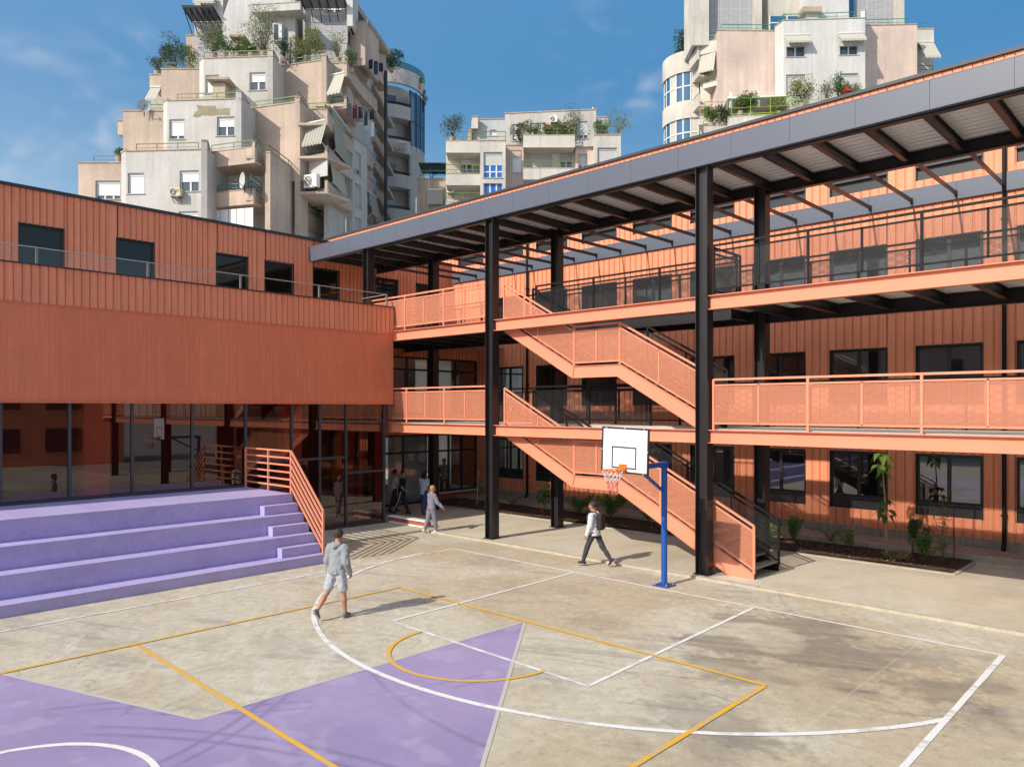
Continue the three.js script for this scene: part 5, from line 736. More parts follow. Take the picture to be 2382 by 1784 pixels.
  for (const [x, y, rx, ry, m, l] of [[1115, 330, 0.9, 0.4, 'leafGreen', 'leafy flowering plant at the left end of the flowered balcony'], [1225, 335, 0.9, 0.35, 'leafGreen', 'low flowering plant second along the flowered balcony'], [1340, 335, 0.9, 0.4, 'leafYellow', 'yellowish flowering plant in the middle of the flowered balcony'], [1430, 335, 0.7, 0.4, 'leafGreen', 'flowering plant beside the tall bush on the flowered balcony'], [1508, 335, 0.85, 1.1, 'leafGreen', 'tall bushy plant at the right end of the flowered balcony'], [1010, 385, 0.5, 0.5, 'leafDark', 'sparse red-flowered plant left of the flowered balcony'], [1800, 335, 0.7, 0.5, 'leafGreen', 'plant behind the rail of the right-hand balcony of the middle block'], [1960, 330, 0.9, 0.95, 'leafYellow', 'wispy pale tree at the right edge of the middle block']]) { const q = TP('balcony_plant', l, X(x), Y(y), T + 0.5, rx, ry, { m: M[m], n: y === 330 && x > 1900 ? 500 : 800, pot: false, lobes: 10, stem: 0.1 }); const r = rng(x); if (x < 1500) part('flowers', leaves(r, 16, () => [[(r() - 0.5) * rx * 2, 0.1 + r() * ry * 1.3, r() * 0.7], [0, 1, 0]], 0.13, 0.10), M.petal, q); }
}
{
  const o = distant('stucco_house', 'low brown stucco house with a steel roof pergola between tower and block', 'building', 1004, 60), X = (x) => 960 + x / 4.096, Y = (y) => 230 + y / 4.096, T = 60;
  const f = block(o, X(42), T, X(318), T, Y(765), 620, M.umber, [], 5); railOn(o, f, 0.2, f.len, f.y1, M.teal, 0.7);
  const y0 = f.y1, y1 = high(Y(625), T), g = []; for (const s of [1.0, 2.6, 4.2]) for (const q of [-0.3, -2.4]) { g.push(rod(f.at(s, y0, q), f.at(s, y1, q), 0.035)); } for (const s of [1.0, 2.6]) g.push(rod(f.at(s, y0 + 0.2, -0.3), f.at(s + 1.6, y1, -0.3), 0.025), rod(f.at(s + 1.6, y0 + 0.2, -0.3), f.at(s, y1, -0.3), 0.025)); for (const q of [-0.3, -2.4]) g.push(rod(f.at(0.9, y1, q), f.at(4.3, y1, q), 0.035), rod(f.at(0.9, y1 - 0.35, q), f.at(4.3, y1 - 0.35, q), 0.025));
  put(o, 'pergola_frame', g, mat('blueSteel', [0.01, 0.1, 0.16], { roughness: 0.5 })); put(o, 'pergola_roof', f.box(0.1, 4.4, y1 + 0.04, y1 + 0.12, -2.6, 0.1), M.darkMetal);
  put(o, 'roof_tank', f.box(2.2, 3.6, y0, y0 + 0.8, -1.8, -1.0), M.ash);
  const r = f.rect(X(138), X(292), Y(870), Y(1005)); awning('plain grey rolled-down awning on the brown stucco house', f, [r[0], r[1], r[2], r[3]], 0.35, mat('canvasGrey', [0.34, 0.33, 0.29], { roughness: 0.9, side: THREE.DoubleSide }), { drop: 0.1 });
}
// ---------------------------------------------------------------- tower on the right
const east = distant('apartment_tower', 'pale pink and white apartment tower with awnings above the walkway fascia', 'building', 1880, 64);
{
  const o = east, T = 64, B = 520, X = (x) => 1520 + x / 3.16, Y = (y) => y / 3.16; let p;
  for (const [u0, u1, t, d, v] of [[1660, 2130, 67, 9, 66], [1640, 2090, 69.5, 7, -70]]) { const f = new Face(u0, t, u1, t); put(o, 'core', f.box(0, f.len, 0, high(v, t), -d, 0), M.ash); }
  const a = block(o, X(475), T + 0.9, X(897), T + 1.0, Y(228), B, M.pink); railOn(o, a, 0.3, a.len, a.y1, M.teal, 0.6);
  const w0 = block(o, X(895), T + 0.9, X(960), T - 0.2, Y(150), B, M.snow), w = block(o, X(960), T - 0.2, X(1560), T - 0.6, Y(133), B, M.snow, [[X(975), X(1118), Y(340), Y(416), 0], [X(1370), X(1508), Y(335), Y(402), 0], [X(975), X(1122), Y(545), Y(695), 1, { sh: M.blind }], [X(1370), X(1510), Y(537), Y(690), 1, { sh: M.blind }]]); railOn(o, w0, 0.3, w0.len, w0.y1 - 0.02, M.teal, 0.6); railOn(o, w, 0, w.len - 0.8, w.y1, M.teal, 0.6);
  block(o, X(1560), T - 0.6, X(1564), T + 1.0, Y(145), B, M.snow, [], 0.6);
  const b = block(o, X(1562), T + 1.0, X(1942), T + 0.8, Y(180), B, M.pink); railOn(o, b, 0.2, b.len - 0.6, b.y1, M.teal, 0.6);
  const c = block(o, X(1944), T + 2.5, X(2065), T + 2.5, Y(213), Y(308), M.bone, [], 3); railOn(o, c, 0, c.len - 0.6, c.y1, M.teal, 0.6); block(o, X(1944), T + 4, X(2060), T + 4, Y(300), B, M.bone, [], 2); p = parapet(o, X(1944), T + 2.5, X(2065), T + 2.5, Y(535), Y(640), M.bone, 2); railOn(o, p, 0, p.len, p.y1, M.teal, 0.7);
  const aw = (l, f, u0, u1, v0, v1, out) => awning(l, f, f.rect(u0, u1, v0, v1), out, M.canvasCream);
  aw('cream scalloped awning over the left upper window of the right tower', w, X(968), X(1145), Y(262), Y(322), 0.7); aw('cream scalloped awning over the right upper window of the right tower', w, X(1358), X(1548), Y(250), Y(308), 0.7);
  { const f = new Face(X(1946), T + 2.5, X(2062), T + 2.5); aw('tall cream awning at the right edge of the right tower', f, X(1950), X(2062), Y(312), Y(455), 1.2); }
  // left flank: stacked balconies and the rounded corner
  p = parapet(o, X(325), T + 2.0, X(470), T + 1.2, Y(290), Y(375), M.bone, 2.4); railOn(o, p, 0.1, p.len, p.y1, M.teal, 0.5); block(o, X(345), T + 4, X(476), T + 3.4, Y(370), B, M.bone, [], 1);
  { const f = new Face(X(345), T + 2.2, X(468), T + 1.4); aw('slack cream awning between balcony and pink wall on the right tower', f, X(350), X(465), Y(378), Y(520), 0.7); p = parapet(o, X(365), T + 2.0, X(470), T + 1.2, Y(590), Y(625), M.bone, 2.6); railOn(o, p, 0.1, p.len, p.y1, M.limeBright, 0.8); p = parapet(o, X(330), T + 2.0, X(470), T + 1.4, Y(855), Y(900), M.bone, 2.4); railOn(o, p, 0.1, p.len, p.y1, M.umber, 0.9); }
  for (const [v0, v1] of [[470, 650], [690, 900]]) { p = parapet(o, X(235), T + 6.5, X(330), T + 3, Y(v0), Y(v0 + 90), M.bone, 1.6); }
  const [rx, rz] = spot(X(280), T + 7), R = 2.65, arc = (a0, a1, r, y0, y1, n = 20) => { const P = []; for (let i = 0; i <= n; i++) { const t = mix(a0, a1, i / n); P.push([rx + Math.sin(t) * r, rz + Math.cos(t) * r]); } for (let i = n; i >= 0; i--) { const t = mix(a0, a1, i / n); P.push([rx + Math.sin(t) * (r - 0.3), rz + Math.cos(t) * (r - 0.3)]); } return prism(P.reverse(), y0, y1); };
  const yt = high(Y(560), 70); put(o, 'round_core', cyl(rx, rz, 0, yt, R - 0.5, R - 0.5, 32), M.bone); put(o, 'round_parapet', arc(-2.0, 0.2, R, yt - 0.2, yt + 1.7), M.bone);
  for (let i = 0; i < 3; i++) { const y = yt - 0.2 - 4.2 * (i + 1); put(o, 'round_band', arc(-2.0, 0.2, R, y, y + 1.6), M.bone); for (let k = 0; k < 7; k++) { put(o, 'round_pane', arc(-1.85 + k * 0.27, -1.62 + k * 0.27, R - 0.15, y + 1.6, y + 4.2, 4), k % 3 ? M.blueGlass : M.bone); put(o, 'round_frame', [arc(-1.62 + k * 0.27, -1.585 + k * 0.27, R - 0.1, y + 1.6, y + 4.2, 2), arc(-1.85 + k * 0.27, -1.62 + k * 0.27, R - 0.1, y + 2.9, y + 3.0, 3)], M.trim); } }
  // top storeys
  const po = block(o, X(285), T + 1.5, X(410), T + 1.5, -70, Y(330), M.bone, [], 3); { const f = new Face(X(258), T + 3.5, X(285), T + 1.5); put(o, 'fin', [f.box(0, f.len, high(Y(190), T), high(-70, T), -0.2, 0)], M.bone); p = parapet(o, X(262), T + 4, X(325), T + 1.8, Y(325), Y(435), M.bone, 2); }
  const tileF = (u0, u1, t) => { const f = new Face(u0, t, u1, t); put(o, 'tiled_wall', f.box(0, f.len, high(Y(330), t), high(-70, t), -0.3, 0), M.tile); };
  tileF(X(410), X(745), T + 2.4); tileF(X(1478), X(1790), T + 2.6); block(o, X(745), T + 1.9, X(800), T + 1.9, -70, Y(260), M.bone, [], 2); block(o, X(800), T + 3.4, X(845), T + 2.6, -70, Y(220), M.bone, [], 1); block(o, X(1788), T + 2.2, X(1848), T + 2.2, -70, Y(200), M.bone, [], 2);
  { const f = block(o, X(840), T + 2.6, X(1112), T + 2.6, -70, Y(118), M.bone, [], 2); const g = new Face(X(855), T + 2.5, X(1112), T + 2.5); put(o, 'ribbon_window', g.box(0, g.len, high(Y(240), T + 2.5), high(Y(118), T + 2.5), -0.2, 0), M.blueGlass); put(o, 'ribbon_frame', [0, 0.5, 1].map((k) => g.box(g.len * k - 0.06, g.len * k + 0.06, high(Y(240), T + 2.5), high(Y(118), T + 2.5), 0, 0.05)).concat([g.box(0, g.len, high(Y(172), T + 2.5), high(Y(165), T + 2.5), 0, 0.05)]), M.trim); }
  block(o, X(1112), T + 1.6, X(1440), T + 1.6, Y(-100), Y(250), M.snow, [], 3); { const f = new Face(X(1440), T + 1.8, X(1478), T + 2.2); put(o, 'slit_window', f.box(0, f.len, high(Y(200), T + 2), high(-70, T + 2), -0.2, 0), M.blueGlass); const q = new Face(X(1095), T + 1.2, X(1235), T + 1.2); put(o, 'chimney_cap', [q.box(0, q.len, high(Y(38), T), high(Y(0), T), -1, 0.2)], M.umber); put(o, 'chimney', [q.box(0.4, q.len - 0.2, high(Y(160), T), high(Y(30), T), -0.9, -0.1)], M.snow); }
  // lower planted terraces behind lime rails
  const lt = parapet(o, X(548), T - 2.6, X(1010), T - 3.2, Y(838), Y(1000), M.bone, 3.5); railOn(o, lt, 0.3, lt.len, lt.y1, M.limeBright, 0.25); railOn(o, lt, 0.3, lt.len, lt.y1, M.limeBright, 1.5); const l2 = parapet(o, X(375), T - 2.4, X(548), T - 2.4, Y(925), Y(1100), M.bone, 3); railOn(o, l2, 0, l2.len, l2.y1, M.limeBright, 0.5); railOn(o, l2, 0, l2.len, l2.y1, M.limeBright, 2); const l3 = parapet(o, X(1010), T - 3.2, X(1300), T - 3.4, Y(780), Y(1000), M.bone, 3); railOn(o, l3, 0, l3.len, l3.y1, M.limeBright, 0.6);
  { const f = new Face(X(540), T - 1.2, X(968), T - 1.6); put(o, 'canopy', [f.box(0, f.len, high(Y(730), T - 1.4), high(Y(718), T - 1.4), -2.5, 0.4), f.box(0.2, 0.4, high(Y(840), T), high(Y(728), T), 0, 0.2), f.box(f.len * 0.52, f.len * 0.52 + 0.2, high(Y(840), T), high(Y(728), T), 0, 0.2)], M.trim); }
  const TP = terracePlant;
  for (const [x, y, rx, ry, m, n, l] of [[640, 835, 0.95, 0.95, 'leafGreen', 1100, 'climbing plant under the white canopy of the right tower, nearer the pink wall end'], [715, 835, 0.9, 0.95, 'leafGreen', 1100, 'climbing plant in the middle under the white canopy of the right tower'], [920, 835, 1.3, 0.75, 'leafYellow', 1500, 'rounded yellow-green bush at the right end under the white canopy'], [425, 920, 0.9, 1.0, 'leafGreen', 900, 'leafy plant on the lowest lime-railed terrace of the right tower'], [505, 920, 0.9, 0.95, 'leafDark', 1300, 'dark conical bush on the lowest lime-railed terrace of the right tower'], [1095, 775, 1.5, 1.35, 'leafYellow', 1900, 'large bright shrub below the left shuttered window of the right tower'], [1275, 745, 1.0, 1.1, 'leafOlive', 500, 'sparse brownish shrub between the two shuttered windows of the right tower'], [1360, 730, 0.65, 1.5, 'leafGreen', 700, 'tall thin shrub beside the right shuttered window of the right tower'], [1450, 700, 1.2, 0.6, 'leafOlive', 900, 'grassy plants below the right shuttered window of the right tower']]) TP('terrace_shrub', l, X(x), Y(y), T - 2.2, rx * 0.72, ry * 0.72, { m: M[m], n, lobes: 14, leaf: [0.16, 0.07], stem: 0.2 });
  { const q = distant('red_cushion', 'red folded sunshade cloth among the plants of the right tower', 'sunshade', X(1420), T - 2.2, null, high(Y(680), T - 2.2)); part('cloth', new THREE.ConeGeometry(0.5, 0.7, 7).translate(0, 0.35, 0), mat('redCloth', [0.55, 0.03, 0.025], { roughness: 0.9 }), q); part('pole', rod([0, -1, 0], [0, 0.8, 0], 0.03), M.trim, q); }
  TP('terrace_shrub', 'tall dark shrub on the rounded corner roof of the right tower', X(215), Y(470), T + 7, 1.0, 1.3, { m: M.leafDark, n: 1900, lobes: 14, leaf: [0.2, 0.09] });
}
// ================================================================ basketball hoop
{
  const px = -9.78, pz = -15.5, h = thing('basketball_hoop', 'basketball hoop with white backboard on a blue cranked post', 'basketball hoop', null, [px, 0, pz]);
  part('post', [cyl(0, 0, 0.02, 2.86, 0.072, 0.072, 20), bx(-0.072, 0.072, 2.78, 2.93, -0.075, 0.09)], M.blue, h);
  const bp = part('base_plate', bx(-0.2, 0.2, 0.012, 0.03, -0.2, 0.2), M.blue, h);
  for (const x of [-0.15, 0.15]) for (const z of [-0.15, 0.15]) part('anchor_bolt', [cyl(x, z, 0.03, 0.09, 0.012), cyl(x, z, 0.03, 0.05, 0.025, 0.025, 6)], M.steel, bp);
  part('arm', bar([0, 2.87, 0], [0.09, 2.87, 1.7], 0.11, 0.11), M.blue, h);
  part('brace', bar([0, 2.22, 0.02], [0.08, 2.83, 1.2], 0.06, 0.06), M.blue, h);
  part('mounting', [bar([0.09, 2.9, 1.66], [-0.25, 3.35, 1.66], 0.05, 0.05), bar([0.09, 2.9, 1.66], [0.45, 3.35, 1.66], 0.05, 0.05), bx(-0.45, 0.6, 3.3, 3.36, 1.64, 1.7)], M.blue, h);
  const bw = 1.24, bh = 1.0, b = new THREE.Group(); b.name = 'backboard'; b.position.set(0.1, 3.27, 1.74); b.rotation.z = -0.03; h.add(b);
  part('panel', bx(-bw / 2 + 0.04, bw / 2 - 0.04, -bh / 2 + 0.04, bh / 2 - 0.04, -0.012, 0.012), M.board, b);
  part('board_frame', [bx(-bw / 2, bw / 2, bh / 2 - 0.034, bh / 2, -0.02, 0.02), bx(-bw / 2, bw / 2, -bh / 2, -bh / 2 + 0.034, -0.02, 0.02), bx(-bw / 2, -bw / 2 + 0.034, -bh / 2 + 0.034, bh / 2 - 0.034, -0.02, 0.02), bx(bw / 2 - 0.034, bw / 2, -bh / 2 + 0.034, bh / 2 - 0.034, -0.02, 0.02)], M.frame, b);
  const s = [-0.34, 0.31, -0.4, 0.08], w = 0.03; part('target_square', [bx(s[0], s[1], s[3] - w, s[3], 0.0125, 0.0155), bx(s[0], s[1], s[2], s[2] + w, 0.0125, 0.0155), bx(s[0], s[0] + w, s[2] + w, s[3] - w, 0.0125, 0.0155), bx(s[1] - w, s[1], s[2] + w, s[3] - w, 0.0125, 0.0155)], M.frame, b);
  for (const [x, y] of [[-0.5, 0.48], [0, 0.48], [0.5, 0.48], [-0.6, 0], [0.6, 0], [0.5, -0.48], [-0.5, -0.48]]) part('bolt', new THREE.SphereGeometry(0.014, 8, 6).translate(x, y, 0.02), M.white, b);
  const ry = 2.86, rz = 2.14, R = 0.228, rx = 0.06;
  const ring = part('rim', [new THREE.TorusGeometry(R, 0.011, 8, 40).rotateX(Math.PI / 2).translate(rx, ry, rz), bar([rx - 0.07, ry - 0.005, 1.76], [rx - 0.16, ry, rz - 0.16], 0.02, 0.03), bar([rx + 0.07, ry - 0.005, 1.76], [rx + 0.16, ry, rz - 0.16], 0.02, 0.03)], M.rim, h);
  part('rim_bracket', [bx(rx - 0.1, rx + 0.1, ry - 0.1, ry + 0.11, 1.755, 1.775), bx(rx - 0.09, rx + 0.09, ry + 0.0, ry + 0.02, 1.775, rz - R), bx(rx - 0.09, rx - 0.08, ry - 0.08, ry, 1.775, 1.9), bx(rx + 0.08, rx + 0.09, ry - 0.08, ry, 1.775, 1.9)], M.rim, h);
  const net = (t, k, o) => { const a = (k + o) / 12 * Math.PI * 2, r = [R, R * 0.86, R * 0.74, R * 0.63, R * 0.52, R * 0.5, R * 0.5][t], y = ry - 0.01 - t * 0.075 - (t > 3 ? (hash(k, t, 3) - 0.3) * 0.05 : 0); return [rx + Math.cos(a) * r + (t > 3 ? (hash(k, t, 5) - 0.5) * 0.06 : 0), y, rz + Math.sin(a) * r]; };
  const up = [], lo = []; for (let t = 0; t < 6; t++) for (let k = 0; k < 12; k++) { if (t > 3 && hash(k, t, 9) < 0.3) continue; for (const d of [0, 1]) (t < 3 ? up : lo).push(rod(net(t, k, t % 2 * 0.5), net(t + 1, k + d - (t % 2 ? 0 : 1), (t + 1) % 2 * 0.5), 0.0055, 0.0055, 4)); }
  const nt = part('net', up, M.cord, h); part('net_tail', lo, M.cordRed, nt);
}
// ================================================================ planting along the classroom wall
mat('leafBed', [0.15, 0.27, 0.045], { roughness: 0.7, side: THREE.DoubleSide, transmission: 0.35, thickness: 0 }); mat('leafDeep', [0.075, 0.15, 0.04], { roughness: 0.6, side: THREE.DoubleSide, transmission: 0.3, thickness: 0 }); mat('leafDry', [0.25, 0.2, 0.07], { roughness: 0.9, side: THREE.DoubleSide }); mat('barkTan', [0.36, 0.27, 0.16], { roughness: 0.9 }); mat('leafFresh', [0.24, 0.40, 0.045], { roughness: 0.6, side: THREE.DoubleSide, transmission: 0.45, thickness: 0 });
function bigLeaf(p, dir, len, wid, droop) { // heart-shaped leaf, curved along its midrib
  const d = V3(...dir).normalize(), s = V3().crossVectors(d, V3(0, 1, 0)).normalize(), up = V3().crossVectors(s, d), prof = [0, 0.75, 1, 0.85, 0.55, 0.22, 0], pos = [], C = prof.map((w, i) => { const t = i / 6; return [V3(...p).addScaledVector(d, t * len).addScaledVector(V3(0, -1, 0), droop * t * t * len), w * wid / 2]; });
  for (let i = 0; i < 6; i++) for (const k of [-1, 1]) { const [a, wa] = C[i], [b, wb] = C[i + 1], ea = a.clone().addScaledVector(s, k * wa).addScaledVector(up, wa * 0.25), eb = b.clone().addScaledVector(s, k * wb).addScaledVector(up, wb * 0.25); pos.push(...a, ...b, ...eb, ...a, ...eb, ...ea); }
  const g = new THREE.BufferGeometry(); g.setAttribute('position', new THREE.Float32BufferAttribute(pos, 3)); g.computeVertexNormals(); return g;
}
function bedPlant(kind, label, x, z, h, opt = {}) {
  const o = thing(kind, label, opt.cat ?? 'plant', 'plants in the bed', [x, 0.11, z]), r = rng(Math.round(x * 97 + z * 13)), st = [], top = [];
  if (opt.big) { // sapling with whorls of large leaves
    const lean = opt.lean ?? [0.1, 0.02], P = (t) => [lean[0] * t * t, h * t, lean[1] * t]; for (let i = 0; i < 8; i++) st.push(rod(P(i / 8), P((i + 1) / 8), 0.035 * (1.25 - i / 8) * (opt.thick ?? 1), 0.035 * (1.25 - (i + 1) / 8) * (opt.thick ?? 1), 8)); part('trunk', st, opt.bark ?? M.barkTan, o);
    for (const [t, n, len, m] of opt.whorls) for (let k = 0; k < n; k++) { const a = k / n * 6.283 + t * 9 + r() * 0.5, q = P(t + (r() - 0.5) * 0.05), e = 0.06 + r() * 0.1, tip = [q[0] + Math.cos(a) * e, q[1] + 0.04, q[2] + Math.sin(a) * e]; const lf = part('leaf', [bigLeaf(tip, [Math.cos(a), -0.2 - r() * 0.9, Math.sin(a)], len * (0.8 + r() * 0.4), len * (0.75 + r() * 0.2), 0.35 + r() * 0.3), rod(q, tip, 0.006, 0.005, 4)], m, o); }
  } else if (opt.palm) { for (let k = 0; k < 11; k++) { const a = k * 2.4, len = h * (0.75 + r() * 0.4), pts = [0, 0.33, 0.66, 1].map((t) => [Math.cos(a) * t * len * 0.75, h * 0.15 + (t * 1.3 - t * t * 0.75) * h * 0.9, Math.sin(a) * t * len * 0.75]); st.push(tube(pts, 0.008, 4, 8)); const c = new THREE.CatmullRomCurve3(pts.map((p) => V3(...p))); for (let i = 3; i < 14; i++) for (const s of [-1, 1]) { const p = c.getPoint(i / 14), tg = c.getTangent(i / 14), sd = V3().crossVectors(tg, V3(0, 1, 0)).multiplyScalar(s).addScaledVector(tg, 0.6); top.push(bigLeaf(p.toArray(), sd.toArray(), 0.2, 0.022, 0.3)); } } part('stalk', st, M.leafDeep, o); part('frond', top, M.leafBed, o); }
  else { const n = opt.stems ?? 5, S = []; for (let k = 0; k < n; k++) { const a = r() * 6.283, q = h * (0.65 + 0.35 * r()), w = (opt.spread ?? 0.25) * r() * 1.4, pts = [[(r() - 0.5) * 0.05, 0, (r() - 0.5) * 0.05], [Math.cos(a) * w * 0.4, q * 0.5, Math.sin(a) * w * 0.4], [Math.cos(a) * w, q, Math.sin(a) * w]]; S.push(pts); st.push(rod(pts[0], pts[1], 0.009, 0.007, 5), rod(pts[1], pts[2], 0.007, 0.003, 5)); }
    part('stem', st, M.twig, o); part('foliage', leaves(r, Math.round((opt.n ?? 160) * 2.3), () => { const s = S[Math.floor(r() * n)], t = 0.25 + 0.75 * Math.sqrt(r()), i = t < 0.5 ? 0 : 1, f = i ? (t - 0.5) * 2 : t * 2, p = [0, 1, 2].map((k) => mix(s[i][k], s[i + 1][k], f)); const a = r() * 6.283; return [[p[0] + Math.cos(a) * 0.03, p[1], p[2] + Math.sin(a) * 0.03], [Math.cos(a), 0.3, Math.sin(a)]]; }, opt.leaf?.[0] ?? 0.11, opt.leaf?.[1] ?? 0.045), opt.m ?? M.leafBed, o);
    if (opt.fresh) part('new_leaves', leaves(r, 40, () => { const s = S[Math.floor(r() * n)], p = s[2]; const a = r() * 6.283; return [[p[0], p[1] - r() * 0.1, p[2]], [Math.cos(a), 0.3, Math.sin(a)]]; }, 0.1, 0.04), M.leafFresh, o); }
  return o;
}
bedPlant('sapling', 'tall bare-stemmed sapling with drooping bright leaves before the classroom windows', -6.97, -22.35, 2.75, { cat: 'tree', big: true, lean: [-0.12, 0.05], whorls: [[0.40, 5, 0.20, M.leafDeep], [0.46, 5, 0.22, M.leafDeep], [0.54, 5, 0.2, M.leafDeep], [0.84, 5, 0.2, M.leafFresh], [0.91, 6, 0.24, M.leafFresh], [1.0, 7, 0.24, M.leafFresh]] });
bedPlant('sapling', 'short reddish-stemmed sapling with broad dark leaves left of the stair', -19.1, -21.75, 1.15, { cat: 'tree', big: true, thick: 0.5, bark: mat('redBark', [0.32, 0.11, 0.06], { roughness: 0.9 }), whorls: [[0.5, 6, 0.24, M.leafDeep], [0.65, 7, 0.28, M.leafDeep], [0.82, 7, 0.28, M.leafDeep], [1.0, 6, 0.24, M.leafBed]] });
bedPlant('sapling', 'thin young sapling with a single tuft behind the backboard', -15.0, -23.0, 2.6, { cat: 'tree', big: true, thick: 0.35, whorls: [[0.9, 4, 0.16, M.leafFresh], [1.0, 5, 0.18, M.leafFresh]] });
bedPlant('shrub', 'leafy upright shrub just right of the stair foot', -9.6, -22.3, 0.85, { n: 330, stems: 8, fresh: true });
bedPlant('shrub', 'pale fresh-leaved shrub hugging the stair foot', -10.15, -22.1, 0.6, { n: 260, stems: 7, m: M.leafFresh, spread: 0.4 });
bedPlant('dwarf_palm', 'small feathery palm below the second classroom window', -8.75, -23.0, 0.72, { palm: true });
bedPlant('shrub', 'thin spindly shrub beside the small palm', -7.85, -22.1, 0.7, { n: 130, stems: 4 });
bedPlant('shrub', 'slender young tree with a small dark crown near the bed end', -6.5, -22.95, 1.1, { n: 240, stems: 5, m: M.leafDeep, spread: 0.3 });
bedPlant('shrub', 'spreading green shrub near the open end of the bed', -6.0, -22.3, 0.75, { n: 300, stems: 7, spread: 0.45 });
bedPlant('shrub', 'tall wispy shrub with yellowing leaves beside the red stake', -5.55, -22.2, 1.75, { n: 110, stems: 4, m: M.leafDry, spread: 0.3, leaf: [0.08, 0.035] });
bedPlant('shrub', 'dry tuft at the edge of the bed below the tall sapling', -6.6, -21.75, 0.25, { n: 220, stems: 12, m: M.leafDry, spread: 0.3, leaf: [0.16, 0.015] });
bedPlant('shrub', 'bushy green shrub left of the rear column', -18.1, -22.6, 0.75, { n: 380, stems: 9, spread: 0.45, fresh: true });
bedPlant('shrub', 'tall bushy shrub behind the boy with the backpack', -16.5, -22.5, 1.0, { n: 520, stems: 10, spread: 0.5, fresh: true });
bedPlant('shrub', 'low shrub under the landing of the lower stair', -14.9, -22.6, 0.8, { n: 360, stems: 8, spread: 0.4 });
bedPlant('shrub', 'small fresh shrub under the lower stair slope', -13.9, -22.5, 0.65, { n: 260, stems: 7, spread: 0.4, fresh: true });
bedPlant('dwarf_palm', 'small feathery palm at the far left of the bed', -21.5, -22.6, 0.65, { palm: true });
bedPlant('shrub', 'thin seedling tied beside a pale cane near the entrance glazing', -22.9, -22.0, 1.35, { n: 70, stems: 3, spread: 0.1 });
{ const c = thing('plant_stake', 'dark red metal stake standing in the bed end', 'stake', 'stakes in the bed', [-5.45, 0.1, -22.9]); part('stake', rod([0, 0, 0], [0, 1.35, 0], 0.015), mat('stakeRed', [0.2, 0.02, 0.025], { roughness: 0.6 }), c); part('cap', new THREE.SphereGeometry(0.022, 8, 6).translate(0, 1.36, 0), M.blackRail, c); }
{ const c = thing('plant_stake', 'pale bamboo cane leaning in the bed by the entrance glazing', 'stake', 'stakes in the bed', [-22.85, 0.1, -21.9]); part('cane', rod([0, 0, 0], [0.1, 1.5, 0.02], 0.014), mat('cane', [0.55, 0.46, 0.3], { roughness: 0.8 }), c); part('tie', new THREE.TorusGeometry(0.02, 0.005, 6, 10).rotateX(Math.PI / 2).translate(0.06, 0.95, 0.01), M.leafDeep, c); }
// ================================================================ the school annex across the yard, mirrored in the bronze glazing
{
  const a = thing('school_annex', 'low orange annex on the far side of the yard mirrored in the hall glazing', 'building', null, [19, 0, -2]);
  part('wall', [bx(-1, -0.6, 0, 6.8, -20, 20), bx(-0.6, 6, 6.4, 6.8, -20, 20), bx(-0.6, 6, 0, 6.4, -20, -19.6), bx(-0.6, 6, 0, 6.4, 19.6, 20), bx(5.6, 6, 0, 6.4, -19.6, 19.6)], M.siding, a);
  part('roof_coping', bx(-1.1, 6.1, 6.8, 6.92, -20.1, 20.1), M.coping, a);
  for (let z = -17; z < 18; z += 4) for (const y of [1, 4.1]) { const w = part('window', bx(-1.06, -1.0, y, y + 1.7, z, z + 2.4), M.frame, a); part('pane', bx(-1.075, -1.062, y + 0.08, y + 1.62, z + 0.08, z + 2.32), M.bgGlass, w); }
}

{ // the house behind the yard that the upper classroom panes mirror
  const n = thing('neighbour_house', 'long pink rendered house behind the yard mirrored in the classroom windows', 'building', null, [-18, 0, 30]);
  part('wall', [bx(-34, 30, 0, 10, 0, 0.4), bx(-34, 30, 9.6, 10, 0.4, 8), bx(-34, -33.6, 0, 9.6, 0.4, 8), bx(29.6, 30, 0, 9.6, 0.4, 8), bx(-33.6, 29.6, 0, 9.6, 7.6, 8)], M.pink, n);
  for (let x = -31; x < 28; x += 4.2) for (const y of [1.2, 4.3, 7.2]) { const w = part('window', bx(x, x + 1.5, y, y + 1.5, -0.05, 0), M.trim, n); part('pane', bx(x + 0.08, x + 1.42, y + 0.08, y + 1.42, -0.065, -0.052), M.bgGlass, w); }
  part('roof_edge', bx(-34.3, 30.3, 10, 10.2, -0.4, 8.3), M.umber, n);
}
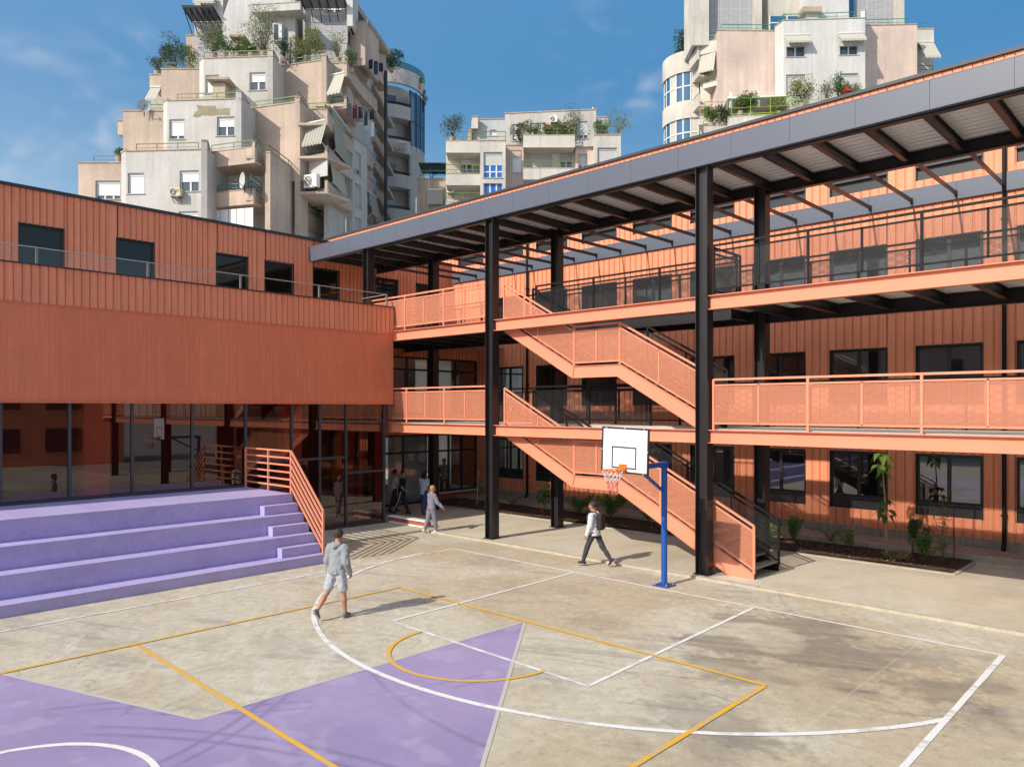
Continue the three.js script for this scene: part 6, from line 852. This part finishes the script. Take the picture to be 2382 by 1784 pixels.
// ================================================================ people: joints and radii -> one smooth skin, clothes as fitted shells
/** meshes a signed distance field by surface nets inside [lo, hi] with the given cell */
function netMesh(f, lo, hi, cell) {
  const n = [0, 1, 2].map((k) => Math.ceil((hi[k] - lo[k]) / cell) + 2), [nx, ny, nz] = n, D = new Float32Array(nx * ny * nz), id = new Int32Array(nx * ny * nz).fill(-1), I = (i, j, k) => (k * ny + j) * nx + i;
  for (let k = 0; k < nz; k++) for (let j = 0; j < ny; j++) for (let i = 0; i < nx; i++) D[I(i, j, k)] = f(lo[0] + i * cell, lo[1] + j * cell, lo[2] + k * cell);
  const pos = [], idx = [], E = [[0, 1], [2, 3], [4, 5], [6, 7], [0, 2], [1, 3], [4, 6], [5, 7], [0, 4], [1, 5], [2, 6], [3, 7]];
  for (let k = 0; k + 1 < nz; k++) for (let j = 0; j + 1 < ny; j++) for (let i = 0; i + 1 < nx; i++) {
    const c = [0, 1, 2, 3, 4, 5, 6, 7].map((b) => D[I(i + (b & 1), j + (b >> 1 & 1), k + (b >> 2))]); let s = 0; for (const v of c) if (v < 0) s++; if (s === 0 || s === 8) continue;
    let x = 0, y = 0, z = 0, m = 0; for (const [a, b] of E) if ((c[a] < 0) !== (c[b] < 0)) { const t = c[a] / (c[a] - c[b]); x += mix(a & 1, b & 1, t); y += mix(a >> 1 & 1, b >> 1 & 1, t); z += mix(a >> 2, b >> 2, t); m++; }
    id[I(i, j, k)] = pos.length / 3; pos.push(lo[0] + (i + x / m) * cell, lo[1] + (j + y / m) * cell, lo[2] + (k + z / m) * cell);
  }
  const q = (a, b, c, d, flip) => { if (a < 0 || b < 0 || c < 0 || d < 0) return; flip ? idx.push(a, c, b, a, d, c) : idx.push(a, b, c, a, c, d); };
  for (let k = 1; k + 1 < nz; k++) for (let j = 1; j + 1 < ny; j++) for (let i = 1; i + 1 < nx; i++) { const a = D[I(i, j, k)] < 0; if (a !== D[I(i + 1, j, k)] < 0) q(id[I(i, j - 1, k - 1)], id[I(i, j, k - 1)], id[I(i, j, k)], id[I(i, j - 1, k)], !a); if (a !== D[I(i, j + 1, k)] < 0) q(id[I(i - 1, j, k - 1)], id[I(i - 1, j, k)], id[I(i, j, k)], id[I(i, j, k - 1)], !a); if (a !== D[I(i, j, k + 1)] < 0) q(id[I(i - 1, j - 1, k)], id[I(i, j - 1, k)], id[I(i, j, k)], id[I(i - 1, j, k)], !a); }
  const g = new THREE.BufferGeometry(); g.setAttribute('position', new THREE.Float32BufferAttribute(pos, 3)); g.setIndex(idx); g.computeVertexNormals(); return g.toNonIndexed();
}
const smin = (a, b, k) => { const h = clamp(0.5 + 0.5 * (b - a) / k); return mix(b, a, h) - k * h * (1 - h); };
/** tapered capsule, optionally flattened: [p, q, r0, r1, squash along z] */
function bone(x, y, z, [p, q, r0, r1, sq]) { const k = sq ?? 1, ax = q[0] - p[0], ay = q[1] - p[1], az = (q[2] - p[2]) / k, bx_ = x - p[0], by = y - p[1], bz = (z - p[2]) / k, t = clamp((ax * bx_ + ay * by + az * bz) / (ax * ax + ay * ay + az * az + 1e-9)); return (Math.hypot(bx_ - ax * t, by - ay * t, bz - az * t) - mix(r0, r1, t)) * (k < 1 ? 0.5 + 0.5 * k : 1); }
const bones = (list, k = 0.03) => (x, y, z) => { let d = 9; for (const b of list) d = smin(d, bone(x, y, z, b), k); return d; };
function bounds(list, pad) { const lo = [9, 9, 9], hi = [-9, -9, -9]; for (const [p, q, a, b] of list) for (let k = 0; k < 3; k++) { const r = Math.max(a, b) + pad; lo[k] = Math.min(lo[k], p[k] - r, q[k] - r); hi[k] = Math.max(hi[k], p[k] + r, q[k] + r); } return [lo, hi]; }
const shell = (list, k = 0.03, cell = 0.015, cut) => { const [lo, hi] = bounds(list, 0.04), f = bones(list, k); return netMesh(cut ? (x, y, z) => Math.max(f(x, y, z), cut(x, y, z)) : f, lo, hi, cell); };
const skinA = mat('skinWarm', [0.43, 0.215, 0.13], { roughness: 0.55 }), skinB = mat('skinTan', [0.36, 0.18, 0.105], { roughness: 0.55 });
mat('eyeWhite', [0.7, 0.7, 0.7], { roughness: 0.3 });
const cloth = (n, c, seed) => mat(n, c, { map: wornTex(128, 0.35, c, { blot: 0.12, grain: 0.14, seed }), roughness: 0.95 });
cloth('hoodieGrey', [0.27, 0.29, 0.305], 301); cloth('shortsGrey', [0.42, 0.43, 0.46], 303); cloth('hoodieWhite', [0.62, 0.62, 0.66], 305); cloth('jeansDark', [0.045, 0.047, 0.055], 307); cloth('tracksuit', [0.20, 0.185, 0.245], 309); cloth('teeBlack', [0.012, 0.012, 0.014], 311); cloth('trackGreen', [0.02, 0.045, 0.05], 313); cloth('teeBlue', [0.42, 0.50, 0.70], 315); cloth('jeansBlue', [0.05, 0.08, 0.16], 317); cloth('teeWhite', [0.66, 0.65, 0.64], 319);
mat('shoeGrey', [0.16, 0.16, 0.18], { roughness: 0.8 }); mat('shoeBlack', [0.014, 0.014, 0.015], { roughness: 0.7 }); mat('shoeWhite', [0.66, 0.65, 0.63], { roughness: 0.7 }); mat('sole', [0.5, 0.47, 0.42], { roughness: 0.8 });
mat('hairBrown', [0.035, 0.022, 0.014], { roughness: 0.7 }); mat('hairBlack', [0.010, 0.008, 0.007], { roughness: 0.6 }); mat('hairBlond', [0.36, 0.22, 0.10], { roughness: 0.65 }); mat('bagBlack', [0.016, 0.016, 0.018], { roughness: 0.75 });
/** poses are angles in radians, forward positive: leg [hip, knee, out], arm [shoulder, elbow, out]; the figure faces +z, its left is +x */
function person(label, at, face, H, o) {
  const s = H / 1.75, g = thing('person', label, 'person', o.group ?? 'people in the yard', at, face), R = rng(o.seed ?? 3), lean = o.lean ?? 0.04;
  const rot = (l, a, out, side) => [Math.sin(out) * side * l, -Math.cos(a) * Math.cos(out) * l, Math.sin(a) * l];
  const add = (p, d) => [p[0] + d[0], p[1] + d[1], p[2] + d[2]], S = (l) => l * s;
  const legs = ['L', 'R'].map((n, i) => { const sd = i ? -1 : 1, [hip, knee, out = 0.04] = o.legs[i], root = [sd * S(0.095), 0, 0], kn = add(root, rot(S(0.44), hip, out, sd)), an = add(kn, rot(S(0.42), hip - knee, out * 0.5, sd)), pitch = o.legs[i][3] ?? 0; return { root, kn, an, pitch, sd }; });
  const down = Math.min(...legs.map((l) => l.an[1] - S(0.085) - Math.max(0, Math.sin(-l.pitch)) * S(0.14) - Math.max(0, Math.sin(l.pitch)) * S(0.05))), Y = -down; for (const l of legs) for (const k of ['root', 'kn', 'an']) l[k] = add(l[k], [0, Y, 0]);
  const pel = [0, Y + S(0.03), 0], waist = [0, Y + S(0.17), S(0.01)], chest = [0, Y + S(0.38), S(0.02) + lean * S(0.4)], neck = [0, Y + S(0.545), S(0.01) + lean * S(0.5)], head = add(neck, [0, S(0.15), S(0.035)]);
  const arms = ['L', 'R'].map((n, i) => { const sd = i ? -1 : 1, [sh, el, out = 0.12] = o.arms[i], root = [sd * S(o.shoulder ?? 0.185), Y + S(0.462), S(0.005) + lean * S(0.45)], elb = add(root, rot(S(0.285), sh, out, sd)), wr = add(elb, rot(S(0.25), sh + el, out * (o.arms[i][3] ?? 0.4), sd)), hd = [wr[0] - elb[0], wr[1] - elb[1], wr[2] - elb[2]].map((v) => v / S(0.25)); return { root, elb, wr, hd, sd }; });
  const yaw = o.look ?? 0, cy = Math.cos(yaw), sy = Math.sin(yaw), hp = (x, y, z) => [head[0] + S(x * cy + z * sy), head[1] + S(y), head[2] + S(-x * sy + z * cy)];
  // ---- skin: whole body, head with face, then hands and head on finer grids
  const body = [[pel, waist, S(0.12), S(0.115), 0.75], [waist, chest, S(0.115), S(0.135), 0.72], [[-S(0.13), chest[1] + S(0.06), chest[2]], [S(0.13), chest[1] + S(0.06), chest[2]], S(0.065), S(0.065)], [[0, chest[1] + S(0.06), chest[2]], neck, S(0.09), S(0.058)], [neck, add(neck, [0, S(0.08), S(0.01)]), S(0.056), S(0.054)]];
  const CALF = (o.bottom.length ?? 1) < 0.55 ? 0.056 : 0.042;
  for (const l of legs) body.push([l.root, l.kn, S(0.078), S(0.052)], [l.kn, add(l.kn, [(l.an[0] - l.kn[0]) * 0.35, (l.an[1] - l.kn[1]) * 0.35, (l.an[2] - l.kn[2]) * 0.35 - S(0.012)]), S(0.05), S(CALF)], [add(l.kn, [(l.an[0] - l.kn[0]) * 0.35, (l.an[1] - l.kn[1]) * 0.35, (l.an[2] - l.kn[2]) * 0.35 - S(0.012)]), l.an, S(CALF), S(CALF * 0.64)]);
  for (const a of arms) body.push([a.root, a.elb, S(0.048), S(0.038)], [a.elb, a.wr, S(0.039), S(0.026)]);
  const hd = [[hp(0, 0.035, -0.012), hp(0, 0.02, -0.012), S(0.098), S(0.096)], [hp(0, -0.03, 0.03), hp(0, -0.075, 0.045), S(0.062), S(0.035)], [hp(0, -0.09, -0.01), hp(0, -0.13, -0.02), S(0.055), S(0.055)]], fine = [[hp(0, 0.012, 0.093), hp(0, -0.022, 0.108), S(0.008), S(0.013)], [hp(-0.02, -0.058, 0.083), hp(0.02, -0.058, 0.083), S(0.008), S(0.008)], [hp(-0.035, 0.03, 0.078), hp(0.035, 0.03, 0.078), S(0.012), S(0.012)]];
  for (const sd of [-1, 1]) fine.push([hp(sd * 0.094, 0.02, -0.012), hp(sd * 0.1, -0.03, -0.006), S(0.014), S(0.009)]);
  const hf = bones(hd, S(0.03)), ff = bones(fine, S(0.006)); const [hlo, hhi] = bounds([...hd, ...fine], 0.02);
  const geo = [shell(body, S(0.035), 0.015), netMesh((x, y, z) => smin(hf(x, y, z), ff(x, y, z), S(0.012)), hlo, hhi, 0.0065)];
  for (const a of arms) { // hand: palm, four bent fingers of their own length, thumb from the side of the palm
    const d = V3(...a.hd), sdv = V3(0, 0, 1).addScaledVector(d, -d.z).normalize(), nrm = V3().crossVectors(d, sdv).multiplyScalar(-a.sd), w = V3(...a.wr), at_ = (u, v, n) => w.clone().addScaledVector(d, S(u)).addScaledVector(sdv, S(v)).addScaledVector(nrm, S(n)).toArray(), cu = o.curl ?? 0.5, pa = [[at_(0.0, 0, 0), at_(0.03, 0, 0), S(0.024), S(0.026)], [at_(0.03, -0.022, 0), at_(0.085, -0.026, 0), S(0.014), S(0.012)], [at_(0.03, 0.022, 0), at_(0.085, 0.026, 0), S(0.015), S(0.013)], [at_(0.03, 0, 0), at_(0.09, 0, 0), S(0.016), S(0.013)]], fl = [0.062, 0.074, 0.07, 0.054], fi = [];
    fl.forEach((L, i) => { const v = 0.03 - i * 0.02, b = at_(0.085, v, 0), m1 = at_(0.085 + L * 0.5 * Math.cos(cu), v, -L * 0.5 * Math.sin(cu)), m2 = at_(0.085 + L * 0.5 * Math.cos(cu) + L * 0.5 * Math.cos(cu * 2.2), v, -L * 0.5 * Math.sin(cu) - L * 0.5 * Math.sin(cu * 2.2)); fi.push([b, m1, S(0.0095), S(0.0085)], [m1, m2, S(0.0085), S(0.0072)]); });
    fi.push([at_(0.025, 0.026, -0.004), at_(0.055, 0.052, -0.012), S(0.013), S(0.0105)], [at_(0.055, 0.052, -0.012), at_(0.088, 0.056, -0.02), S(0.0105), S(0.008)]);
    const pf = bones(pa, S(0.012)), [lo, hi] = bounds([...pa, ...fi], 0.01); geo.push(netMesh((x, y, z) => { let q = pf(x, y, z); for (const b of fi) q = smin(q, bone(x, y, z, b), S(0.003)); return q; }, lo, hi, 0.005)); }
  part('body', geo, o.skin ?? skinA, g);
  for (const sd of [-1, 1]) { const e = part('eye', new THREE.SphereGeometry(S(0.011), 8, 6).translate(...hp(sd * 0.032, 0.012, 0.078)), M.eyeWhite, g); part('iris', new THREE.SphereGeometry(S(0.006), 6, 5).translate(...hp(sd * 0.032, 0.012, 0.085)), M.hairBrown, e); }
  // ---- clothes
  const wob = (amp, fq) => (x, y, z) => amp * (Math.abs(vnoise(x * fq * 0.45 + y * fq * 0.35 + 3, y * fq * 0.22 - x * fq * 0.3 + z * fq * 0.5, 7 + (o.seed ?? 0)) - 0.5) * 2.6 + 0.5 * vnoise(x * fq * 1.4, y * fq + z * fq * 1.2, 17) - 0.9);
  const wrap = (list, k, cell, amp, cut) => { const [lo, hi] = bounds(list, 0.05), f = bones(list, k), w = wob(amp, 26); return netMesh((x, y, z) => { let d = f(x, y, z) + w(x, y, z); return cut ? Math.max(d, cut(x, y, z)) : d; }, lo, hi, cell); };
  const T = o.top, e = T.ease ?? 0.028, hem = T.hem ?? -0.02, tor = [[[0, Y + S(hem), S(0.0)], waist, S(0.152 + e), S(0.124 + e), 0.76], [waist, chest, S(0.122 + e), S(0.142 + e * 0.7), 0.74], [[-S(0.13), chest[1] + S(0.06), chest[2]], [S(0.13), chest[1] + S(0.06), chest[2]], S(0.07 + e * 0.5), S(0.07 + e * 0.5)], [[0, chest[1] + S(0.08), chest[2]], add(neck, [0, -S(0.03), 0]), S(0.095), S(0.066)]];
  const sl = T.sleeve ?? 1; for (const a of arms) { const e2 = e * 0.75; tor.push([a.root, sl < 0.5 ? [mix(a.root[0], a.elb[0], sl * 1.5), mix(a.root[1], a.elb[1], sl * 1.5), mix(a.root[2], a.elb[2], sl * 1.5)] : a.elb, S(0.056 + e2), S(0.046 + e2)]); if (sl > 0.5) tor.push([a.elb, [mix(a.elb[0], a.wr[0], sl), mix(a.elb[1], a.wr[1], sl), mix(a.elb[2], a.wr[2], sl)], S(0.046 + e2), S(0.034 + e2 * 0.6)]); }
  const cutY = Y + S(hem) - S(0.06), cutN = neck[1] + S(0.01), top = part('top', wrap(tor, S(0.035), 0.014, 0.014, (x, y) => Math.max(y > Y - 0.3 && Math.abs(x) < S(0.2) ? cutY - y : -1, y - cutN)), M[T.m], g);
  if (T.hood) part('hood', shell([[[-S(0.075), neck[1] - S(0.01), neck[2] - S(0.05)], [0, neck[1] - S(0.045), neck[2] - S(0.105)], S(0.045), S(0.05)], [[S(0.075), neck[1] - S(0.01), neck[2] - S(0.05)], [0, neck[1] - S(0.045), neck[2] - S(0.105)], S(0.045), S(0.05)], [[-S(0.07), neck[1] + S(0.0), neck[2] - S(0.02)], [-S(0.05), neck[1] - S(0.01), neck[2] + S(0.06)], S(0.034), S(0.028)], [[S(0.07), neck[1] + S(0.0), neck[2] - S(0.02)], [S(0.05), neck[1] - S(0.01), neck[2] + S(0.06)], S(0.034), S(0.028)]], S(0.03), 0.011), M[T.m], top);
  const Bt = o.bottom, le = Bt.ease ?? 0.02, bl = [[[0, Y + S(0.02), 0], [0, Y + S(0.1), 0], S(0.135 + le * 0.5), S(0.128), 0.8]]; const L = Bt.length ?? 1;
  for (const l of legs) { const kn = L < 0.55 ? [mix(l.root[0], l.kn[0], L * 2), mix(l.root[1], l.kn[1], L * 2), mix(l.root[2], l.kn[2], L * 2)] : l.kn; bl.push([l.root, kn, S(0.084 + le), S(0.062 + le * (L < 0.55 ? 1.9 : 1))]); if (L >= 0.55) bl.push([l.kn, [mix(l.kn[0], l.an[0], L), mix(l.kn[1], l.an[1], L), mix(l.kn[2], l.an[2], L)], S(0.064 + le), S((Bt.cuff ?? 0.05) + le * 0.5)]); }
  const trousers = part(L < 0.55 ? 'shorts' : 'trousers', wrap(bl, S(0.022), 0.014, 0.012), M[Bt.m], g);
  if (Bt.stripe) for (const l of legs) part('side_stripe', [rod(add(l.root, [l.sd * S(0.112), 0, 0]), add(l.kn, [l.sd * S(0.083), 0, 0]), S(0.012), S(0.012), 6), rod(add(l.kn, [l.sd * S(0.083), 0, 0]), add(l.an, [l.sd * S(0.06), S(0.03), 0]), S(0.012), S(0.012), 6)], M.white, trousers);
  for (const l of legs) { const c = Math.cos(l.pitch), q = Math.sin(l.pitch), fp = (y, z) => add(l.an, [0, S(y * c - z * -q), S(z * c - y * q)]); const shoe = part('shoe', shell([[fp(-0.02, -0.03), fp(-0.045, -0.045), S(0.042), S(0.042)], [fp(-0.045, -0.045), fp(-0.055, 0.13), S(0.038), S(0.036)], [fp(0.0, -0.01), fp(-0.04, 0.08), S(0.04), S(0.036)]], S(0.02), 0.01, (x, y, z) => 0 * x - 1), M[o.shoes], g); part('sole', shell([[fp(-0.078, -0.05), fp(-0.078, 0.14), S(0.034), S(0.034)]], 0.01, 0.01, (x, y, z) => { const dy = y - l.an[1], dz = z - l.an[2]; return Math.abs((dy * c - dz * q) + S(0.076)) - S(0.012); }), M.sole, shoe); }
  // ---- hair
  const HR = o.hair, hc = hp(0, 0.035, -0.015), hair = [[hp(0, 0.043, -0.016), hp(0, 0.025, -0.02), S(0.104), S(0.099)]]; if (HR.long) for (let i = -2; i <= 2; i++) hair.push([hp(i * 0.03, 0.0, -0.07), hp(i * 0.04, -HR.long, -0.075), S(0.04), S(0.026)]);
  const fy = V3(sy, 0, cy), [l0, h0] = bounds(hair, 0.02), hfn = bones(hair, S(0.02)), hw = wob(0.007, 60); part('hair', netMesh((x, y, z) => { const dx = x - hc[0], dy = y - hc[1], dz = z - hc[2], fwd = dx * fy.x + dz * fy.z, face = Math.max(fwd - S(HR.fringe ?? 0.045) - (dy > S(0.03) ? (dy - S(0.03)) * 1.4 : 0), -9), low = HR.long ? -9 : -(dy + S(HR.nape ?? 0.05) + (fwd > 0 ? -fwd * 0.9 : 0)); return Math.max(hfn(x, y, z) + hw(x, y, z), face, low); }, l0, h0, 0.009), M[HR.m], g);
  if (HR.braid) { const b = []; for (let i = 0; i < 9; i++) b.push(new THREE.SphereGeometry(S(0.03 - i * 0.0012), 8, 6).scale(1, 1.1, 0.8).translate(...hp((i % 2 ? 0.008 : -0.008), -0.04 - i * 0.042, -0.1 - Math.min(i, 4) * 0.012))); part('braid', b, M[HR.m], g); }
  return { g, chest, neck, Y, s, arms };
}
const faceTo = (dx, dz) => Math.atan2(dx, dz);
person('teenager in grey hoodie and grey shorts walking away across the court', [-13.03, 0.014, -8.6], faceTo(-0.28, -0.96), 1.74, { seed: 1, legs: [[-0.3, 0.42, 0.09, -0.8], [0.14, 0.06, 0.07, 0]], arms: [[-0.15, 0.4, 0.16], [-0.05, 0.5, 0.16, 0.1]], top: { m: 'hoodieGrey', hood: true, ease: 0.036, hem: 0.0 }, bottom: { m: 'shortsGrey', length: 0.40, ease: 0.016 }, shoes: 'shoeGrey', hair: { m: 'hairBrown', nape: 0.065 }, skin: skinA });
{ // boy with the backpack
  const p = person('teenager in white hoodie and dark jeans striding left past the steel stair', [-12.32, 0.004, -16.14], faceTo(-0.97, 0.24), 1.70, { seed: 2, legs: [[0.42, 0.12, 0.02, 0.0], [-0.42, 0.22, 0.02, -0.85]], arms: [[0.1, 0.25, 0.1], [-0.1, 0.3, 0.1]], look: 0.1, top: { m: 'hoodieWhite', hood: true, ease: 0.036, hem: -0.03 }, bottom: { m: 'jeansDark', ease: 0.008, cuff: 0.045, length: 0.97 }, shoes: 'shoeBlack', hair: { m: 'hairBrown', nape: 0.05 } });
  const b = new THREE.Group(); const w = V3(0, 0, 0); const bag = thing('backpack', 'black backpack with white lettering on the back of the striding boy', 'backpack', null, [-12.32, 0.004, -16.14], faceTo(-0.97, 0.24)), y = p.Y, s = p.s;
  part('bag_body', netMesh((x, yy, z) => { const q = [Math.abs(x) - 0.1, Math.abs(yy - (y + 0.3 * s)) - 0.17, Math.abs(z + 0.175) - 0.03], o = Math.hypot(Math.max(q[0], 0), Math.max(q[1], 0), Math.max(q[2], 0)) + Math.min(Math.max(...q), 0); return o - 0.05 + 0.01 * (vnoise(x * 20, yy * 20, 3) - 0.5); }, [-0.2, y, -0.36], [0.2, y + 0.66, -0.08], 0.013), M.bagBlack, bag);
  for (const sd of [-1, 1]) part('strap', tube([[sd * 0.08, y + 0.5 * s, -0.17], [sd * 0.12, y + 0.575 * s, 0.0], [sd * 0.13, y + 0.45 * s, 0.17], [sd * 0.15, y + 0.25 * s, 0.1], [sd * 0.1, y + 0.14 * s, -0.14]], 0.016, 6, 24), M.bagBlack, bag);
  part('lettering', [0, 1, 2, 3, 4].flatMap((i) => [bx(-0.154, -0.149, y + (0.2 + i * 0.045) * s, y + (0.23 + i * 0.045) * s, -0.2, -0.17)]), M.white, bag);
}
person('girl in lilac-grey tracksuit with a long blond braid walking past the low red wall', [-19.55, 0.004, -16.62], faceTo(0.15, -0.98), 1.56, { seed: 3, legs: [[-0.18, 0.2, 0.04, -0.35], [0.2, 0.12, 0.03, 0]], arms: [[0.05, 0.3, 0.1], [0.2, 0.3, 0.5, 1.3]], look: -0.5, shoulder: 0.165, top: { m: 'tracksuit', ease: 0.042, hem: -0.01 }, bottom: { m: 'tracksuit', ease: 0.03, length: 0.85, cuff: 0.05 }, shoes: 'shoeWhite', hair: { m: 'hairBlond', braid: true, nape: 0.06 } });
person('boy in black tee and dark green striped track trousers by the entrance glazing', [-23.35, SW, -18.35], faceTo(0.75, -0.65), 1.72, { seed: 4, group: 'people at the entrance', legs: [[0.3, 0.1, 0.03, 0], [-0.28, 0.2, 0.03, -0.4]], arms: [[-0.1, 0.7, 0.12], [0.05, 0.8, 0.1]], top: { m: 'teeBlack', sleeve: 0.42, ease: 0.03, hem: -0.02 }, bottom: { m: 'trackGreen', ease: 0.016, stripe: true, cuff: 0.05 }, shoes: 'shoeBlack', hair: { m: 'hairBlack' }, skin: skinB });
person('person in pale blue tee with long dark hair half hidden behind the girl', [-22.75, SW, -18.95], faceTo(-0.2, -0.98), 1.66, { seed: 5, group: 'people at the entrance', legs: [[0.16, 0.1, 0.03, 0], [-0.2, 0.15, 0.03, -0.3]], arms: [[0.05, 0.3, 0.1], [-0.05, 0.3, 0.1]], shoulder: 0.165, top: { m: 'teeBlue', sleeve: 0.42, ease: 0.03, hem: -0.05 }, bottom: { m: 'jeansBlue', ease: 0.02 }, shoes: 'shoeGrey', hair: { m: 'hairBlack', long: 0.3 }, skin: skinA });
person('person in white tee with dark trousers inside the entrance glazing', [-26.6, SW, -23.4], faceTo(-0.9, -0.3), 1.76, { seed: 6, group: 'people at the entrance', legs: [[0.15, 0.1], [-0.15, 0.12, 0.04, -0.2]], arms: [[0.05, 0.25, 0.12], [0.0, 0.3, 0.12]], top: { m: 'teeWhite', sleeve: 0.45, ease: 0.035, hem: -0.05 }, bottom: { m: 'jeansDark', ease: 0.015 }, shoes: 'shoeWhite', hair: { m: 'hairBlack' }, skin: skinB });
person('person in black tee beside the white tee inside the entrance glazing', [-26.5, SW, -22.75], faceTo(-0.6, -0.8), 1.64, { seed: 7, group: 'people at the entrance', legs: [[0.1, 0.05], [-0.1, 0.08, 0.04, -0.1]], arms: [[0.2, 0.8, 0.1], [0.1, 0.3, 0.1]], shoulder: 0.165, top: { m: 'teeBlack', sleeve: 0.42, ease: 0.026, hem: -0.03 }, bottom: { m: 'jeansBlue', ease: 0.01 }, shoes: 'shoeWhite', hair: { m: 'hairBlack', long: 0.25 }, skin: skinA });
person('person in white top partly hidden behind the boy in the black tee', [-24.1, SW, -18.55], faceTo(0.3, -0.95), 1.68, { seed: 8, group: 'people at the entrance', legs: [[0.2, 0.1], [-0.2, 0.15, 0.04, -0.3]], arms: [[0.1, 0.5, 0.1], [0.1, 0.4, 0.1]], top: { m: 'teeWhite', sleeve: 0.42, ease: 0.03, hem: -0.02 }, bottom: { m: 'jeansDark', ease: 0.015 }, shoes: 'shoeBlack', hair: { m: 'hairBlack' }, skin: skinB });
renderer.render(scene, camera);
